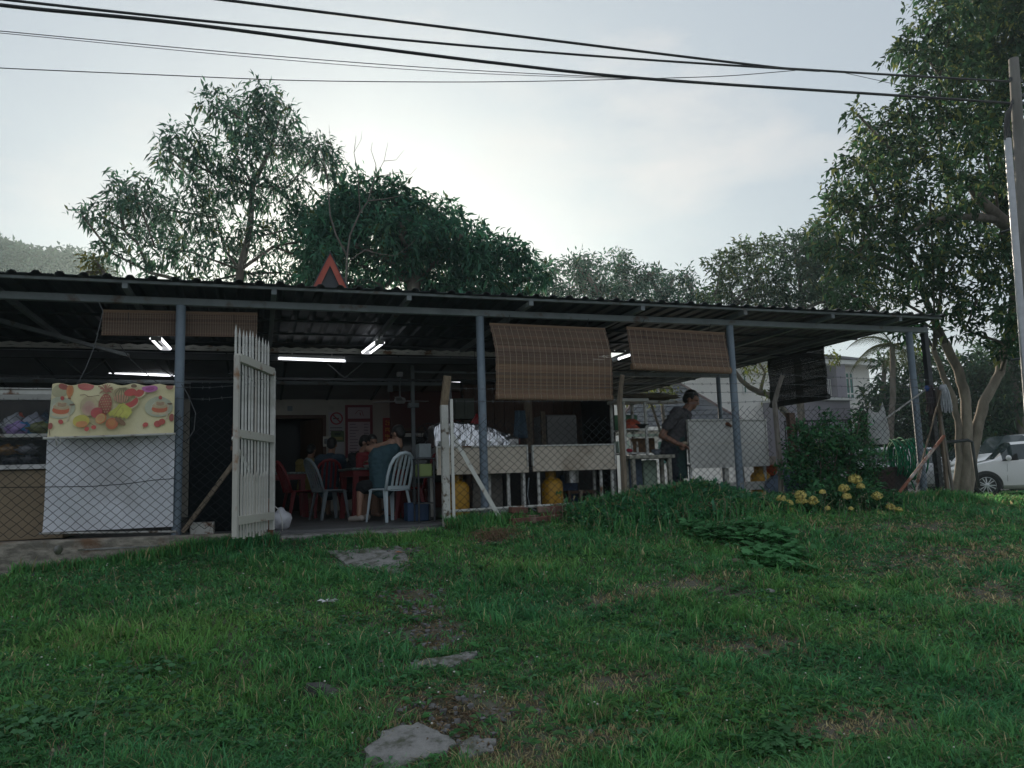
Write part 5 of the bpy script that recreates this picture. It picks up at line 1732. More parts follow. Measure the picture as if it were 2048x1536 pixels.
def aps(a, z): 
    c0 = Vector((np.interp(z, [pel.z, che.z], [pel.x, che.x]), cy, z))
    return c0 + (fw * cos(a) + lf * sin(a)) * .193
b = MB()
zc_ = che.z - .10
for (u0, v0, u1, v1) in ((-.10, .06, -.10, -.01), (-.04, .065, -.04, -.005), (.03, .06, .03, -.01), (-.10, .065, .03, .065), (-.14, -.03, -.06, -.05), (-.06, -.05, .02, -.045), (.02, -.045, .06, -.03), (-.07, -.02, .0, -.02)):
    b.bar(aps(u0 - .15, zc_ + v0), aps(u1 - .15, zc_ + v1), .008, .012)
b.build('emblem', mat('apron_print', (.42, .46, .42), .7), cook)
b = MB()
for k in range(3):
    for j in range(4):
        u = -.16 + j * .075
        b.bar(aps(u - .15, zc_ - .085 - k * .028), aps(u + .05 - .15, zc_ - .085 - k * .028), .006, .010)
b.build('lettering', bpy.data.materials['apron_print'], cook)
# lump of food in his hands
b = MB(); b.ball(wrR.lerp(Vector(J['wriL']), .5) + Vector((.03, -.05, .01)), (.05, .035, .025), 8)
tag(b.build('dough', mat('dough', (.42, .35, .25), .8), smooth=True), 'small pale piece of food held in the hands of the cook', 'food')

# ---- chairs and tables in the hall
def plastic_chair(name, label, m, loc, rz, arms=False):
    t = thing(name, label, 'chair', loc, rz, 'plastic chairs in the hall')
    b = MB()
    rows = []
    for j in range(7):
        v = j / 6
        y = -.20 + .40 * v
        wv = .20 - .015 * v
        rows.append([(wv * u, y, .43 + .012 * abs(u) ** 3 * 1 - .012 * (1 - u * u) - (.02 * (v - .85) / .15 if v > .85 else 0)) for u in np.linspace(-1, 1, 9)])
    b.grid(rows)
    o = b.build('seat', m, t, True, local=True)
    o.modifiers.new('s', 'SOLIDIFY').thickness = .016
    for sx in (-1, 1):
        b = MB()
        for sy, spl in ((1, .03), (-1, .06)):
            pass
        for sy, spl in ((1, .04), (-1, .07)):
            b = MB()
            x0, y0 = sx * .175, sy * .175
            x1, y1 = sx * (.175 + .04), sy * (.175 + spl)
            b.add([(x0 - sx * .03, y0, .42), (x0 + sx * .012, y0, .42), (x0 + sx * .012, y0 - sy * .055, .42), (x1 - sx * .018, y1, 0), (x1 + sx * .008, y1, 0), (x1 + sx * .008, y1 - sy * .03, 0)],
                  [(0, 1, 4, 3), (1, 2, 5, 4), (2, 0, 3, 5), (3, 4, 5), (2, 1, 0)])
            o = b.build('leg', m, t, local=True)
            o.modifiers.new('s', 'SOLIDIFY').thickness = .004
    # back: bowed frame with four slats (rear is -y)
    def bk(x, z): return (x, -.195 - .17 * (max(0, z - .43) / .47) ** 1.15 + .25 * x * x, z)
    b = MB()
    arch = [bk(-.19, .41), bk(-.195, .60), bk(-.185, .74), bk(-.15, .83), bk(-.08, .885), bk(0, .90), bk(.08, .885), bk(.15, .83), bk(.185, .74), bk(.195, .60), bk(.19, .41)]
    b.tube(arch, [.020, .021, .022, .024, .026, .026, .026, .024, .022, .021, .020], 8)
    b.build('back_frame', m, t, True, local=True)
    for x in (-.105, -.035, .035, .105):
        b = MB()
        zt = .90 - 1.8 * x * x - .02
        pts_ = [bk(x * .95, .45), bk(x, .62), bk(x * 1.0, .76), bk(x * .85, zt)]
        for p, q in zip(pts_[:-1], pts_[1:]): b.bar(p, q, .030, .012)
        b.build('back_slat', m, t, local=True)
    b = MB(); b.bar(bk(-.18, .45), bk(.18, .45), .03, .045); b.build('back_rail', m, t, local=True)
    return t
m_chw = mat('white_plastic', (.62, .72, .76), .4, col2=(.55, .66, .70), ns=3)
m_chg = mat('grey_plastic', (.22, .26, .28), .45)
m_chr = mat('red_plastic_chair', (.20, .02, .024), .5)
cp = at(775, 1036, Z=.12)
plastic_chair('plastic_chair', 'white slatted plastic chair nearest the gate opening', m_chw, (1.66, 10.45, .12), radians(28))
plastic_chair('plastic_chair', 'dim grey plastic chair left of the dining table', m_chg, (1.02, 12.0, .12), radians(-70))
plastic_chair('plastic_chair', 'red plastic chair partly hidden behind the white chair', m_chr, (2.08, 11.1, .12), radians(75))
plastic_chair('plastic_chair', 'red plastic chair further back on the left of the hall', m_chr, (.62, 12.9, .12), radians(-75))
plastic_chair('plastic_chair', 'dark red plastic chair under the man in the navy shirt', m_chr, (1.02, 12.75, .12), radians(5))
def dining_table(label, x, y, m, topm, w_=.5, rz=0):
    t = thing('dining_table', label, 'table', (x, y, .12), rz, 'plastic dining tables in the hall')
    b = MB(); b.box(-w_, w_, -w_, w_, .71, .745); b.build('tabletop', topm, t, bevel=.008, local=True)
    b = MB(); b.box(-w_ + .03, w_ - .03, -w_ + .03, w_ - .03, .62, .709); b.build('apron', m, t, local=True)
    for sx in (-1, 1):
        for sy in (-1, 1):
            b = MB(); b.bar((sx * (w_ - .08), sy * (w_ - .08), .62), (sx * (w_ - .05), sy * (w_ - .05), 0), .07, .07); b.build('leg', m, t, local=True)
    return t
m_tred = mat('table_red', (.17, .02, .022), .5)
m_ttop = mat('table_top_green', (.07, .11, .10), .35, col2=(.20, .24, .22), ns=30, lo=.5, hi=.56)
dining_table('red plastic dining table with dark green checked top near the gate', 1.62, 11.75, m_tred, m_ttop, .42, radians(8))
dining_table('dark dining table at the back left of the hall', .35, 13.7, m_tred, m_ttop, .42)
for k, (dx, dy, c) in enumerate(((-.1, -.2, (.5, .5, .48)), (.12, -.1, (.45, .2, .1)), (.2, .15, (.5, .5, .5)))):
    b = MB(); b.lathe([(.03, .0), (.06, .035), (.065, .04)], (1.62 + dx, 11.75 + dy, .866), 12)
    tag(b.build('bowl', mat('bowl_%d' % k, c, .35), smooth=True), ['white bowl on the green topped dining table', 'brown bowl on the green topped dining table', 'pale cup at the back of the green topped table'][k], 'bowl')

# ---- diners
def seated(label, x, y, face, skin, shirt, trousers, H=1.0, lean=.06, headturn=0, arms='table', hair=dict(), shoes=None, zs=.56):
    f2 = Vector((sin(face), cos(face), 0))
    l2 = Vector((0, 0, 1)).cross(f2)
    pel = Vector((x, y, zs + .12))
    che = pel + Vector((0, 0, .33 * H)) + f2 * lean
    ne = che + Vector((0, 0, .21 * H)) + f2 * (lean * .6)
    hd = ne + Vector((0, 0, .155 * H)) + f2 * (.03 + lean * .3)
    a = face + headturn
    J = dict(pel=pel, che=che, nec=ne, head=hd, fwd=f2, face=(sin(a), cos(a), -.25), toes=f2)
    for sd, k in (('R', -1), ('L', 1)):
        so = che + Vector((0, 0, .14 * H)) + l2 * .175 * k
        J['sho' + sd] = so
        J['elb' + sd] = so + Vector((0, 0, -.25)) + l2 * .06 * k + f2 * .10
        J['wri' + sd] = J['elb' + sd] + f2 * .21 - l2 * .06 * k + Vector((0, 0, .06))
        J['hn' + sd] = (0, 0, -1)
        J['hip' + sd] = pel + l2 * .09 * k + f2 * .04 - Vector((0, 0, .02))
        J['kne' + sd] = pel + l2 * .13 * k + f2 * .43 - Vector((0, 0, .03))
        J['ank' + sd] = Vector((x, y, .205)) + l2 * .13 * k + f2 * (.46)
    return J, dict(skin=skin, shirt=shirt, trousers=trousers, hair=hair, shoes=shoes), (x, y, .12), label
def seat_person(args, **over):
    J, kw, loc, label = args
    J.update(over)
    return person(label, loc, J, kw['skin'], kw['shirt'], kw['trousers'], kw['hair'], True, .6, shoes=kw['shoes'])
m_teal = mat('teal_shirt', (.04, .085, .105), .85, col2=(.05, .105, .125), ns=8)
m_redsh = mat('red_shirt', (.22, .03, .035), .85)
m_navy = mat('navy_shirt', (.035, .06, .085), .85)
m_blk = mat('black_shirt', (.015, .017, .02), .85)
m_yel = mat('yellow_shirt', (.24, .19, .06), .85)
m_slip = mat('pale_sandal', (.40, .36, .32), .6)
# diner in teal on the white chair, one arm raised to the head
A = seated('person in teal shirt on the white chair with one arm raised to the head', 1.60, 10.62, radians(-38), m_skin2, m_teal, m_blk, 1.05, .03, 0, hair=dict(), shoes=m_slip, zs=.50)
J = A[0]
el = K(737, 897, 10.75); hn = K(780, 884, 10.60)
hdp = K(796, 868, 10.62)
J['head'] = Vector((hdp.x, 10.64, hdp.z)); J['nec'] = Vector((hdp.x + .01, 10.64, hdp.z - .16))
J['shoL'] = K(757, 908, 10.66); J['elbL'] = el; J['wriL'] = el.lerp(hn, .82); J['hdL'] = hn - el; J['hnL'] = (.4, .5, -.1)
J['kneL'] = K(722, 975, 10.75); J['ankL'] = Vector((K(718, 1025, 10.75).x, 10.72, .205)); J['hipL'] = Vector(J['pel']) + Vector((-.09, .02, -.02))
person(A[3], A[2], J, m_skin2, m_teal, m_blk, dict(), True, .25, shoes=m_slip)
def by_head(label, px, py, Y, face, **kw):
    p = K(px, py, Y)
    a = seated(label, p.x, Y, face, kw.pop('skin', m_skin2), kw.pop('shirt'), kw.pop('trousers', m_dark), zs=kw.pop('zs', .46), **kw)
    return seat_person(a)
by_head('man in red shirt at the far side of the green topped table', 737, 880, 12.35, radians(160), shirt=m_redsh, lean=.05)
by_head('person in black leaning forward between red shirt and navy shirt', 697, 905, 12.5, radians(120), shirt=m_blk, lean=.14)
by_head('man in navy shirt seen from behind left of the table', 657, 910, 12.7, radians(20), shirt=m_navy, lean=.10)
by_head('person in yellow shirt far back on the left of the hall', 612, 935, 14.6, radians(30), shirt=m_yel, lean=.10)
# ------------------------------------------------------------------ things at the right end of the shed
m_hose = mat('green_hose', (.02, .26, .125), .7, col2=(.015, .18, .09), ns=6, spec=.15)
hc = K(1806, 918, 10.0)
t = thing('hose_coil', 'large coil of green garden hose hanging at the right end of the fence', 'hose', (hc.x, 10.0, hc.z - .4))
axis = Vector((.93, -.3, 0)).normalized()
sidev = Vector((0, 0, 1)).cross(axis)
m_list = []
b = MB()
for k in range(15):
    r_ = .31 + RND.uniform(-.035, .03)
    c = hc + axis * (-.20 + .40 * k / 14) + Vector((0, 0, RND.uniform(-.03, .02)))
    tilt = RND.uniform(-.25, .25)
    pts_ = []
    for a in np.linspace(0, 2 * pi, 29):
        pts_.append(c + sidev * cos(a) * r_ * .85 + Vector((0, 0, 1)) * sin(a) * r_ + axis * (cos(a) * tilt * .2 + .013 * a / pi))
    b.tube(pts_, .014, 6, False)
b.build('coil', m_hose, t, True)
b = MB()
b.tube([hc + Vector((.1, 0, -.3)), hc + Vector((.16, -.05, -.55)), hc + Vector((.13, -.1, hc.z * -1 + .15))], .014, 6)
b.build('hose_end', m_hose, t, True)
crate('hose_stand', 'dark block standing under the green hose coil', 'block', hc.x - .42, hc.x - .05, 9.9, 10.3, -.1, hc.z - .12, m_darkwall)
# white bag hung on the fence
bw = K(1758, 850, 9.3)
b = MB()
rows = []
for v in np.linspace(0, 1, 15):
    row = []
    for u in np.linspace(0, 2 * pi, 29):
        cu, su = cos(u), sin(u)
        rad = np.interp(v, [0, .15, .5, .8, 1], [.13, .16, .19, .20, .13])
        zt = .27 - .56 * v
        if v < .35: zt += (.17 * max(0, cu) ** 3 + .07 * max(0, -cu) ** 3 - .08) * (1 - v / .35)
        row.append((bw.x + cu * rad * (1 + .05 * sin(u * 5 + v * 7)), 9.33 + su * (.02 + .09 * v), bw.z + zt))
    rows.append(row)
b.grid(rows)
tag(b.build('white_sack', mat('sack_white', (.56, .56, .54), .6, col2=(.42, .45, .44), ns=4, bump=.3, bs=20, trans=.2), smooth=True), 'white plastic sack with a drawn up corner hanging behind the fence', 'sack')
# blue grey sheet heap
q = K(1580, 985, 9.6)
bag('plastic_sheet_heap', 'heap covered with a blue grey plastic sheet behind the cranked post', (q.x, 9.6, .05), (.42, .34, .30), mat('sheet_blue', (.16, .21, .29), .45, col2=(.11, .15, .21), ns=5, bump=.4, bs=14), 14, 'plastic sheet', True, .14)
# poles and mops leaning on the fence
m_pole_w = mat('pole_white_rust', (.44, .43, .40), .6, dirt=(.22, .075, .04), ds=1.1, dlo=.50, dhi=.56)
b = MB(); b.tube([K(1797, 987, 8.95), K(1888, 872, 9.05)], .024, 8)
tag(b.build('leaning_pole', m_pole_w, smooth='auto'), 'thick white pole with rusty red upper half leaning by the hose coil', 'pole')
b = MB(); b.tube([K(1827, 998, 9.0), K(1842, 945, 9.2), K(1846, 905, 9.4)], .013, 6)
tag(b.build('leaning_pole', m_pole_w, smooth='auto'), 'thin pale pole leaning against the right corner column', 'pole')
def mop(label, p, q, headm, collar, hm, hang, spread, nst=46, rings=None):
    t = thing('mop', label, 'mop', p, 0, 'mops propped upside down on the fence')
    p, q = Vector(p), Vector(q)
    d = (q - p).normalized()
    b = MB(); b.tube([p, q], .0125, 7); b.build('handle', hm, t, 'auto')
    b = MB(); b.ball(q, (.045, .04, .05), 10); b.build('collar', collar, t, True)
    b = MB()
    for k in range(nst):
        a = RND.uniform(0, 2 * pi)
        out = Vector((cos(a), sin(a) * .6, 0)) * RND.uniform(.3, 1) * spread + Vector((spread * .7, 0, 0))
        L = hang * RND.uniform(.65, 1.05)
        pts_ = [q + d * .02, q + out * .6 + Vector((0, 0, .05)), q + out * 1.0 + Vector((0, 0, -.25 * L)), q + out * 1.1 + Vector((RND.uniform(-.02, .02), 0, -.65 * L)), q + out * 1.08 + Vector((RND.uniform(-.03, .03), 0, -L))]
        b.tube(pts_, .0085, 4, False)
    b.build('strand', headm, t, True)
mop('mop with blue collar and brown strands leaning left of the corner column', K(1737, 862, 9.25), K(1854, 777, 9.2), mat('mop_brown', (.055, .045, .05), .95, col2=(.09, .07, .075), ns=20), mat('mop_blue', (.02, .06, .22), .5), m_alu, .40, .09, 90)
mop('mop with pale grey strands propped right of the corner column', K(1833, 965, 9.1), K(1884, 776, 9.0), mat('mop_grey', (.40, .42, .44), .95, col2=(.28, .30, .31), ns=20), mat('mop_collar', (.32, .33, .36), .7), m_oldwood, .38, .075, 60)
# clothes line post branch: dark pot plants and planter under the hose
q = K(1745, 965, 9.6)
crate('planter_box', 'dark planter box behind the flowering bush', 'planter', q.x - .25, q.x + .35, 9.5, 9.8, -.05, .62, mat('planter', (.05, .035, .03), .85))
# red white flag cloth and brown post behind the shrub
q = K(1590, 900, 10.3)
crate('brown_pillar', 'brown timber pillar behind the cranked fence post', 'pillar', q.x - .06, q.x + .06, 10.3, 10.4, .12, K(1590, 825, 10.3).z, m_brownwood)
rows = [[(q.x + .05 + .13 * u + .03 * v, 10.22 + .02 * sin(u * 10 + v * 4), q.z + .17 - .36 * v) for u in np.linspace(0, 1, 9)] for v in np.linspace(0, 1, 9)]
b = MB()
for j in range(8):
    for i in range(8):
        b.add([rows[j][i], rows[j][i + 1], rows[j + 1][i + 1], rows[j + 1][i]], [(0, 1, 2, 3)], (.5, .04, .07) if (j + i // 2) % 2 else (.6, .55, .55))
tag(b.build('striped_cloth', m_print, smooth=True), 'red and white striped cloth hanging at the brown pillar', 'cloth')
# low iron railing behind
t = thing('iron_railing', 'dark iron railing behind the shrub at the open end', 'railing', (8.3, 10.8, .12))
xa, xb = K(1570, 850, 10.8).x, K(1700, 830, 10.8).x
za = K(1600, 843, 10.8).z
b = MB(); b.bar((xa, 10.8, za), (xb, 10.8, za + .02), .025, .025); b.build('rail', m_black, t)
b = MB(); b.bar((xa, 10.8, .35), (xb, 10.8, .35), .025, .025); b.build('rail', m_black, t)
b = MB(); b.bar((0, 0, .35), (0, 0, za), .014, .014)
me = b.mesh('baluster', m_black)
for k in range(13):
    o = obj('baluster', me, t); o.location = (xa + (xb - xa) * k / 12, 10.8, 0)
# ------------------------------------------------------------------ trees
m_leaf = mat('leaf', (.05, .08, .03), .68, attr=True, trans=.42, spec=.07)
m_leaf_far = mat('leaf_far', (.05, .08, .03), .7, attr=True, trans=.3, spec=.1)
m_bark = mat('bark', (.17, .145, .12), .9, col2=(.085, .07, .055), ns=5, stretch=(1, 1, .35), bump=.7, bs=22)
m_bark_pale = mat('bark_pale', (.33, .28, .225), .9, col2=(.15, .125, .10), ns=4, stretch=(1, 1, .4), bump=.8, bs=18)
m_bark_dead = mat('dead_wood', (.17, .15, .13), .9, col2=(.11, .095, .08), ns=6)

def leaf_cols(n, base, var=.35, pale=None, pf=.1):
    c = np.array(base)[None, :] * (1 + NP.uniform(-var, var, (n, 1)))
    c = c * (1 + NP.uniform(-.12, .12, (n, 3)))
    if pale is not None:
        k = NP.random(n) < pf
        c[k] = np.array(pale)[None, :] * (1 + NP.uniform(-.25, .25, (k.sum(), 1)))
    return np.clip(c, .004, .9)

def skeleton(trunk, targets, rbase, rtip, bark, jit=.12, n=7, name='trunk', parent=None, bias=.35):
    """trunk nodes then limbs that reach every clump centre, radii by the pipe rule"""
    nodes = [Vector(p) for p in trunk]
    par = [-1] + list(range(len(trunk) - 1))
    plen = [0]
    for i in range(1, len(nodes)): plen.append(plen[-1] + (nodes[i] - nodes[i - 1]).length)
    tr_n = len(nodes)
    lo = max(1, tr_n // 2)
    order = sorted(targets, key=lambda c: (Vector(c) - nodes[-1]).length)
    for c in order:
        c = Vector(c)
        best, bi = 1e9, lo
        for i in range(lo, len(nodes)):
            d = (c - nodes[i]).length + bias * plen[i] + (1.5 * max(0, nodes[i].z - c.z))
            if d < best: best, bi = d, i
        p = nodes[bi]
        L = (c - p).length
        k = max(1, int(L / .9))
        last = bi
        for q in range(1, k + 1):
            t = q / k
            w_ = p.lerp(c, t) + Vector((RND.uniform(-1, 1), RND.uniform(-1, 1), RND.uniform(-.6, 1))) * jit * L * .4 * (1 - t) * (t > 0) + Vector((0, 0, .10 * L * sin(pi * t)))
            nodes.append(w_); par.append(last); plen.append(plen[last] + (w_ - nodes[last]).length)
            last = len(nodes) - 1
    cnt = [0.0] * len(nodes)
    leafs = set(range(len(nodes))) - set(par)
    for i in leafs:
        j = i
        while j >= 0: cnt[j] += 1; j = par[j]
    tot = max(cnt[0], 1)
    rad = [max(rtip, rbase * (c / tot) ** .5 * (1 if i >= tr_n else 1)) for i, c in enumerate(cnt)]
    for i in range(tr_n): rad[i] = max(rad[i], rbase * (1 - .45 * i / max(1, tr_n - 1)))
    b = MB()
    # chains
    kids = {}
    for i, p in enumerate(par): kids.setdefault(p, []).append(i)
    def chain(i, start):
        path, rs = ([nodes[start], nodes[i]], [min(rad[start], rad[i] * 1.25), rad[i]]) if start is not None else ([nodes[i]], [rad[i]])
        j = i
        while j in kids:
            ks = sorted(kids[j], key=lambda q: -cnt[q])
            for q in ks[1:]: todo.append((q, j))
            j = ks[0]
            path.append(nodes[j]); rs.append(rad[j])
        if len(path) > 1: b.tube(path, rs, n if rs[0] > .05 else 5, True)
    todo = [(0, None)]
    while todo:
        i, st = todo.pop()
        chain(i, st)
    return b.build(name, bark, parent, True)

def sprays(clumps, per, nleaf, L, W, base, var=.35, pale=None, pf=.1, droop=.3, spread=.16, shell=.55, seed=0):
    """leaf whorls through each clump; clump = (centre, (rx, ry, rz))"""
    PP, DD = [], []
    for c, r in clumps:
        c = np.array(c, dtype=float); r = np.array(r, dtype=float)
        vol = float(np.prod(r)) ** (1 / 3)
        n = max(6, int(per * vol * vol))
        d = unit(NP.normal(0, 1, (n, 3)))
        rad = NP.random((n, 1)) ** (1 / 3) * (1 - shell) + shell * NP.uniform(.72, 1.08, (n, 1))
        lump = 1 + .30 * np.sin(d[:, :1] * 4.1 + c[0]) * np.cos(d[:, 2:3] * 3.7 + c[2]) + .16 * np.sin(d[:, :1] * 11 + c[1] * 3) * np.sin(d[:, 2:3] * 9 + c[0]) + (NP.random((n, 1)) < .06) * .25
        sp = c + d * rad * r * lump
        out = unit(d + NP.normal(0, .5, (n, 3)) + np.array([[0, 0, .35]]))
        m = nleaf
        k = np.repeat(np.arange(n), m)
        dirs = unit(out[k] * .45 + NP.normal(0, .75, (n * m, 3)) + np.array([[0, 0, -droop]]))
        PP.append(sp[k] + NP.normal(0, spread * .35, (n * m, 3)) + dirs * spread * .3)
        DD.append(dirs)
    P = np.concatenate(PP); D = np.concatenate(DD)
    n = len(P)
    Ls = L * NP.uniform(.42, 1.32, n)
    v, f = leaf_arrays(P, D, Ls, W * Ls / L * NP.uniform(.8, 1.2, n), droop=droop * .6)
    # whole sprays share a tone so that lighter and darker tufts show
    tone = np.repeat(1 + NP.uniform(-.5, .55, (n + nleaf - 1) // nleaf), nleaf)[:n]
    c = leaf_cols(n, base, var, pale, pf) * tone[:, None] * 1.6
    return v, f, np.repeat(c, 4, axis=0)

def tree(name, label, trunk, clumps, rbase, leaf, bark=None, rtip=.02, group='trees behind the shed', m=None, limbs=True, bias=.35):
    t = thing(name, label, 'tree', trunk[0], 0, group)
    v, f, c = sprays(clumps, **leaf)
    obj('crown', np_mesh('crown', v, f, m or m_leaf, c), t)
    skeleton(trunk, [k[0] for k in clumps] if limbs else [], rbase, rtip, bark or m_bark, parent=t, bias=bias)
    return t

def cl(lst, Y=None, depth=None, sq=.85, dy=0.0, ysq=1.0, seed=1):
    """measured crown clumps (px, py, radius px) at a distance, each with its own depth"""
    r = random.Random(seed)
    out = []
    for px, py, rr in lst:
        off = r.uniform(-dy, dy)
        p = at(px, py, Y=Y + off) if Y is not None else at(px, py, depth=depth + off)
        z = (p - CAM).dot(_f)
        R_ = rr * z / F
        out.append((tuple(p), (R_, R_ * ysq, R_ * sq)))
    return out

# A: tall airy tree on the left
A_ = [(525, 195, 32), (560, 232, 34), (492, 245, 40), (446, 212, 36), (545, 290, 46), (475, 312, 38), (380, 282, 38), (345, 318, 28), (330, 300, 16), (420, 345, 48), (600, 292, 26), (638, 300, 34), (662, 335, 28), (505, 372, 42), (575, 375, 36), (270, 385, 36), (235, 395, 28), (300, 415, 40),
      (365, 425, 42), (432, 435, 42), (200, 432, 26), (165, 432, 14), (250, 462, 34), (222, 505, 28), (310, 495, 38), (385, 505, 40), (450, 500, 36), (522, 472, 42), (590, 455, 38), (638, 425, 34), (682, 395, 28), (555, 545, 34), (620, 520, 38), (485, 548, 26), (300, 545, 20), (430, 560, 20), (640, 560, 30), (360, 560, 18), (655, 445, 34), (615, 480, 34), (600, 425, 30), (650, 505, 34), (690, 440, 26)]
base = at(470, 600, Y=23.5)
tr = [(base.x, 23.5, -.1), (base.x + .05, 23.5, 1.6), (base.x - .05, 23.5, 3.4), tuple(at(480, 540, Y=23.5)), tuple(at(500, 460, Y=23.5))]
tA = tree('tall_tree', 'tall airy tree with feathery dark leaves rising behind the left half of the shed', tr, cl([(x, y, r * 1.14) for x, y, r in A_], Y=23.5, dy=1.3, seed=3), .13,
          dict(per=140, nleaf=9, L=.28, W=.066, base=(.040, .090, .058), var=.4, pale=(.07, .09, .03), pf=.06, droop=.35, spread=.26, shell=.35))
# B: dense dome shaped mango tree
B_ = [(700, 425, 48), (742, 385, 42), (790, 398, 48), (755, 460, 66), (845, 448, 56), (888, 432, 34), (925, 468, 46), (880, 520, 66), (960, 498, 46), (1005, 512, 42), (835, 480, 60), (950, 555, 54), (1040, 520, 36), (1062, 552, 36), (690, 480, 50), (650, 455, 44), (640, 520, 46), (1020, 575, 34), (690, 560, 34), (620, 575, 32), (870, 575, 40), (800, 470, 60), (980, 585, 36), (920, 590, 36), (714, 526, 19), (772, 520, 26), (736, 562, 10), (812, 584, 26), (766, 574, 12), (788, 556, 11), (690, 405, 34), (660, 440, 34), (704, 574, 10), (752, 590, 11), (740, 540, 8)]
base = at(830, 600, Y=20.5)
tr = [(base.x, 20.5, -.1), (base.x, 20.5, 1.5), (base.x, 20.5, 3.0), tuple(at(825, 560, Y=20.5)), tuple(at(815, 500, Y=20.5)), tuple(at(800, 440, Y=20.5))]
tB = tree('mango_tree', 'dense dome shaped mango tree with the low sun glinting through its lower left', tr, cl(B_, Y=20.5, dy=.8, seed=5), .22,
          dict(per=150, nleaf=12, L=.29, W=.078, base=(.040, .104, .062), var=.35, pale=(.055, .08, .028), pf=.05, droop=.4, spread=.26, shell=.5))
# a few low leafy twigs around the gap where the sun shows
# F: bare dead branches
b = MB()
def br(pts, r0, r1, Y=19.0):
    P_ = [at(*p, Y=Y) for p in pts]
    b.tube(P_, [r0 + (r1 - r0) * i / (len(P_) - 1) for i in range(len(P_))], 6)
dead = thing('dead_tree', 'bare grey dead branches forking up in front of the mango tree', 'tree', tuple(at(692, 590, Y=19.0) * 1), 0)
br([(692, 640), (692, 560), (694, 512), (700, 470), (720, 425), (736, 402), (748, 360), (752, 330)], .032, .009)
br([(694, 512), (672, 470), (660, 430), (658, 395), (652, 340), (640, 290), (632, 262)], .026, .006)
br([(736, 402), (770, 398), (808, 390)], .022, .006)
br([(720, 425), (716, 350), (708, 305), (712, 272)], .016, .004)
br([(748, 360), (768, 322), (776, 285)], .01, .003); br([(752, 330), (742, 300), (745, 285)], .008, .003); br([(768, 322), (792, 320), (808, 300)], .008, .003); br([(748, 355), (795, 345), (820, 350), (834, 335)], .009, .003)
br([(652, 340), (662, 300), (658, 250)], .008, .003); br([(640, 290), (618, 268), (612, 240)], .007, .002); br([(716, 350), (690, 318), (682, 290)], .007, .002); br([(708, 305), (722, 280), (724, 262)], .006, .002)
br([(790, 512), (760, 508), (730, 500), (700, 520)], .006, .02); br([(790, 512), (820, 490), (832, 478)], .008, .004)
b.build('trunk', m_bark_dead, dead, True)
# C: row of smaller trees
lf_c = dict(per=105, nleaf=9, L=.32, W=.095, base=(.022, .062, .036), var=.35, pale=(.07, .09, .035), pf=.06, droop=.3, spread=.3, shell=.3)
rowC = [([(1098, 545, 30), (1110, 585, 30), (1080, 590, 34)], 'small leafy tree just right of the mango tree'),
        ([(1150, 530, 28), (1180, 545, 34), (1160, 580, 36), (1200, 590, 34)], 'bushy tree in the middle of the row behind the shed roof'),
        ([(1236, 528, 30), (1250, 560, 36), (1225, 590, 30), (1270, 595, 30)], 'slightly taller round tree in the row behind the shed roof'),
        ([(1298, 545, 22), (1310, 575, 32), (1330, 600, 30), (1345, 560, 20)], 'thin leafy tree behind the right half of the roof'),
        ([(1372, 550, 16), (1385, 580, 24), (1375, 605, 24), (1412, 600, 18)], 'smallest sparse tree at the right end of the row')]
for k, (lst, lab) in enumerate(rowC):
    c0 = cl(lst, Y=34 + k * .5, dy=1.0, seed=k)
    bx = sum(q[0][0] for q in c0) / len(c0)
    tree('small_tree', lab, [(bx, 34 + k * .5, -.3), (bx + .1, 34 + k * .5, 3), (bx, 34 + k * .5, 6.2)], c0, .15, lf_c)
# D: two trees right of centre
lf_d1 = dict(per=105, nleaf=9, L=.27, W=.09, base=(.046, .080, .032), var=.35, pale=(.10, .11, .03), pf=.12, droop=.3, spread=.26, shell=.35)
lf_d2 = dict(per=150, nleaf=9, L=.26, W=.09, base=(.038, .070, .038), var=.35, pale=(.07, .085, .03), pf=.06, droop=.3, spread=.26, shell=.4)
c0 = cl([(1442, 530, 30), (1485, 508, 34), (1530, 505, 34), (1460, 570, 40), (1515, 560, 44), (1430, 595, 28), (1490, 605, 40), (1548, 585, 36)], Y=28, dy=1.0, seed=9)
bx = at(1470, 800, Y=28).x
tree('light_tree', 'yellowish green loose tree right of the low row behind the roof', [(bx + .12, 28, -.3), (bx, 28, 2.5), (bx - .05, 28, 5.4)], c0, .11, lf_d1)
c0 = cl([(1590, 500, 42), (1640, 478, 40), (1600, 560, 50), (1660, 540, 48), (1700, 590, 46), (1640, 605, 44), (1560, 610, 30), (1720, 520, 40)], Y=26, dy=1.0, seed=10)
bx = at(1600, 800, Y=26).x
tree('dark_tree', 'dark green tree behind the roof just left of the big tree', [(bx + .1, 26, -.3), (bx, 26, 2.2), (bx, 26, 5)], c0, .15, lf_d2)
# yellowish bush at the left over the roof
c0 = cl([(188, 520, 18), (205, 545, 22), (175, 545, 14)], Y=20, dy=.4, seed=12)
bx = c0[1][0][0]
tree('small_tree', 'small yellow green bush top showing over the left roof edge', [(bx, 20, -.2), (bx, 20, 2.5), (bx, 20, 4.8)], c0, .07, dict(per=170, nleaf=8, L=.18, W=.06, base=(.07, .075, .02), var=.35, droop=.25, spread=.2, shell=.3))

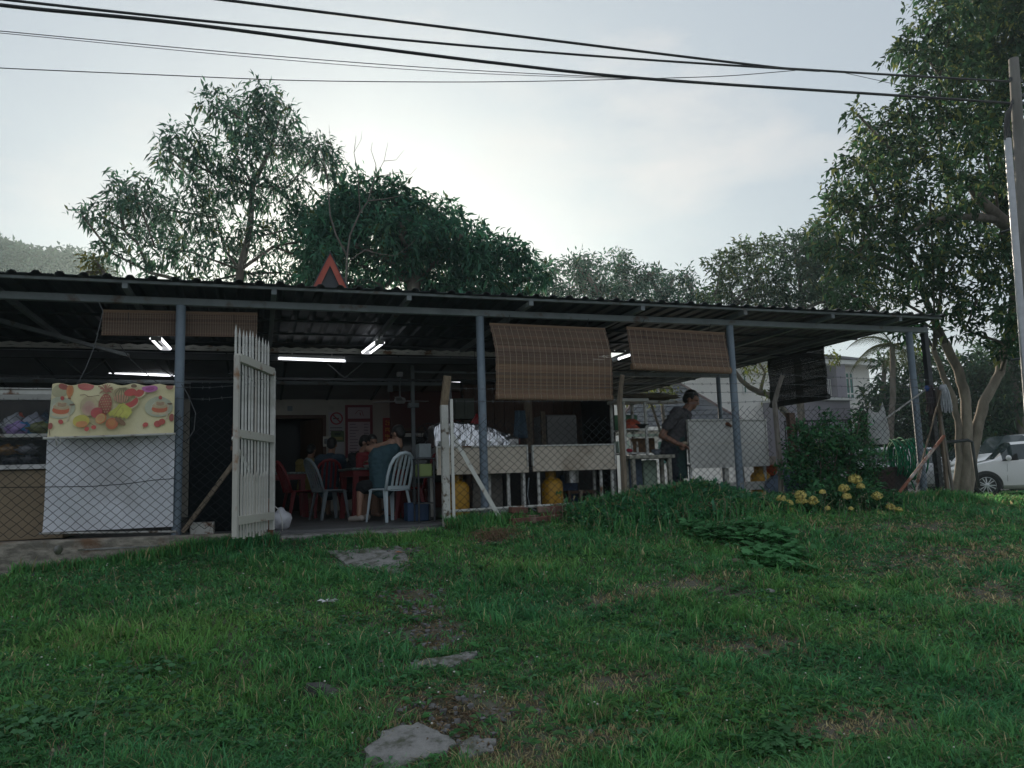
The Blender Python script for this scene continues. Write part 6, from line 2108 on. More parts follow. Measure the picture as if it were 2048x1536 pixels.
# E: the big tree on the right
E_ = [(1905, 25, 78), (1965, 55, 90), (2035, 50, 90), (1838, 95, 48), (1880, 150, 70), (1965, 165, 84), (2040, 215, 78), (1805, 215, 30), (1755, 262, 46), (1715, 228, 20), (1725, 330, 52), (1790, 310, 60), (1880, 275, 74), (1970, 300, 84), (1668, 375, 28), (1690, 425, 46), (1765, 410, 66), (1860, 400, 80), (1955, 420, 80), (2040, 380, 74),
      (1650, 480, 34), (1715, 510, 60), (1815, 510, 70), (1915, 520, 70), (2010, 520, 62), (1700, 585, 38), (1780, 590, 46), (1868, 595, 46), (1955, 600, 44), (2035, 610, 46), (1800, 655, 26), (1850, 665, 30), (1930, 660, 30), (2020, 690, 36), (2075, 150, 80), (2090, 330, 90), (2100, 480, 80), (2080, 620, 60), (1990, -30, 90), (2080, -20, 90)]
tp = at(1925, 985, depth=17)
tz = float(gz(tp.x, tp.y))
def Ep(px, py, d=17): return tuple(at(px, py, depth=d))
cE = cl(E_, depth=16.2, dy=1.5, ysq=1.2, seed=21)
big = thing('big_tree', 'big leafy tree with three pale trunks leaning over the right end of the shed', 'tree', (tp.x, tp.y, tz))
v, f, c = sprays(cE, per=215, nleaf=10, L=.165, W=.062, base=(.030, .068, .032), var=.4, pale=(.12, .145, .045), pf=.15, droop=.35, spread=.17, shell=.45)
obj('crown', np_mesh('crown', v, f, m_leaf, c), big)
near = lambda px0, px1: [k[0] for k, q in zip(cE, E_) if px0 <= q[0] < px1]
TE = [([(tp.x - .0, tp.y, tz - .2), Ep(1931, 930), Ep(1934, 860), Ep(1932, 800), Ep(1917, 740), Ep(1890, 685), Ep(1868, 640), Ep(1835, 560), Ep(1790, 470)], (0, 1830), .118),
      ([(tp.x + .12, tp.y + .1, tz - .2), Ep(1942, 925), Ep(1954, 860), Ep(1967, 805), Ep(2000, 745), Ep(2020, 650), Ep(2030, 560), Ep(2030, 480), Ep(1985, 410)], (1930, 3000), .118),
      ([(tp.x - .14, tp.y + .15, tz - .2), Ep(1918, 920), Ep(1917, 850), Ep(1908, 800), Ep(1888, 755), Ep(1868, 700), Ep(1885, 560), Ep(1900, 420)], (1830, 1930), .072)]
for path, rg, r0 in TE:
    skeleton(path, near(*rg), r0 * .68, .018, m_bark, parent=big, n=9, name='limb')
    b = MB()
    P_ = [Vector(p) for p in path[:6]]
    fine = [P_[0]]
    for p, q in zip(P_[:-1], P_[1:]):
        for k in range(1, 6): fine.append(p.lerp(q, k / 5) + Vector((RND.uniform(-.012, .012), RND.uniform(-.012, .012), 0)))
    b.tube(fine, [r0 * (1.25 if k == 0 else 1.06 - .012 * k + RND.uniform(-.03, .05)) for k in range(len(fine))], 14)
    b.build('trunk', m_bark_pale, big, True)
b = MB()
b.tube([Ep(2048, 470, 16), Ep(2000, 440, 15.6), Ep(1960, 400, 15.2), Ep(1940, 370, 15)], [.17, .14, .10, .07], 9)
b.tube([Ep(2000, 440, 15.6), Ep(1940, 432, 15), Ep(1870, 440, 14.6), Ep(1830, 460, 14.4)], [.09, .07, .05, .03], 7)
b.build('limb', m_bark, big, True)
# cable tied round the trunks with a black pipe
b = MB(); b.tube([at(1877, 886, depth=16.5), at(1905, 884, depth=16.4), at(1935, 880, depth=16.4), at(1944, 884, depth=16.4), at(1948, 915, depth=16.4), at(1958, 975, depth=16.2)], .035, 7)
tag(b.build('bent_pipe', m_darksteel, smooth=True), 'bent dark iron pipe standing in front of the big tree trunks', 'pipe')

# branch reaching in behind the fence
bt = thing('side_tree', 'low tree with a crooked bare branch and yellowish leaves behind the open end', 'tree', (15.4, 18, -.2))
b = MB()
b.tube([(15.4, 18, -.3), (15.2, 18, 1.0), at(1540, 790, Y=18), at(1520, 785, Y=18), at(1500, 775, Y=18), at(1482, 760, Y=18), at(1470, 742, Y=18), at(1462, 725, Y=18)], [.12, .11, .09, .085, .075, .065, .05, .03], 7)
b.tube([at(1520, 785, Y=18), at(1530, 745, Y=18), at(1515, 720, Y=18), at(1505, 690, Y=18)], [.05, .04, .03, .015], 6)
b.build('trunk', m_bark, bt, True)
v, f, c = sprays(cl([(1505, 735, 16), (1520, 750, 18), (1535, 728, 18), (1490, 728, 12), (1660, 705, 14), (1670, 720, 12), (1530, 775, 14)], Y=18, dy=.5, seed=31), per=120, nleaf=7, L=.15, W=.05, base=(.07, .085, .022), var=.35, droop=.3, spread=.18, shell=.3)
obj('crown', np_mesh('crown', v, f, m_leaf, c), bt)
c0 = cl([(1270, 790, 14), (1295, 772, 14), (1320, 775, 16), (1345, 778, 16), (1300, 800, 12), (1255, 800, 12)], Y=19.5, dy=.4, seed=33)
tree('small_tree', 'yellow green bush behind the shelf unit', [(c0[2][0][0], 19.5, -.2), (c0[2][0][0], 19.5, 1.2), tuple(c0[2][0])], c0, .06, dict(per=200, nleaf=8, L=.14, W=.055, base=(.085, .10, .025), var=.35, droop=.25, spread=.16, shell=.3))

# H: dark wood behind the cars, one object per tree
woods = [([(1765, 790, 40), (1790, 840, 46), (1760, 860, 40), (1745, 830, 30), (1800, 770, 36), (1770, 720, 26)], 34, 'dark tree beside the white house wall'),
         ([(1850, 780, 46), (1840, 830, 46), (1870, 860, 44), (1860, 730, 40), (1830, 730, 30)], 33, 'dark tree behind the mops and the hose'),
         ([(1940, 800, 50), (1960, 850, 50), (1930, 750, 44), (1985, 770, 44), (1975, 720, 40)], 32, 'dense dark tree behind the big tree trunks'),
         ([(2030, 780, 54), (2045, 840, 54), (2020, 730, 44), (2060, 700, 50), (2000, 850, 40)], 31, 'dense dark tree behind the white cars')]
for k, (lst, d, lab) in enumerate(woods):
    c0 = cl(lst, depth=d, dy=1.2, seed=40 + k)
    bx, by = sum(q[0][0] for q in c0) / len(c0), sum(q[0][1] for q in c0) / len(c0)
    tree('wood_tree', lab, [(bx, by, -.3), (bx, by, 1.2), (bx, by, 2.6)], c0, .2, dict(per=110, nleaf=8, L=.30, W=.11, base=(.028, .056, .028), var=.4, pale=(.06, .08, .02), pf=.06, droop=.3, spread=.3, shell=.4), group='dark trees behind the car park')
# hedge row closing the view low down
hp = [(at(px, 905, depth=36), px) for px in range(1730, 2110, 12)]
v, f, c = sprays([((p.x, p.y, 1.0), (1.0, 1.0, 1.5)) for p, _ in hp], per=160, nleaf=8, L=.26, W=.1, base=(.018, .034, .016), var=.4, droop=.3, spread=.3, shell=.4)
o = obj('undergrowth', np_mesh('undergrowth', v, f, m_leaf_far, c)); o['kind'] = 'stuff'
# wood beyond the house on the left of it and behind the shed (seen under the roof)
v, f, c = sprays([((x, 46 + 2 * sin(x), 2.2 + .8 * sin(x * 1.7)), (2.2, 1.6, 2.6)) for x in np.arange(-30, 62, 2.6)], per=34, nleaf=8, L=.5, W=.2, base=(.024, .042, .022), var=.4, droop=.3, spread=.5, shell=.5)
o = obj('forest', np_mesh('forest', v, f, m_leaf_far, c)); o['kind'] = 'stuff'

# coconut palm behind
pc = at(1785, 690, depth=28)
palm = thing('coconut_palm', 'coconut palm with drooping yellowish fronds beside the white house', 'palm', (pc.x - .5, pc.y, -.2))
b = MB(); b.tube([(pc.x - .8, pc.y, -.3), (pc.x - .55, pc.y, 1.5), (pc.x - .2, pc.y, 3.2), tuple(pc)], [.16, .12, .10, .09], 9); b.build('trunk', m_bark, palm, True)
for k in range(10):
    a = k * 2.4
    el = RND.uniform(-.5, .9)
    L = RND.uniform(1.5, 2.1)
    d0 = Vector((cos(a) * cos(el), sin(a) * cos(el), sin(el)))
    pts_ = []
    p, d = Vector(pc), d0.copy()
    for s in range(9):
        pts_.append(p.copy())
        p = p + d * L / 8
        d = (d + Vector((0, 0, -.24))).normalized()
    b = MB(); b.tube(pts_, [.03 * (1 - i / 9) + .004 for i in range(9)], 4, False, col=(.12, .12, .045))
    for i in range(1, 9):
        for q in np.linspace(0, 1, 5)[:-1]:
            if i == 8 and q > 0: continue
            base_ = pts_[i - 1].lerp(pts_[i], q)
            dd = (pts_[i] - pts_[i - 1]).normalized()
            sx = dd.cross(Vector((0, 0, 1)))
            if sx.length < .1: sx = Vector((1, 0, 0))
            sx.normalize()
            for sg in (-1, 1):
                ll = .5 * sin(pi * min(1, (i - 1 + q) / 8 + .12)) + .1
                tip = base_ + (sx * sg * .75 + dd * .45 + Vector((0, 0, -.5))).normalized() * ll
                wv = dd * .018
                g_ = RND.uniform(.8, 1.25)
                b.add([base_ - wv, base_ + wv, tip], [(0, 1, 2)], (.06 * g_, .075 * g_, .03 * g_))
    b.build('frond', m_leaf, palm)

# far hazy hill on the left with its wood
hx = np.linspace(-125, 60, 60); hy = np.linspace(85, 185, 30)
HX_, HY_ = np.meshgrid(hx, hy)
HZ_ = -1.0 + 26 * np.exp(-((HX_ + 62) / 42.0) ** 2) * np.clip((HY_ - 84) / 55, 0, 1) ** .7 + 2.2 * np.sin(HX_ * .13) * np.sin(HY_ * .11)
HZ_ = np.where(HY_ < 86, -1.5, HZ_)
A = (np.meshgrid(np.arange(29), np.arange(59), indexing='ij')[0] * 60 + np.meshgrid(np.arange(29), np.arange(59), indexing='ij')[1]).ravel()
m_hill = mat('hill_green', (.03, .045, .03), .95, col2=(.02, .032, .022), ns=.2)
struct(obj('hill', np_mesh('hill', np.stack([HX_, HY_, HZ_], -1).reshape(-1, 3), np.stack([A, A + 1, A + 61, A + 60], 1), m_hill, smooth=True)))
hc_ = []
for (px, py, rr) in [(10, 485, 26), (45, 500, 26), (80, 510, 26), (115, 512, 24), (145, 505, 26), (170, 520, 24), (195, 535, 24), (25, 520, 30), (70, 530, 30), (120, 535, 28), (160, 545, 28), (-20, 480, 34), (10, 545, 30), (230, 560, 24), (205, 560, 20), (60, 560, 30), (110, 560, 30)]:
    p = at(px, py + 22, Y=104); rr *= RND.uniform(.6, 1.15); hc_.append((tuple(p), (rr * 100 / F * 1.0, 3, rr * 100 / F)))
v, f, c = sprays(hc_, per=40, nleaf=8, L=.9, W=.4, base=(.018, .034, .02), var=.4, droop=.2, spread=.9, shell=.45)
o = obj('forest', np_mesh('hill_forest', v, f, m_leaf_far, c)); o['kind'] = 'stuff'
# ------------------------------------------------------------------ neighbouring white house
m_hwall = mat('house_white', (.86, .84, .80), .85, col2=(.80, .78, .74), ns=1.2)
m_hpurple = mat('house_mauve', (.30, .28, .32), .8, col2=(.27, .25, .29), ns=1.2)
m_tile = mat('dark_roof_tile', (.10, .10, .11), .95, spec=.05, col2=(.07, .07, .078), ns=3)
m_greenglass = mat('green_glass', (.02, .14, .11), .1, spec=.7)
m_trim = mat('window_white', (.78, .78, .76), .5)
hr = at(1737, 735, depth=40)          # right upper corner of the wall
hrot = radians(5)                   # house front turned towards the lane
ux = Vector((cos(hrot), sin(hrot), 0)); uy = Vector((-sin(hrot), cos(hrot), 0))
wh = thing('white_house', 'white two storey house with dark hipped roof beyond the car park', 'house', (hr.x, hr.y, -.27))
def hp_(x, y, z): return Vector((hr.x, hr.y, 0)) + ux * x + uy * y + Vector((0, 0, z))
def hbox(x0, x1, y0, y1, z0, z1):
    b = MB()
    vs = [hp_(x, y, z) for z in (z0, z1) for x, y in ((x0, y0), (x1, y0), (x1, y1), (x0, y1))]
    b.add(vs, [(0, 3, 2, 1), (4, 5, 6, 7), (0, 1, 5, 4), (1, 2, 6, 5), (2, 3, 7, 6), (3, 0, 4, 7)])
    return b
def hx(px, py=760):
    """local x along the house front of a measured pixel"""
    d = at(px, py, depth=1) - CAM
    n = uy
    t = (Vector((hr.x, hr.y, 0)) - CAM).dot(n) / d.dot(n)
    q = CAM + d * t
    return (q - Vector((hr.x, hr.y, 0))).dot(ux), q.z
ZE = hr.z
hbox(hx(1365)[0], 0, 0, 9, -.3, ZE).build('wall', m_hwall, wh)
hbox(hx(1680)[0] - 1.0, .02, -.02, -.001, ZE - 3.2, ZE - 3.0).build('string_course', m_trim, wh)
b = hbox(hx(1365)[0] - .5, hx(1757)[0], -.75, 9.7, ZE, ZE + .22); b.build('fascia', m_trim, wh)
x0, x1 = hx(1365)[0] - .6, hx(1757)[0] + .1
b = MB()
rz_ = ZE + .23
pts_ = [hp_(x0, -.85, rz_), hp_(x1, -.85, rz_), hp_(x1, 9.8, rz_), hp_(x0, 9.8, rz_), hp_(x0 + 5, 4.5, rz_ + 1.5), hp_(x1 - 4.2, 4.5, rz_ + 1.5)]
b.add(pts_, [(0, 1, 5, 4), (1, 2, 5), (2, 3, 4, 5), (3, 0, 4)])
rf = b.build('roof', m_tile, wh)
# projecting upper roof behind
b = MB()
b.add([hp_(x0 + 2, 2, rz_ + .5), hp_(hx(1712)[0], 2, rz_ + .5), hp_(hx(1712)[0], 9, rz_ + .5), hp_(x0 + 2, 9, rz_ + .5), hp_(x0 + 5, 5.5, rz_ + 2.1), hp_(hx(1650)[0], 5.5, rz_ + 2.1)], [(0, 1, 5, 4), (1, 2, 5), (2, 3, 4, 5), (3, 0, 4)])
b.build('roof', m_tile, wh)
# grey pillar, mauve lower bay
xa, xb = hx(1672)[0] - .62, hx(1690)[0] - .62
hbox(xa, xb, -.65, -.02, ZE - 3.3, ZE + .05).build('pillar', m_hpurple, wh)
xl = hx(1570)[0] - 1.5
xb -= .9
hbox(xl, xb, -1.6, -.03, -.3, hx(1640, 808)[1]).build('porch_bay', m_hpurple, wh)
hbox(xl - .1, xb + .1, -1.75, -.02, hx(1640, 808)[1] + .001, hx(1640, 803)[1]).build('porch_slab', m_trim, wh)
def window(px0, px1, py0, py1, rows_, cols_, m_gl):
    a0, zt_ = hx(px0, py0); a1, zb_ = hx(px1, py1)
    f_ = hbox(a0, a1, -.06, -.005, zb_, zb_ + .08)
    for (u0, u1, w0, w1) in ((a0, a1, zt_ - .08, zt_), (a0, a0 + .08, zb_ + .08, zt_ - .08), (a1 - .08, a1, zb_ + .08, zt_ - .08)):
        q = hbox(u0, u1, -.06, -.005, w0, w1); f_.add(q.v, q.f)
    for k in range(1, cols_):
        xm = a0 + (a1 - a0) * k / cols_
        q = hbox(xm - .035, xm + .035, -.055, -.006, zb_ + .081, zt_ - .081); f_.add(q.v, q.f)
    for rr_ in rows_:
        zm = zb_ + (zt_ - zb_) * rr_
        q = hbox(a0 + .081, a1 - .081, -.05, -.007, zm - .035, zm + .035); f_.add(q.v, q.f)
    fr_ = f_.build('window', m_trim, wh)
    hbox(a0 + .08, a1 - .08, -.03, -.02, zb_ + .08, zt_ - .08).build('pane', m_gl, fr_)
window(1687, 1709, 744, 800, (.22, .78), 2, m_greenglass)
window(1663, 1672, 740, 778, (.5,), 1, m_greenglass)
window(1482, 1494, 738, 788, (.3,), 1, m_greenglass)
window(1552, 1562, 880, 940, (.33, .66), 1, mat('porch_glass', (.05, .08, .09), .1))
a0, z0 = hx(1648, 792)
b = MB()
for k in range(7):
    p = hp_(a0 + k * .12, -.25, z0); b.bar(p, p + Vector((0, 0, .8)), .025, .025)
b.bar(hp_(a0, -.25, z0 + .8), hp_(a0 + .72, -.25, z0 + .8), .03, .03); b.bar(hp_(a0, -.25, z0), hp_(a0 + .72, -.25, z0), .03, .03)
b.build('balcony_rail', m_trim, wh)
# low house with the grey hipped roof
m_gtile = mat('grey_roof_tile', (.13, .135, .15), .95, spec=.05, col2=(.10, .105, .118), ns=2)
lc = at(1390, 850, depth=30)
lh = thing('bungalow', 'low house with a grey hipped roof and reddish ridge in front of the white house', 'house', (lc.x, lc.y, -.27))
lrot = radians(-25)
vx = Vector((cos(lrot), sin(lrot), 0)); vy = Vector((-sin(lrot), cos(lrot), 0))
def lp(x, y, z): return Vector((lc.x, lc.y, 0)) + vx * x + vy * y + Vector((0, 0, z))
b = MB()
vs_ = [lp(x, y, z) for z in (-.3, lc.z - .15) for x, y in ((-2.6, .4), (1.4, .4), (1.4, 5), (-2.6, 5))]
b.add(vs_, [(0, 3, 2, 1), (4, 5, 6, 7), (0, 1, 5, 4), (1, 2, 6, 5), (2, 3, 7, 6), (3, 0, 4, 7)])
b.build('wall', m_hwall, lh)
b = MB()
za = at(1370, 768, depth=32.5).z
pts_ = [lp(-3.2, -.2, lc.z), lp(1.9, -.2, lc.z - .05), lp(1.9, 5.6, lc.z - .05), lp(-3.2, 5.6, lc.z), lp(-1.6, 2.6, za), lp(-.2, 2.6, za)]
n_t = 9
def strip(a, b_, c, d, n=9):
    """roof slope laid in overlapping courses"""
    m_ = MB()
    for k in range(n):
        t0, t1 = k / n, (k + 1) / n
        p0, p1, p2, p3 = a.lerp(d, t0), b_.lerp(c, t0), b_.lerp(c, t1), a.lerp(d, t1)
        u = Vector((0, 0, .05))
        m_.add([p0 + u, p1 + u, p2, p3, p0, p1], [(0, 1, 2, 3), (4, 5, 1, 0)])
    return m_
for q in ((pts_[0], pts_[1], pts_[5], pts_[4]), (pts_[1], pts_[2], pts_[5], pts_[5]), (pts_[3], pts_[0], pts_[4], pts_[4]), (pts_[2], pts_[3], pts_[4], pts_[5])):
    strip(*q).build('roof_slope', m_gtile, lh)
b = MB(); b.bar(pts_[1] + Vector((0, 0, .06)), pts_[5] + Vector((0, 0, .06)), .09, .07); b.bar(pts_[4] + Vector((0, 0, .06)), pts_[5] + Vector((0, 0, .06)), .16, .09); b.bar(pts_[0] + Vector((0, 0, .06)), pts_[4] + Vector((0, 0, .06)), .16, .09)
b.build('ridge', mat('ridge_red', (.15, .105, .105), .9), lh)
b = MB(); b.bar(pts_[0] + Vector((0, 0, -.07)), pts_[1] + Vector((0, 0, -.07)), .05, .14); b.build('gutter', m_trim, lh)
for xx in (-1.5, .4):
    b = MB(); b.prism([lp(xx, .38, 1.0), lp(xx + .7, .38, 1.0), lp(xx + .7, .38, 2.0), lp(xx, .38, 2.0)], -vy * .02); fo = b.build('window', m_trim, lh)
    b = MB(); b.prism([lp(xx + .07, .355, 1.07), lp(xx + .63, .355, 1.07), lp(xx + .63, .355, 1.93), lp(xx + .07, .355, 1.93)], -vy * .02); b.build('pane', m_greenglass, fo)
# ------------------------------------------------------------------ cars
m_carwhite = mat('car_paint_white', (.80, .80, .79), .25, coat=.6)
m_carsilver = mat('car_paint_silver', (.42, .43, .44), .3, .4, coat=.5)
m_carglass = mat('car_glass', (.035, .05, .055), .06, spec=.8)
m_tyre = mat('tyre', (.018, .018, .019), .85)
m_rim = mat('alloy', (.55, .56, .57), .3, .85)
m_head = mat('headlight', (.70, .70, .66), .12, spec=.8)
m_chrome = mat('chrome', (.7, .7, .7), .15, 1.0)
m_blackp = mat('car_black_trim', (.02, .02, .022), .45)
m_redlight = mat('tail_light', (.35, .02, .02), .2)

def car(label, loc, heading, L=4.0, W=1.72, H=1.5, hood=.98, zb=.20, ws=.95, cab=(-1.75, .55), paint=None, wheel_r=.315, group='parked cars'):
    """x forward. ws: x where the windscreen foot is, cab: x of roof rear and front"""
    t = thing('parked_car', label, 'car', loc, heading, group)
    paint = paint or m_carwhite
    w2 = W / 2
    xr, xf = -L / 2, L / 2
    def top(x):
        return float(np.interp(x, [xr, xr + .10, cab[0] - .25, cab[0] + .25, (cab[0] + cab[1]) / 2, cab[1], ws, xf - .55, xf - .15, xf], [.75, .92, H * .80, H * .965, H, H * .965, hood + .04, hood - .10, hood - .24, .62]))
    belt = lambda x: float(np.interp(x, [xr, -1, ws, xf], [.98, .96, .90, .72]))
    def half(x):
        e = min((xf - x) / .55, (x - xr) / .45)
        return w2 * (1 - .22 * (1 - min(1, max(0, e))) ** 2.2)
    xs = sorted(set([xr, xr + .04, xr + .12, xr + .3, xf - .3, xf - .12, xf - .04, xf, ws, cab[0], cab[1]] + list(np.linspace(xr + .45, xf - .45, 24))))
    rows, info = [], []
    for x in xs:
        T, hw, B = top(x), half(x), belt(x)
        cabin = T > B + .12
        B2 = min(B, T - .03)
        zl = zb + (.10 if x < xr + .06 or x > xf - .06 else 0)
        if cabin: s1, s2, a, b_, c = B2 + .035, T - .085, .955, .80, .66
        else: s1, s2, a, b_, c = B2 + (T - B2) * .45, B2 + (T - B2) * .8, .95, .82, .60
        pr = [(0, zl), (hw * .86, zl), (hw * .985, zl + .10), (hw, (zl + B2) * .52), (hw * .985, B2 - .06), (hw * .97, B2), (hw * a, s1), (hw * b_, s2), (hw * c, T - .025), (0, T)]
        rows.append(pr); info.append(cabin)
    np_ = len(rows[0])
    body = MB()
    panes = {}
    def pane(k): return panes.setdefault(k, MB())
    def P(i, j, s): return (xs[i], rows[i][j][0] * s, rows[i][j][1])
    for i in range(len(xs) - 1):
        xm = (xs[i] + xs[i + 1]) / 2
        for j in range(np_ - 1):
            for s in (1, -1):
                q = [P(i, j, s), P(i + 1, j, s), P(i + 1, j + 1, s), P(i, j + 1, s)]
                if s == -1: q.reverse()
                tgt = body
                slope = (top(xs[i + 1]) - top(xs[i])) / (xs[i + 1] - xs[i])
                if j >= 7 and cab[1] - .02 <= xm <= ws + .02: tgt = pane(('windscreen', 0))
                elif j >= 7 and cab[0] - .3 < xm < cab[0] - .0: tgt = pane(('rear_window', 0))
                elif j == 6 and info[i] and info[i + 1] and cab[0] + .05 < xm < ws - .22 and abs(xm + .32) > .06 : tgt = pane(('side_window', s, xm > -.32))
                tgt.add(q, [(0, 3, 2, 1)])
    for i, rev in ((0, False), (len(xs) - 1, True)):
        ring = [P(i, j, 1) for j in range(np_)] + [P(i, j, -1) for j in range(np_ - 2, 0, -1)]
        body.add(ring[::-1] if rev else ring, [tuple(range(len(ring)))])
    me = body.mesh('body', paint)
    bm = bmesh.new(); bm.from_mesh(me); bmesh.ops.remove_doubles(bm, verts=bm.verts, dist=1e-4); bmesh.ops.recalc_face_normals(bm, faces=bm.faces); bm.to_mesh(me); bm.free()
    me.polygons.foreach_set('use_smooth', [True] * len(me.polygons)); me.set_sharp_from_angle(angle=.75)
    obj('body', me, t, True)
    for k, q in panes.items(): q.build(k[0], m_carglass, t, k[0] != 'side_window', local=True)
    yo = w2
    xw = (xf - .90, xr + .74)
    for k, x in enumerate(xw):
        for s in (1, -1):
            # dark arch and wheel
            b = MB()
            hw = half(x)
            ang = [a for a in np.linspace(-.35, pi + .35, 25)]
            ro, ri = wheel_r + .055, .0
            ring = [(x + cos(a) * ro, s * (yo + .004), max(zb + .002, wheel_r + sin(a) * ro)) for a in ang]
            ring2 = [(x + cos(a) * ro, s * (yo - .25), max(zb + .002, wheel_r + sin(a) * ro)) for a in ang]
            n = len(ring)
            b.add(ring + ring2, [tuple(range(n)) if s < 0 else tuple(reversed(range(n)))] + [(i, i + 1, n + i + 1, n + i) for i in range(n - 1)])
            b.build('wheel_arch', m_blackp, t, local=True)
            wh_ = bpy.data.objects.new('wheel', None); COL.objects.link(wh_); wh_.parent = t
            wh_.location = (x, s * (yo - .07), wheel_r)
            Mx = Matrix.Rotation(-s * pi / 2, 3, 'X')
            b = MB(); b.lathe([(wheel_r * .68, -.09), (wheel_r * .95, -.09), (wheel_r, -.06), (wheel_r, .06), (wheel_r * .95, .09), (wheel_r * .68, .09)], n=28, M=Mx, caps=False); b.build('tyre', m_tyre, wh_, .6, local=True)
            b = MB()
            b.lathe([(wheel_r * .70, -.06), (wheel_r * .70, .075), (wheel_r * .64, .08), (wheel_r * .62, .05), (wheel_r * .62, -.06)], n=28, M=Mx, caps=False)
            for q in range(12):
                a = q * pi / 6 + (.06 if q % 2 else -.06)
                p0, p1 = Vector((cos(a) * .05, sin(a) * .05, .075)), Vector((cos(a) * wheel_r * .66, sin(a) * wheel_r * .66, .07))
                b.bar(Mx @ p0, Mx @ p1, .022, .022)
            b.lathe([(.055, .05), (.055, .085), (.02, .09)], n=12, M=Mx)
            b.build('rim', m_rim, wh_, local=True)
            b = MB(); b.lathe([(wheel_r * .62, .0), (wheel_r * .62, .005)], n=20, M=Mx); b.build('brake_disc', m_blackp, wh_, local=True)
    for s in (1, -1):
        b = MB()
        xh = xf - .28
        for i in range(6):
            pass
        b.ball((xf - .30, s * half(xf - .30) * .86, hood - .24), (.26, .12, .085), 12, Matrix.Rotation(-s * .42, 3, 'Z') @ Matrix.Rotation(.18, 3, 'Y'))
        b.build('headlight', m_head, t, True, local=True)
        b = MB(); b.ball((xr + .12, s * half(xr + .12) * .88, .86), (.10, .10, .16), 10); b.build('tail_light', m_redlight, t, True, local=True)
        b = MB(); b.ball((ws - .28, s * (w2 + .10), belt(ws) + .10), (.07, .11, .075), 10); b.build('mirror', paint, t, True, local=True)
        b = MB(); b.bar((ws - .26, s * (w2 - .06), belt(ws) + .05), (ws - .26, s * (w2 + .06), belt(ws) + .07), .05, .04); b.add([(ws - .12, s * (w2 * .965), belt(ws) + .02), (ws - .52, s * (w2 * .96), belt(ws) + .04), (ws - .50, s * (w2 * .925), belt(ws) + .22)], [(0, 1, 2), (2, 1, 0)]); b.build('mirror_base', m_blackp, t, local=True)
        for xd in (ws - .22, -.32):
            b = MB(); b.bar((xd, s * (w2 + .0015), zb + .2), (xd - .03, s * (w2 * .985 + .0015), belt(xd) - .05), .006, .004); b.build('door_seam', m_blackp, t, local=True)
        b = MB(); b.bar((-.18, s * (w2 + .008), .80), (-.02, s * (w2 + .008), .805), .02, .025); b.build('door_handle', paint, t, local=True)
        b = MB(); b.bar((xf - .30, s * (half(xf - .3) * .93), .42), (xf - .12, s * (half(xf - .12) * .86), .42), .06, .09); b.build('fog_light', m_blackp, t, local=True)
    hwf = half(xf - .05)
    b = MB(); b.box(xf - .06, xf + .012, -hwf * .55, hwf * .55, hood - .38, hood - .29); b.build('grille', m_blackp, t, local=True)
    b = MB(); b.box(xf - .05, xf + .016, -hwf * .6, hwf * .6, .28, .42); b.build('air_intake', m_blackp, t, local=True)
    b = MB(); b.box(xf - .05, xf + .02, -.06, .06, hood - .36, hood - .30); b.build('badge', m_chrome, t, local=True)
    b = MB(); b.box(xf - .02, xf + .022, -.25, .25, .46, .56); b.build('number_plate', m_blackp, t, local=True)
    b = MB()
    for k in (-.25, .3): b.bar((ws - .01, k, hood + .055), (ws - .22, k - .42, hood + .20), .012, .012)
    b.build('wiper', m_blackp, t, local=True)
    return t

wc = at(1985, 987, Z=-.235)            # contact of the near front wheel
wc = CAM + (at(1985, 987, depth=20.0) - CAM)
hd_ = atan2(.66, -.76)
fx = Vector((cos(hd_), sin(hd_), 0)); fy = Vector((-sin(hd_), cos(hd_), 0))
c0 = wc + fx * .10 - fx * (2.1 - .90) - fy * (.86)
zc0 = float(gz(c0.x, c0.y)) + .03
car('white hatchback nearest the big tree with a multi spoke front wheel', (c0.x, c0.y, zc0), hd_, 4.2, 1.72, 1.48, .96)
p = at(2050, 935, depth=24.2)
hd_ = atan2(.30, -.95) + .35
car('white people carrier parked behind the white hatchback', (p.x, p.y, float(gz(p.x, p.y)) + .03), atan2(.05, -1.0), 4.5, 1.80, 1.80, 1.16, ws=1.25, cab=(-1.95, .65), zb=.25)
p = at(1948, 930, depth=30)
car('white car parked far behind the big tree trunks', (p.x, p.y, -.235), atan2(.55, -.83), 4.5, 1.8, 1.62, 1.05, zb=.24)
p = at(1815, 935, depth=25.5)
car('silver car parked behind the mops at the end of the shed', (p.x, p.y, -.235), atan2(-.35, .95), 4.1, 1.7, 1.55, 1.0, paint=m_carsilver)

# ------------------------------------------------------------------ utility pole, conduit and wires
m_pole = mat('concrete_pole', (.22, .21, .195), .85, col2=(.15, .145, .13), ns=5, stretch=(1, 1, .3), bump=.3)
m_cond = mat('galvanised_pipe', (.42, .43, .44), .38, .75, col2=(.33, .34, .35), ns=5)
m_cable = mat('black_cable', (.012, .012, .014), .5)
pt, pm = at(2027, 118, Y=8.3), at(2056, 560, Y=8.3)
t = thing('utility_pole', 'grey concrete utility pole with a steel cable conduit at the right edge', 'utility pole', (pm.x + .25, 8.3, .0))
dz = (pm - pt); gb = pt + dz * ((pt.z + .2) / (-dz.z))
b = MB(); b.tube([gb, pm, pt], [.115, .095, .07], 14); b.build('pole', m_pole, t, 'auto')
c1, c2 = at(2015, 278, Y=8.15), at(2041, 620, Y=8.15)
dc = c2 - c1; cb = c1 + dc * ((c1.z + .1) / (-dc.z))
b = MB(); b.tube([cb, c1], .05, 12); b.build('conduit', m_cond, t, 'auto')
for zf in (.25, .6):
    e = c1.lerp(cb, zf); b = MB(); b.tube([e, e + Vector((0, .2, 0))], .02, 6); b.build('clamp', m_darksteel, t)
b = MB()
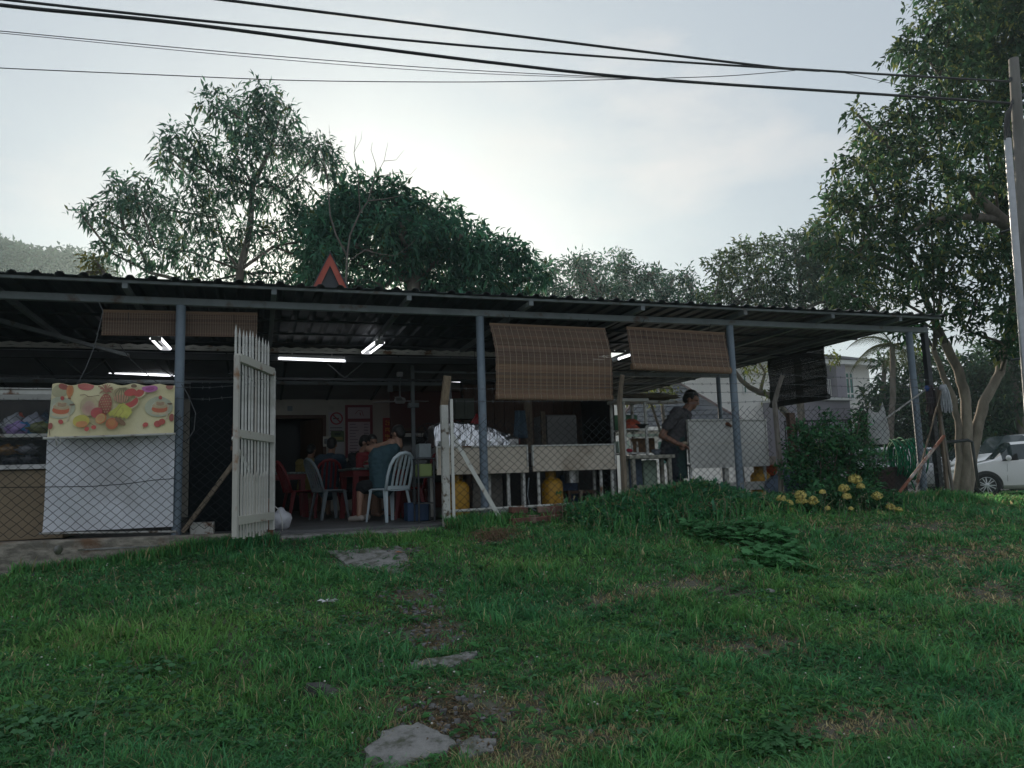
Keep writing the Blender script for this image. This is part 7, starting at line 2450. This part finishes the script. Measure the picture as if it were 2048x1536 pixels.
for k in range(4):
    p = at(2010 + k * 4, 280, Y=8.15)
    b.tube([p, at(2009 + k * 3, 250, Y=8.15), at(2012 + k * 3, 225, Y=8.15), at(2022 + k, 213 - k * 5, Y=8.22)], .012, 5, False)
b.build('riser_cable', m_cable, t, True)
b = MB()
for (px, py) in ((2031, 160), (2035, 205), (2037, 190)):
    e = at(px, py, Y=8.3); b.bar(e + Vector((-.12, 0, 0)), e + Vector((.14, 0, 0)), .03, .05)
b.build('bracket', m_darksteel, t)
def wire(pix, r, label, Y=8.3, ext=None):
    pts_ = [at(px, py, Y=Y + dy) for px, py, dy in pix]
    # smooth curve through the measured points
    P_ = [pts_[0] * 2 - pts_[1]] + pts_ + [pts_[-1] * 2 - pts_[-2]]
    out = []
    for i in range(1, len(P_) - 2):
        for k in range(10):
            s = k / 10
            a, b_, c, d = P_[i - 1], P_[i], P_[i + 1], P_[i + 2]
            out.append(.5 * ((2 * b_) + (c - a) * s + (2 * a - 5 * b_ + 4 * c - d) * s * s + (3 * b_ - a - 3 * c + d) * s ** 3))
    out.append(P_[-2])
    b = MB(); b.tube(out, r, 6, False)
    tag(b.build('overhead_wire', m_cable, smooth=True), label, 'wire', 'overhead wires to the utility pole')
wire([(-300, -95, 0), (450, 0, 0), (1000, 68, 0), (1500, 129, 0), (1640, 141, 0), (2020, 163, 0)], .016, 'uppermost thick black overhead wire crossing the top of the sky')
wire([(-250, -34, 0), (0, -2, 0), (350, 36, 0), (700, 70, 0), (1000, 97, 0), (1300, 120, 0), (1640, 142, 0)], .014, 'thick black overhead wire, second from the top at the left edge')
wire([(-250, -30, 0), (0, 10, 0), (350, 45, 0), (700, 90, 0), (1000, 127, 0), (1300, 158, 0), (1780, 190, 0), (1930, 200, 0), (2026, 207, 0)], .019, 'thickest black overhead wire, lowest of the three thick ones')
wire([(-250, 40, 0), (0, 62, 0), (500, 108, 0), (900, 138, 0), (1290, 158, 0)], .0045, 'thin overhead wire joining the thickest wire from the left')
wire([(-250, 46, 0), (0, 66, 0), (500, 114, 0), (900, 144, 0), (1290, 159, 0)], .0035, 'thinner of the two close parallel overhead wires')
wire([(-250, 122, 0), (0, 136, 0), (300, 149, 0), (600, 161, 0), (900, 164, 0), (1100, 162, 0), (1300, 157, 0), (1450, 152, 0), (1590, 141, 0)], .005, 'lowest thin overhead wire sagging above the tall tree')
wire([(1690, 146, 0), (1740, 157, 0), (1800, 171, 0), (1870, 190, 0)], .004, 'short thin overhead wire running into the big tree crown')
# ------------------------------------------------------------------ lawn
m_grass = mat('grass_blade', (.04, .08, .03), .55, attr=True, trans=.5, spec=.12)
def spots(lst):
    """measured lawn spots as (x, y, rx, ry) in metres"""
    out = []
    for px, py, rx, ry in lst:
        p = gp(px, py)
        out.append((p.x, p.y, rx, ry))
    return out
BARE = spots([(745, 1120, .50, .26), (880, 1328, .42, .10), (820, 1495, .34, .17), (940, 1500, .16, .08), (868, 1418, .30, .13), (890, 1445, .30, .08), (860, 1262, .36, .15), (825, 1195, .30, .24), (870, 1295, .26, .12), (850, 1225, .28, .14), (1480, 1128, .10, .12), (1475, 1190, .22, .05), (1545, 1255, .10, .06), (640, 1390, .14, .08), (60, 1145, .6, .12)])
DRY = spots([(1230, 1200, .5, .12), (1380, 1170, .6, .15), (1220, 1370, .35, .15), (1000, 1080, .32, .14), (960, 1440, .5, .2), (1150, 1480, .5, .2), (1900, 1120, 1.4, .35), (1480, 1300, .5, .2), (1700, 1450, .5, .2), (1820, 1060, 1.2, .3), (1990, 1190, .6, .3), (1040, 1420, .3, .2), (870, 1385, .5, .15), (1080, 1510, .4, .2)])
LIGHT = spots([(180, 1290, 1.0, .35), (480, 1250, .8, .3), (330, 1420, .5, .3), (1100, 1130, .8, .2), (1650, 1190, .8, .3), (1780, 1260, .7, .3), (1250, 1260, .5, .2), (700, 1230, .4, .2), (100, 1420, .4, .3), (1320, 1420, .5, .25)])
def field(x, y, lst):
    v = np.zeros_like(x)
    for cx, cy, rx, ry in lst: v = np.maximum(v, np.exp(-(((x - cx) / rx) ** 2 + ((y - cy) / ry) ** 2) ** 1.5))
    return v
def vnoise(x, y, s, seed):
    a = np.sin(x * s + seed) * np.cos(y * s * 1.13 + seed * 1.7) + np.sin(x * s * 2.3 + y * s * 1.9 + seed * .6) * .6 + np.sin(x * s * .7 - y * s * 3.1 + seed) * .45
    return a / 2.05
def in_place(x, y):
    """only open lawn: not inside wall, threshold or floor"""
    ok = ~((y > 9.30) & (x < 10.1))
    ok &= ~((y > 8.96) & (x < 0.2))
    ok &= ~((y > 8.95) & (x > .15) & (x < 2.1))
    return ok
def scatter(n, x0, x1, y0, y1, falloff=1.6):
    """more blades where the lawn is near, fewer far off"""
    out = []
    while sum(len(o) for o in out) < n:
        x = NP.uniform(x0, x1, n * 2); y = NP.uniform(y0, y1, n * 2)
        d = np.sqrt(x * x + y * y)
        vis = (np.abs(np.arctan2(x, y) - HEAD) < radians(52)) & (d > 3.2)
        keep = vis & (NP.random(n * 2) < (3.6 / np.maximum(d, 3.6)) ** falloff) & in_place(x, y)
        out.append(np.stack([x[keep], y[keep]], 1))
    return np.concatenate(out)[:n]

def blades(xy, h0, h1, wd, lean, colf, name):
    n = len(xy)
    x, y = xy[:, 0], xy[:, 1]
    z = gz(x, y)
    d = np.sqrt(x * x + y * y)
    cl_ = vnoise(x, y, 5.0, 1.0) * .5 + vnoise(x, y, 1.6, 4.0) * .5
    h = NP.uniform(h0, h1, n) * (1 + .45 * cl_) * (1 - .55 * field(x, y, DRY)) * np.clip(1.15 - .8 * field(x, y, BARE), .1, 2)
    a = NP.uniform(0, 2 * pi, n)
    le = h * NP.uniform(lean * .3, lean * 1.4, n)
    dx, dy = np.cos(a), np.sin(a)
    wv = wd * NP.uniform(.6, 1.4, n) * np.clip(d / 5.0, 1, 2.2)
    sx, sy = -dy * wv / 2, dx * wv / 2
    v = np.zeros((n, 5, 3))
    v[:, 0] = np.stack([x - sx, y - sy, z - .006], 1)
    v[:, 1] = np.stack([x + sx, y + sy, z - .006], 1)
    v[:, 2] = np.stack([x + dx * le * .4 + sx * .8, y + dy * le * .4 + sy * .8, z + h * .6], 1)
    v[:, 3] = np.stack([x + dx * le * .4 - sx * .8, y + dy * le * .4 - sy * .8, z + h * .6], 1)
    v[:, 4] = np.stack([x + dx * le * 1.1, y + dy * le * 1.1, z + h * NP.uniform(.75, 1.05, n)], 1)
    i = np.arange(n)[:, None] * 5
    tri = np.concatenate([i + np.array([[0, 1, 2]]), i + np.array([[0, 2, 3]]), i + np.array([[3, 2, 4]])], 0)
    c = colf(x, y, n)
    return np_mesh(name, v.reshape(-1, 3), tri, m_grass, np.repeat(c, 5, axis=0))

def gcol(x, y, n):
    base = np.tile(np.array([[.046, .150, .066]]), (n, 1))
    k = np.clip(.5 + .5 * vnoise(x, y, 1.3, 2.0) + NP.normal(0, .22, n), 0, 1)[:, None]
    base = base * (1 - k) + np.array([[.084, .190, .054]]) * k
    li = (field(x, y, LIGHT) * NP.uniform(.3, 1, n))[:, None]
    base = base * (1 - li) + np.array([[.125, .23, .066]]) * li
    dr = (np.clip(field(x, y, DRY) * .75 + .10 + .1 * vnoise(x, y, 2.7, 9), 0, 1) > NP.random(n))[:, None]
    straw = np.array([[.25, .215, .12]]) * NP.uniform(.5, 1.25, (n, 1))
    base = np.where(dr, straw, base)
    base = base * (1 + .32 * vnoise(x, y, 6.5, 3.3) * NP.uniform(.4, 1, n))[:, None]
    return np.clip(base * 2.15 * NP.uniform(.6, 1.4, (n, 1)), .005, 1)      # half of it is reflected, half passes through the blade

def thin(xy, keep_dry=.55):
    x, y = xy[:, 0], xy[:, 1]
    p = 1 - .96 * field(x, y, BARE) ** 1.1 - (1 - keep_dry) * field(x, y, DRY)
    return xy[NP.random(len(xy)) < p]
xy = thin(scatter(275000, -5.5, 15.0, 3.0, 10.4))
o = obj('grass', blades(xy, .022, .06, .0072, 1.35, gcol, 'grass')); o['kind'] = 'stuff'
# longer tufts
tc_ = scatter(4800, -5.5, 13.0, 3.2, 10.0, 1.2)
tc_ = tc_[vnoise(tc_[:, 0], tc_[:, 1], 2.2, 7.0) > .05]
k = np.repeat(np.arange(len(tc_)), 16)
xy = tc_[k] + NP.normal(0, .03, (len(k), 2))
xy = thin(xy[in_place(xy[:, 0], xy[:, 1])], .8)
o = obj('grass', blades(xy, .06, .13, .0068, .95, gcol, 'grass_tufts')); o['kind'] = 'stuff'
# lawn right of the shed and round the trees, coarser
xy = np.stack([NP.uniform(10.3, 22, 52000), NP.uniform(6, 19, 52000)], 1)
o = obj('grass', blades(xy, .05, .11, .013, .8, gcol, 'grass_far')); o['kind'] = 'stuff'
# grass along the foot of wall and fence
xs1 = NP.uniform(-2.3, 0.2, 2600); xs2 = NP.uniform(2.1, 10.2, 12000); xs2 = xs2[(xs2 < 3.05) | (xs2 > 4.1) | (NP.random(len(xs2)) < .2)]
xy = np.concatenate([np.stack([xs1, 8.95 - np.abs(NP.normal(0, .07, len(xs1)))], 1), np.stack([xs2, 9.12 - np.abs(NP.normal(0, .14, len(xs2)))], 1)])
o = obj('grass', blades(xy, .07, .17, .008, .6, gcol, 'grass_edge')); o['kind'] = 'stuff'

# low broad leaved weeds mixed in the lawn
def weeds(centres, nl, L, W, base, name, up=.35, var=.35, hgt=.03, pale=None, rad=.03, m=None):
    n = len(centres)
    k = np.repeat(np.arange(n), nl)
    a = NP.uniform(0, 2 * pi, n * nl)
    el = NP.uniform(-.1, up * 2, n * nl)
    D = np.stack([np.cos(a) * np.cos(el), np.sin(a) * np.cos(el), np.sin(el)], 1)
    x, y = centres[k, 0], centres[k, 1]
    P = np.stack([x, y, gz(x, y) + (centres[k, 2] if centres.shape[1] > 2 else 0) + hgt * NP.random(n * nl)], 1) + D * NP.uniform(0, rad, (n * nl, 1))
    Ls = L * NP.uniform(.55, 1.25, n * nl)
    v, f = leaf_arrays(P, D, Ls, W * Ls / L, fold=.12, droop=.25)
    c = leaf_cols(n * nl, base, var, pale, .08) * 1.9
    return np_mesh(name, v, f, m or m_grass, np.repeat(c, 4, axis=0))
wc_ = scatter(15000, -5.0, 12.5, 3.1, 9.6, 1.5)
wc_ = wc_[vnoise(wc_[:, 0], wc_[:, 1], 1.5, 12.0) + NP.normal(0, .35, len(wc_)) > -.1]
o = obj('lawn_weeds', weeds(thin(wc_, .8), 6, .042, .030, (.052, .135, .058), 'lawn_weeds', .3, .4, .035)); o['kind'] = 'stuff'
wc2 = scatter(2200, -5.0, 12.5, 3.1, 9.6, 1.2)
o = obj('lawn_weeds', weeds(thin(wc2, .8), 8, .085, .028, (.062, .150, .056), 'lawn_rosettes', .35, .35, .02)); o['kind'] = 'stuff'
# dry litter
lc_ = scatter(2600, -4, 12, 3.2, 9.5, 1.4)
fl_ = field(lc_[:, 0], lc_[:, 1], DRY) + field(lc_[:, 0], lc_[:, 1], BARE) * .7
lc_ = lc_[fl_ + .12 > NP.random(len(lc_)) * 1.1]
o = obj('leaf_litter', weeds(lc_, 3, .05, .012, (.14, .095, .055), 'leaf_litter', .15, .45, .02)); o['kind'] = 'stuff'
b = MB()
for cx, cy_, rx, ry in BARE[:10]:
    for k in range(int(900 * rx * ry) + 25):
        x, y = cx + RND.gauss(0, rx * .75), cy_ + RND.gauss(0, ry * .85)
        if y > 8.95: continue
        s = RND.choice((.004, .006, .008, .012, .018))
        M = Matrix.Rotation(RND.uniform(0, 3), 3, 'Z') @ Matrix.Rotation(RND.uniform(0, 3), 3, 'X')
        b.box(-s, s, -s * .8, s * .8, -s * .5, s * .5, M=Matrix.Translation((x, y, float(gz(x, y)) + s * .3 + .004)) @ M.to_4x4())
o = b.build('path_gravel', m_rubble); o['kind'] = 'stuff'
bl_ = np.concatenate([np.stack([NP.normal(cx, rx * .8, 260), NP.normal(cy_, ry * .9, 260)], 1) for cx, cy_, rx, ry in BARE[:10]])
bl_ = bl_[bl_[:, 1] < 8.9]
o = obj('leaf_litter', weeds(bl_, 3, .045, .010, (.13, .10, .06), 'path_litter', .12, .5, .012)); o['kind'] = 'stuff'
# small white lawn flowers on thin stalks
fc_ = scatter(420, -4.5, 11, 3.2, 9.3, 1.1)
fc_ = fc_[vnoise(fc_[:, 0], fc_[:, 1], 1.9, 3.0) > -.1]
b = MB(); bs_ = MB()
for x, y in fc_:
    z = float(gz(x, y)); h = RND.uniform(.05, .13); dx, dy = RND.uniform(-.03, .03), RND.uniform(-.03, .03)
    bs_.tube([(x, y, z), (x + dx * .5, y + dy * .5, z + h * .6), (x + dx, y + dy, z + h)], .0014, 3, False)
    r_ = RND.uniform(.004, .008)
    b.ball((x + dx, y + dy, z + h), (r_, r_, r_ * .7), 6)
o = b.build('lawn_flowers', mat('white_petal', (.60, .60, .54), .7)); o['kind'] = 'stuff'
o = bs_.build('flower_stalks', mat('stalk', (.09, .13, .05), .7)); o['kind'] = 'stuff'
# seed heads on tall stalks at the right and on the mound
b = MB()
for k in range(150):
    x, y = (RND.uniform(3.2, 8.5), RND.uniform(7.8, 9.0)) if k < 90 else (RND.uniform(-3, 9), RND.uniform(4, 8.5))
    z = float(gz(x, y)); h = RND.uniform(.15, .34); dx = RND.uniform(-.08, .08); dy = RND.uniform(-.06, .06)
    b.tube([(x, y, z), (x + dx * .4, y + dy * .4, z + h * .6), (x + dx, y + dy, z + h)], .0016, 3, False)
    b.ball((x + dx, y + dy, z + h), (.007, .007, .010), 5)
o = b.build('seed_heads', mat('seed_head', (.30, .27, .18), .8)); o['kind'] = 'stuff'

# weedy cover of the mound before the fence
n = 5200
x = NP.normal(5.1, .78, n); y = NP.normal(8.68, .22, n)
ok = (y < 9.06) & (x > 3.55) & (x < 6.9)
cen = np.stack([x[ok], y[ok], NP.uniform(-.02, .08, ok.sum())], 1)
o = obj('mound_weeds', weeds(cen, 7, .055, .030, (.060, .155, .074), 'mound_weeds', .6, .5, .09, (.18, .15, .09))); o['kind'] = 'stuff'
k_ = NP.random(len(cen)) < .09
o = obj('mound_weeds', weeds(cen[k_], 5, .12, .045, (.05, .135, .07), 'mound_weeds_large', .7, .5, .12, (.2, .16, .09))); o['kind'] = 'stuff'
xy = np.stack([NP.normal(5.1, .8, 5200), NP.normal(8.6, .24, 5200)], 1); xy = xy[(xy[:, 1] < 9.06) & (xy[:, 0] > 3.6)]
o = obj('grass', blades(xy, .10, .24, .008, .7, gcol, 'grass_mound')); o['kind'] = 'stuff'
# dead twigs and old stump in the mound
b = MB()
c_ = gp(1405, 1025)
for k in range(90):
    a = RND.uniform(-.3, 1.0); L = RND.uniform(.15, .45)
    p = Vector((c_.x + RND.uniform(-.3, .3), c_.y + RND.uniform(-.12, .2), float(gz(c_.x, c_.y)) + RND.uniform(.02, .16)))
    b.tube([p, p + Vector((L * .5 * cos(a), -.08, -L * .28)), p + Vector((L * cos(a), -.14, -L * .62))], [.008, .006, .003], 4)
tag(b.build('dead_brush', mat('dead_brush', (.10, .07, .045), .95, col2=(.17, .125, .085), ns=8)), 'heap of dry brown twigs on the weedy mound left of the blue column', 'brushwood')
b = MB()
c_ = gp(990, 1078)
for k in range(170):
    a = RND.uniform(0, 2 * pi); L = RND.uniform(.07, .20)
    p = Vector((c_.x + RND.gauss(0, .12), c_.y + RND.gauss(0, .07), 0)); p.z = float(gz(p.x, p.y))
    b.tube([p, p + Vector((L * .4 * cos(a), L * .4 * sin(a), L * .55)), p + Vector((L * .95 * cos(a), L * .95 * sin(a), L * .45))], [.003, .0025, .0012], 3, False)
tag(b.build('dry_grass_tuft', mat('dry_tuft', (.19, .125, .075), .95)), 'tuft of dry brown grass below the brick heap', 'dry grass')
# bare reddish earth lumps
m_earth = mat('red_earth', (.17, .13, .10), .95, col2=(.10, .08, .06), ns=9, bump=.8, bs=30)
for k, (px, py, s, lab) in enumerate(((1472, 1126, .10, 'reddish earth bank left of the broad leaved creeper'),)):
    rock(px, py, s, 'earth_patch', lab, 30 + k, .10 if k else .32, m_earth, 'earth')

# broad lobed creeper on the hump
def creeper(name, label, pts, nl, L, base, seed, hmax=.16, jit=.1):
    t = thing(name, label, 'plant', tuple(pts[0]))
    PP, DD, LL = [], [], []
    for k in range(nl):
        c = pts[RND.randrange(len(pts))]
        x, y = c.x + RND.gauss(0, jit), c.y + RND.gauss(0, jit * .6)
        z = float(gz(x, y)) + RND.uniform(.03, hmax)
        a = RND.uniform(0, 2 * pi)
        tilt = RND.uniform(-.35, .35)
        PP.append((x, y, z)); DD.append((cos(a), sin(a), tilt)); LL.append(L * RND.uniform(.6, 1.25))
    # ivy shaped leaf: five lobes, folded along the midrib
    prof = [(0, 0, 0), (.10, .42, .05), (.38, .34, .06), (.52, .50, .02), (.70, .22, .05), (1.0, 0, -.08), (.70, -.22, .05), (.52, -.50, .02), (.38, -.34, .06), (.10, -.42, .05)]
    vs, fs, cs = [], [], []
    for p, d, l in zip(PP, DD, LL):
        d = Vector(d).normalized(); s_ = d.cross(Vector((RND.uniform(-.3, .3), RND.uniform(-.5, .1), 1))).normalized(); n_ = s_.cross(d)
        b0 = len(vs)
        g_ = RND.uniform(.65, 1.35)
        for u, w_, h in prof:
            vs.append(tuple(Vector(p) + d * u * l + s_ * w_ * l + n_ * h * l)); cs.append([base[0] * g_, base[1] * g_, base[2] * g_])
        for q in ((0, 1, 2, 5), (2, 3, 4, 5), (0, 5, 8, 9), (5, 6, 7, 8)): fs.append([b0 + i for i in q])
    obj('leaves', np_mesh('leaves', np.array(vs), np.array(fs), m_grass, np.array(cs)), t)
    b = MB()
    for p in PP[::3]:
        x, y, z = p
        b.tube([(x + RND.uniform(-.03, .03), y + .02, float(gz(x, y)) - .01), (x, y, z)], .0025, 3, False)
    b.build('stem', mat('creeper_stem', (.06, .10, .03), .7) if 'creeper_stem' not in bpy.data.materials else bpy.data.materials['creeper_stem'], t)['kind'] = 'stuff'
    return t
creeper('creeper_plant', 'broad lobed creeper spreading over the hump right of the earth bank', [gp(*p) for p in ((1500, 1090), (1530, 1105), (1560, 1120), (1540, 1140), (1580, 1145), (1520, 1125), (1600, 1130), (1560, 1090))], 270, .115, (.12, .32, .13), 1, .15, .10)
creeper('creeper_plant', 'patch of broad leaved creeper on the mound behind the earth bank', [gp(*p) for p in ((1400, 1075), (1430, 1085), (1465, 1080), (1380, 1060), (1445, 1065), (1500, 1062))], 200, .10, (.11, .29, .12), 2, .12, .11)
creeper('creeper_plant', 'small bright creeper patch in the near grass at the right', [gp(*p) for p in ((1530, 1490), (1560, 1480), (1580, 1500), (1540, 1510), (1510, 1500))], 120, .06, (.11, .27, .11), 3, .06, .06)
creeper('creeper_plant', 'low clover like creeper in the near left corner of the grass', [gp(*p) for p in ((40, 1450), (90, 1470), (20, 1490), (130, 1450), (320, 1350))], 260, .05, (.11, .26, .12), 4, .07, .12)

# ------------------------------------------------------------------ flowering bush and shrub at the fence
def bush(name, label, clumps, L, W, base, per, stems, seed, pale=None, m=None):
    t = thing(name, label, 'bush', stems[0][0])
    v, f, c = sprays(clumps, per=per, nleaf=8, L=L, W=W, base=base, var=.4, pale=pale, pf=.08, droop=.05, spread=.09, shell=.45)
    obj('foliage', np_mesh('foliage', v, f, m or m_leaf, c), t)
    b = MB()
    for a_, c_ in stems: b.tube([a_, Vector(a_).lerp(Vector(c_), .5) + Vector((RND.uniform(-.04, .04), 0, .04)), c_], [.014, .011, .006], 5)
    for cc, rr_ in clumps:
        for k in range(10):
            e = Vector(cc) + Vector((RND.uniform(-1, 1) * rr_[0], RND.uniform(-1, 1) * rr_[1], RND.uniform(-.5, 1) * rr_[2])) * .8
            b.tube([Vector(cc) - Vector((0, 0, rr_[2] * .6)), e], [.006, .003], 4)
    o = b.build('stem', m_bark, t, True); o['kind'] = 'stuff'
    return t
sc = cl([(1612, 862, 24), (1650, 848, 24), (1640, 880, 40), (1600, 905, 38), (1680, 880, 34), (1705, 905, 42), (1715, 850, 22), (1722, 838, 14), (1640, 930, 48), (1700, 945, 46), (1590, 940, 34), (1750, 925, 28), (1660, 970, 46), (1615, 975, 34), (1735, 965, 30), (1700, 985, 34)], Y=8.95, dy=.12, ysq=.7, seed=51)
sb = at(1660, 1010, Y=8.95)
shrub = bush('green_shrub', 'tall dark green shrub pushing against the wire fence', sc, .075, .036, (.050, .130, .062), 1250, [((sb.x + dx, 8.95, .12), c[0]) for dx, c in zip((-.2, .1, 0, .25, -.1, .2), sc[2:8])], 1, (.07, .12, .04))
ic = cl([(1575, 1010, 20), (1610, 1015, 26), (1650, 1010, 34), (1690, 1010, 36), (1730, 1005, 34), (1765, 1015, 30), (1790, 1030, 20), (1640, 1035, 28), (1700, 1035, 32), (1750, 1038, 28), (1600, 1035, 18), (1712, 985, 28), (1660, 990, 24), (1775, 1000, 20)], Y=8.55, dy=.1, ysq=.8, seed=52)
ib = at(1690, 1050, Y=8.55)
ix = bush('flowering_bush', 'low dark bush with yellow flower heads in front of the fence', ic, .085, .04, (.058, .145, .068), 1500, [((ib.x + dx, 8.55, float(gz(ib.x, 8.55)) - .02), c[0]) for dx, c in zip((-.3, -.1, 0, .1, .3, .2), ic[1:7])], 2, (.05, .10, .04))
# yellow flower heads: domes of many small four petalled florets, one object per head
m_petal = mat('yellow_petal', (.62, .40, .045), .55, attr=True, trans=.25)
def flower_head(c, R_, seed):
    r = random.Random(seed)
    b = MB()
    for k in range(95):
        u = r.uniform(-.15, 1); a = r.uniform(0, 2 * pi)
        s_ = sqrt(max(0, 1 - u * u))
        d = Vector((s_ * cos(a), s_ * sin(a), u))
        p = Vector(c) + d * R_ * r.uniform(.78, 1.05)
        t1 = d.cross(Vector((.3, .2, 1))).normalized(); t2 = d.cross(t1)
        g_ = r.uniform(.8, 1.15)
        for q in range(4):
            aa = q * pi / 2 + r.uniform(-.3, .3)
            e = t1 * cos(aa) + t2 * sin(aa); n_ = t1 * -sin(aa) + t2 * cos(aa)
            l = .0135
            b.add([p, p + e * l * .6 + n_ * l * .32, p + e * l + d * .002, p + e * l * .6 - n_ * l * .32], [(0, 1, 2, 3)], (.85 * g_, .72 * g_, .24 * g_))
        b.tube([Vector(c) - Vector((0, 0, R_ * .5)), p], .0014, 3, False, col=(.62, .52, .16))
    o = b.build('flower', m_petal, ix)
    return o
for k, (px, py, rr) in enumerate(((1563, 999, 8), (1578, 1008, 7), (1601, 993, 10), (1603, 1004, 9), (1625, 1005, 11), (1688, 980, 10), (1693, 995, 8), (1710, 961, 11), (1721, 974, 7), (1754, 995, 10), (1781, 1016, 8), (1797, 1022, 7), (1757, 1032, 10), (1803, 1048, 8), (1645, 985, 5), (1655, 1018, 5), (1702, 1018, 4), (1582, 1022, 6))):
    p = at(px, py, Y=8.32)
    flower_head(p, rr * 8.9 / F * 1.35, 100 + k)
# a few big potted leaves behind the white gate and litter
t_ = gp(655, 1215)
b = MB()
for k in range(5):
    a = k * 1.3
    b.add([(t_.x, t_.y, t_.z + .05), (t_.x + .06 * cos(a), t_.y + .06 * sin(a), t_.z + .07), (t_.x + .09 * cos(a + .2), t_.y + .09 * sin(a + .2), t_.z + .055), (t_.x + .05 * cos(a + .5), t_.y + .05 * sin(a + .5), t_.z + .06)], [(0, 1, 2, 3)])
o = b.build('torn_paper', mat('paper_white', (.62, .64, .64), .7)); tag(o, 'torn scrap of white paper lying in the grass left of the path', 'paper')
o.modifiers.new('s', 'SOLIDIFY').thickness = .002
t_ = gp(796, 1113)
b = MB(); b.add([(t_.x - .03, t_.y, t_.z + .045), (t_.x, t_.y - .02, t_.z + .05), (t_.x + .05, t_.y + .005, t_.z + .04), (t_.x + .005, t_.y + .02, t_.z + .055)], [(0, 1, 2, 3)])
o = b.build('fallen_leaf', mat('orange_leaf', (.38, .14, .06), .7)); tag(o, 'single orange fallen leaf on the wide slab below the gate opening', 'leaf')
o.modifiers.new('s', 'SOLIDIFY').thickness = .002

# ------------------------------------------------------------------ humid morning air
GXa, GXb, GYa, GYb = float(GV[:, 0].min()), float(GV[:, 0].max()), float(GV[:, 1].min()), float(GV[:, 1].max())
b = MB()
b.box(min(GXa, -126) - 3, GXb + 3, GYa - 3, max(GYb, 186) + 3, -3.2, 36)
m = bpy.data.materials.new('haze_air')
m.use_nodes = True
hn, hl = m.node_tree.nodes, m.node_tree.links
hn.clear()
ho = hn.new('ShaderNodeOutputMaterial')
hv = hn.new('ShaderNodeVolumePrincipled')
hv.inputs['Color'].default_value = (0.72, 0.93, 0.97, 1)
hv.inputs['Density'].default_value = 0.0012
hv.inputs['Anisotropy'].default_value = 0.65
hl.new(hv.outputs['Volume'], ho.inputs['Volume'])
o = b.build('haze', m)
o['kind'] = 'stuff'
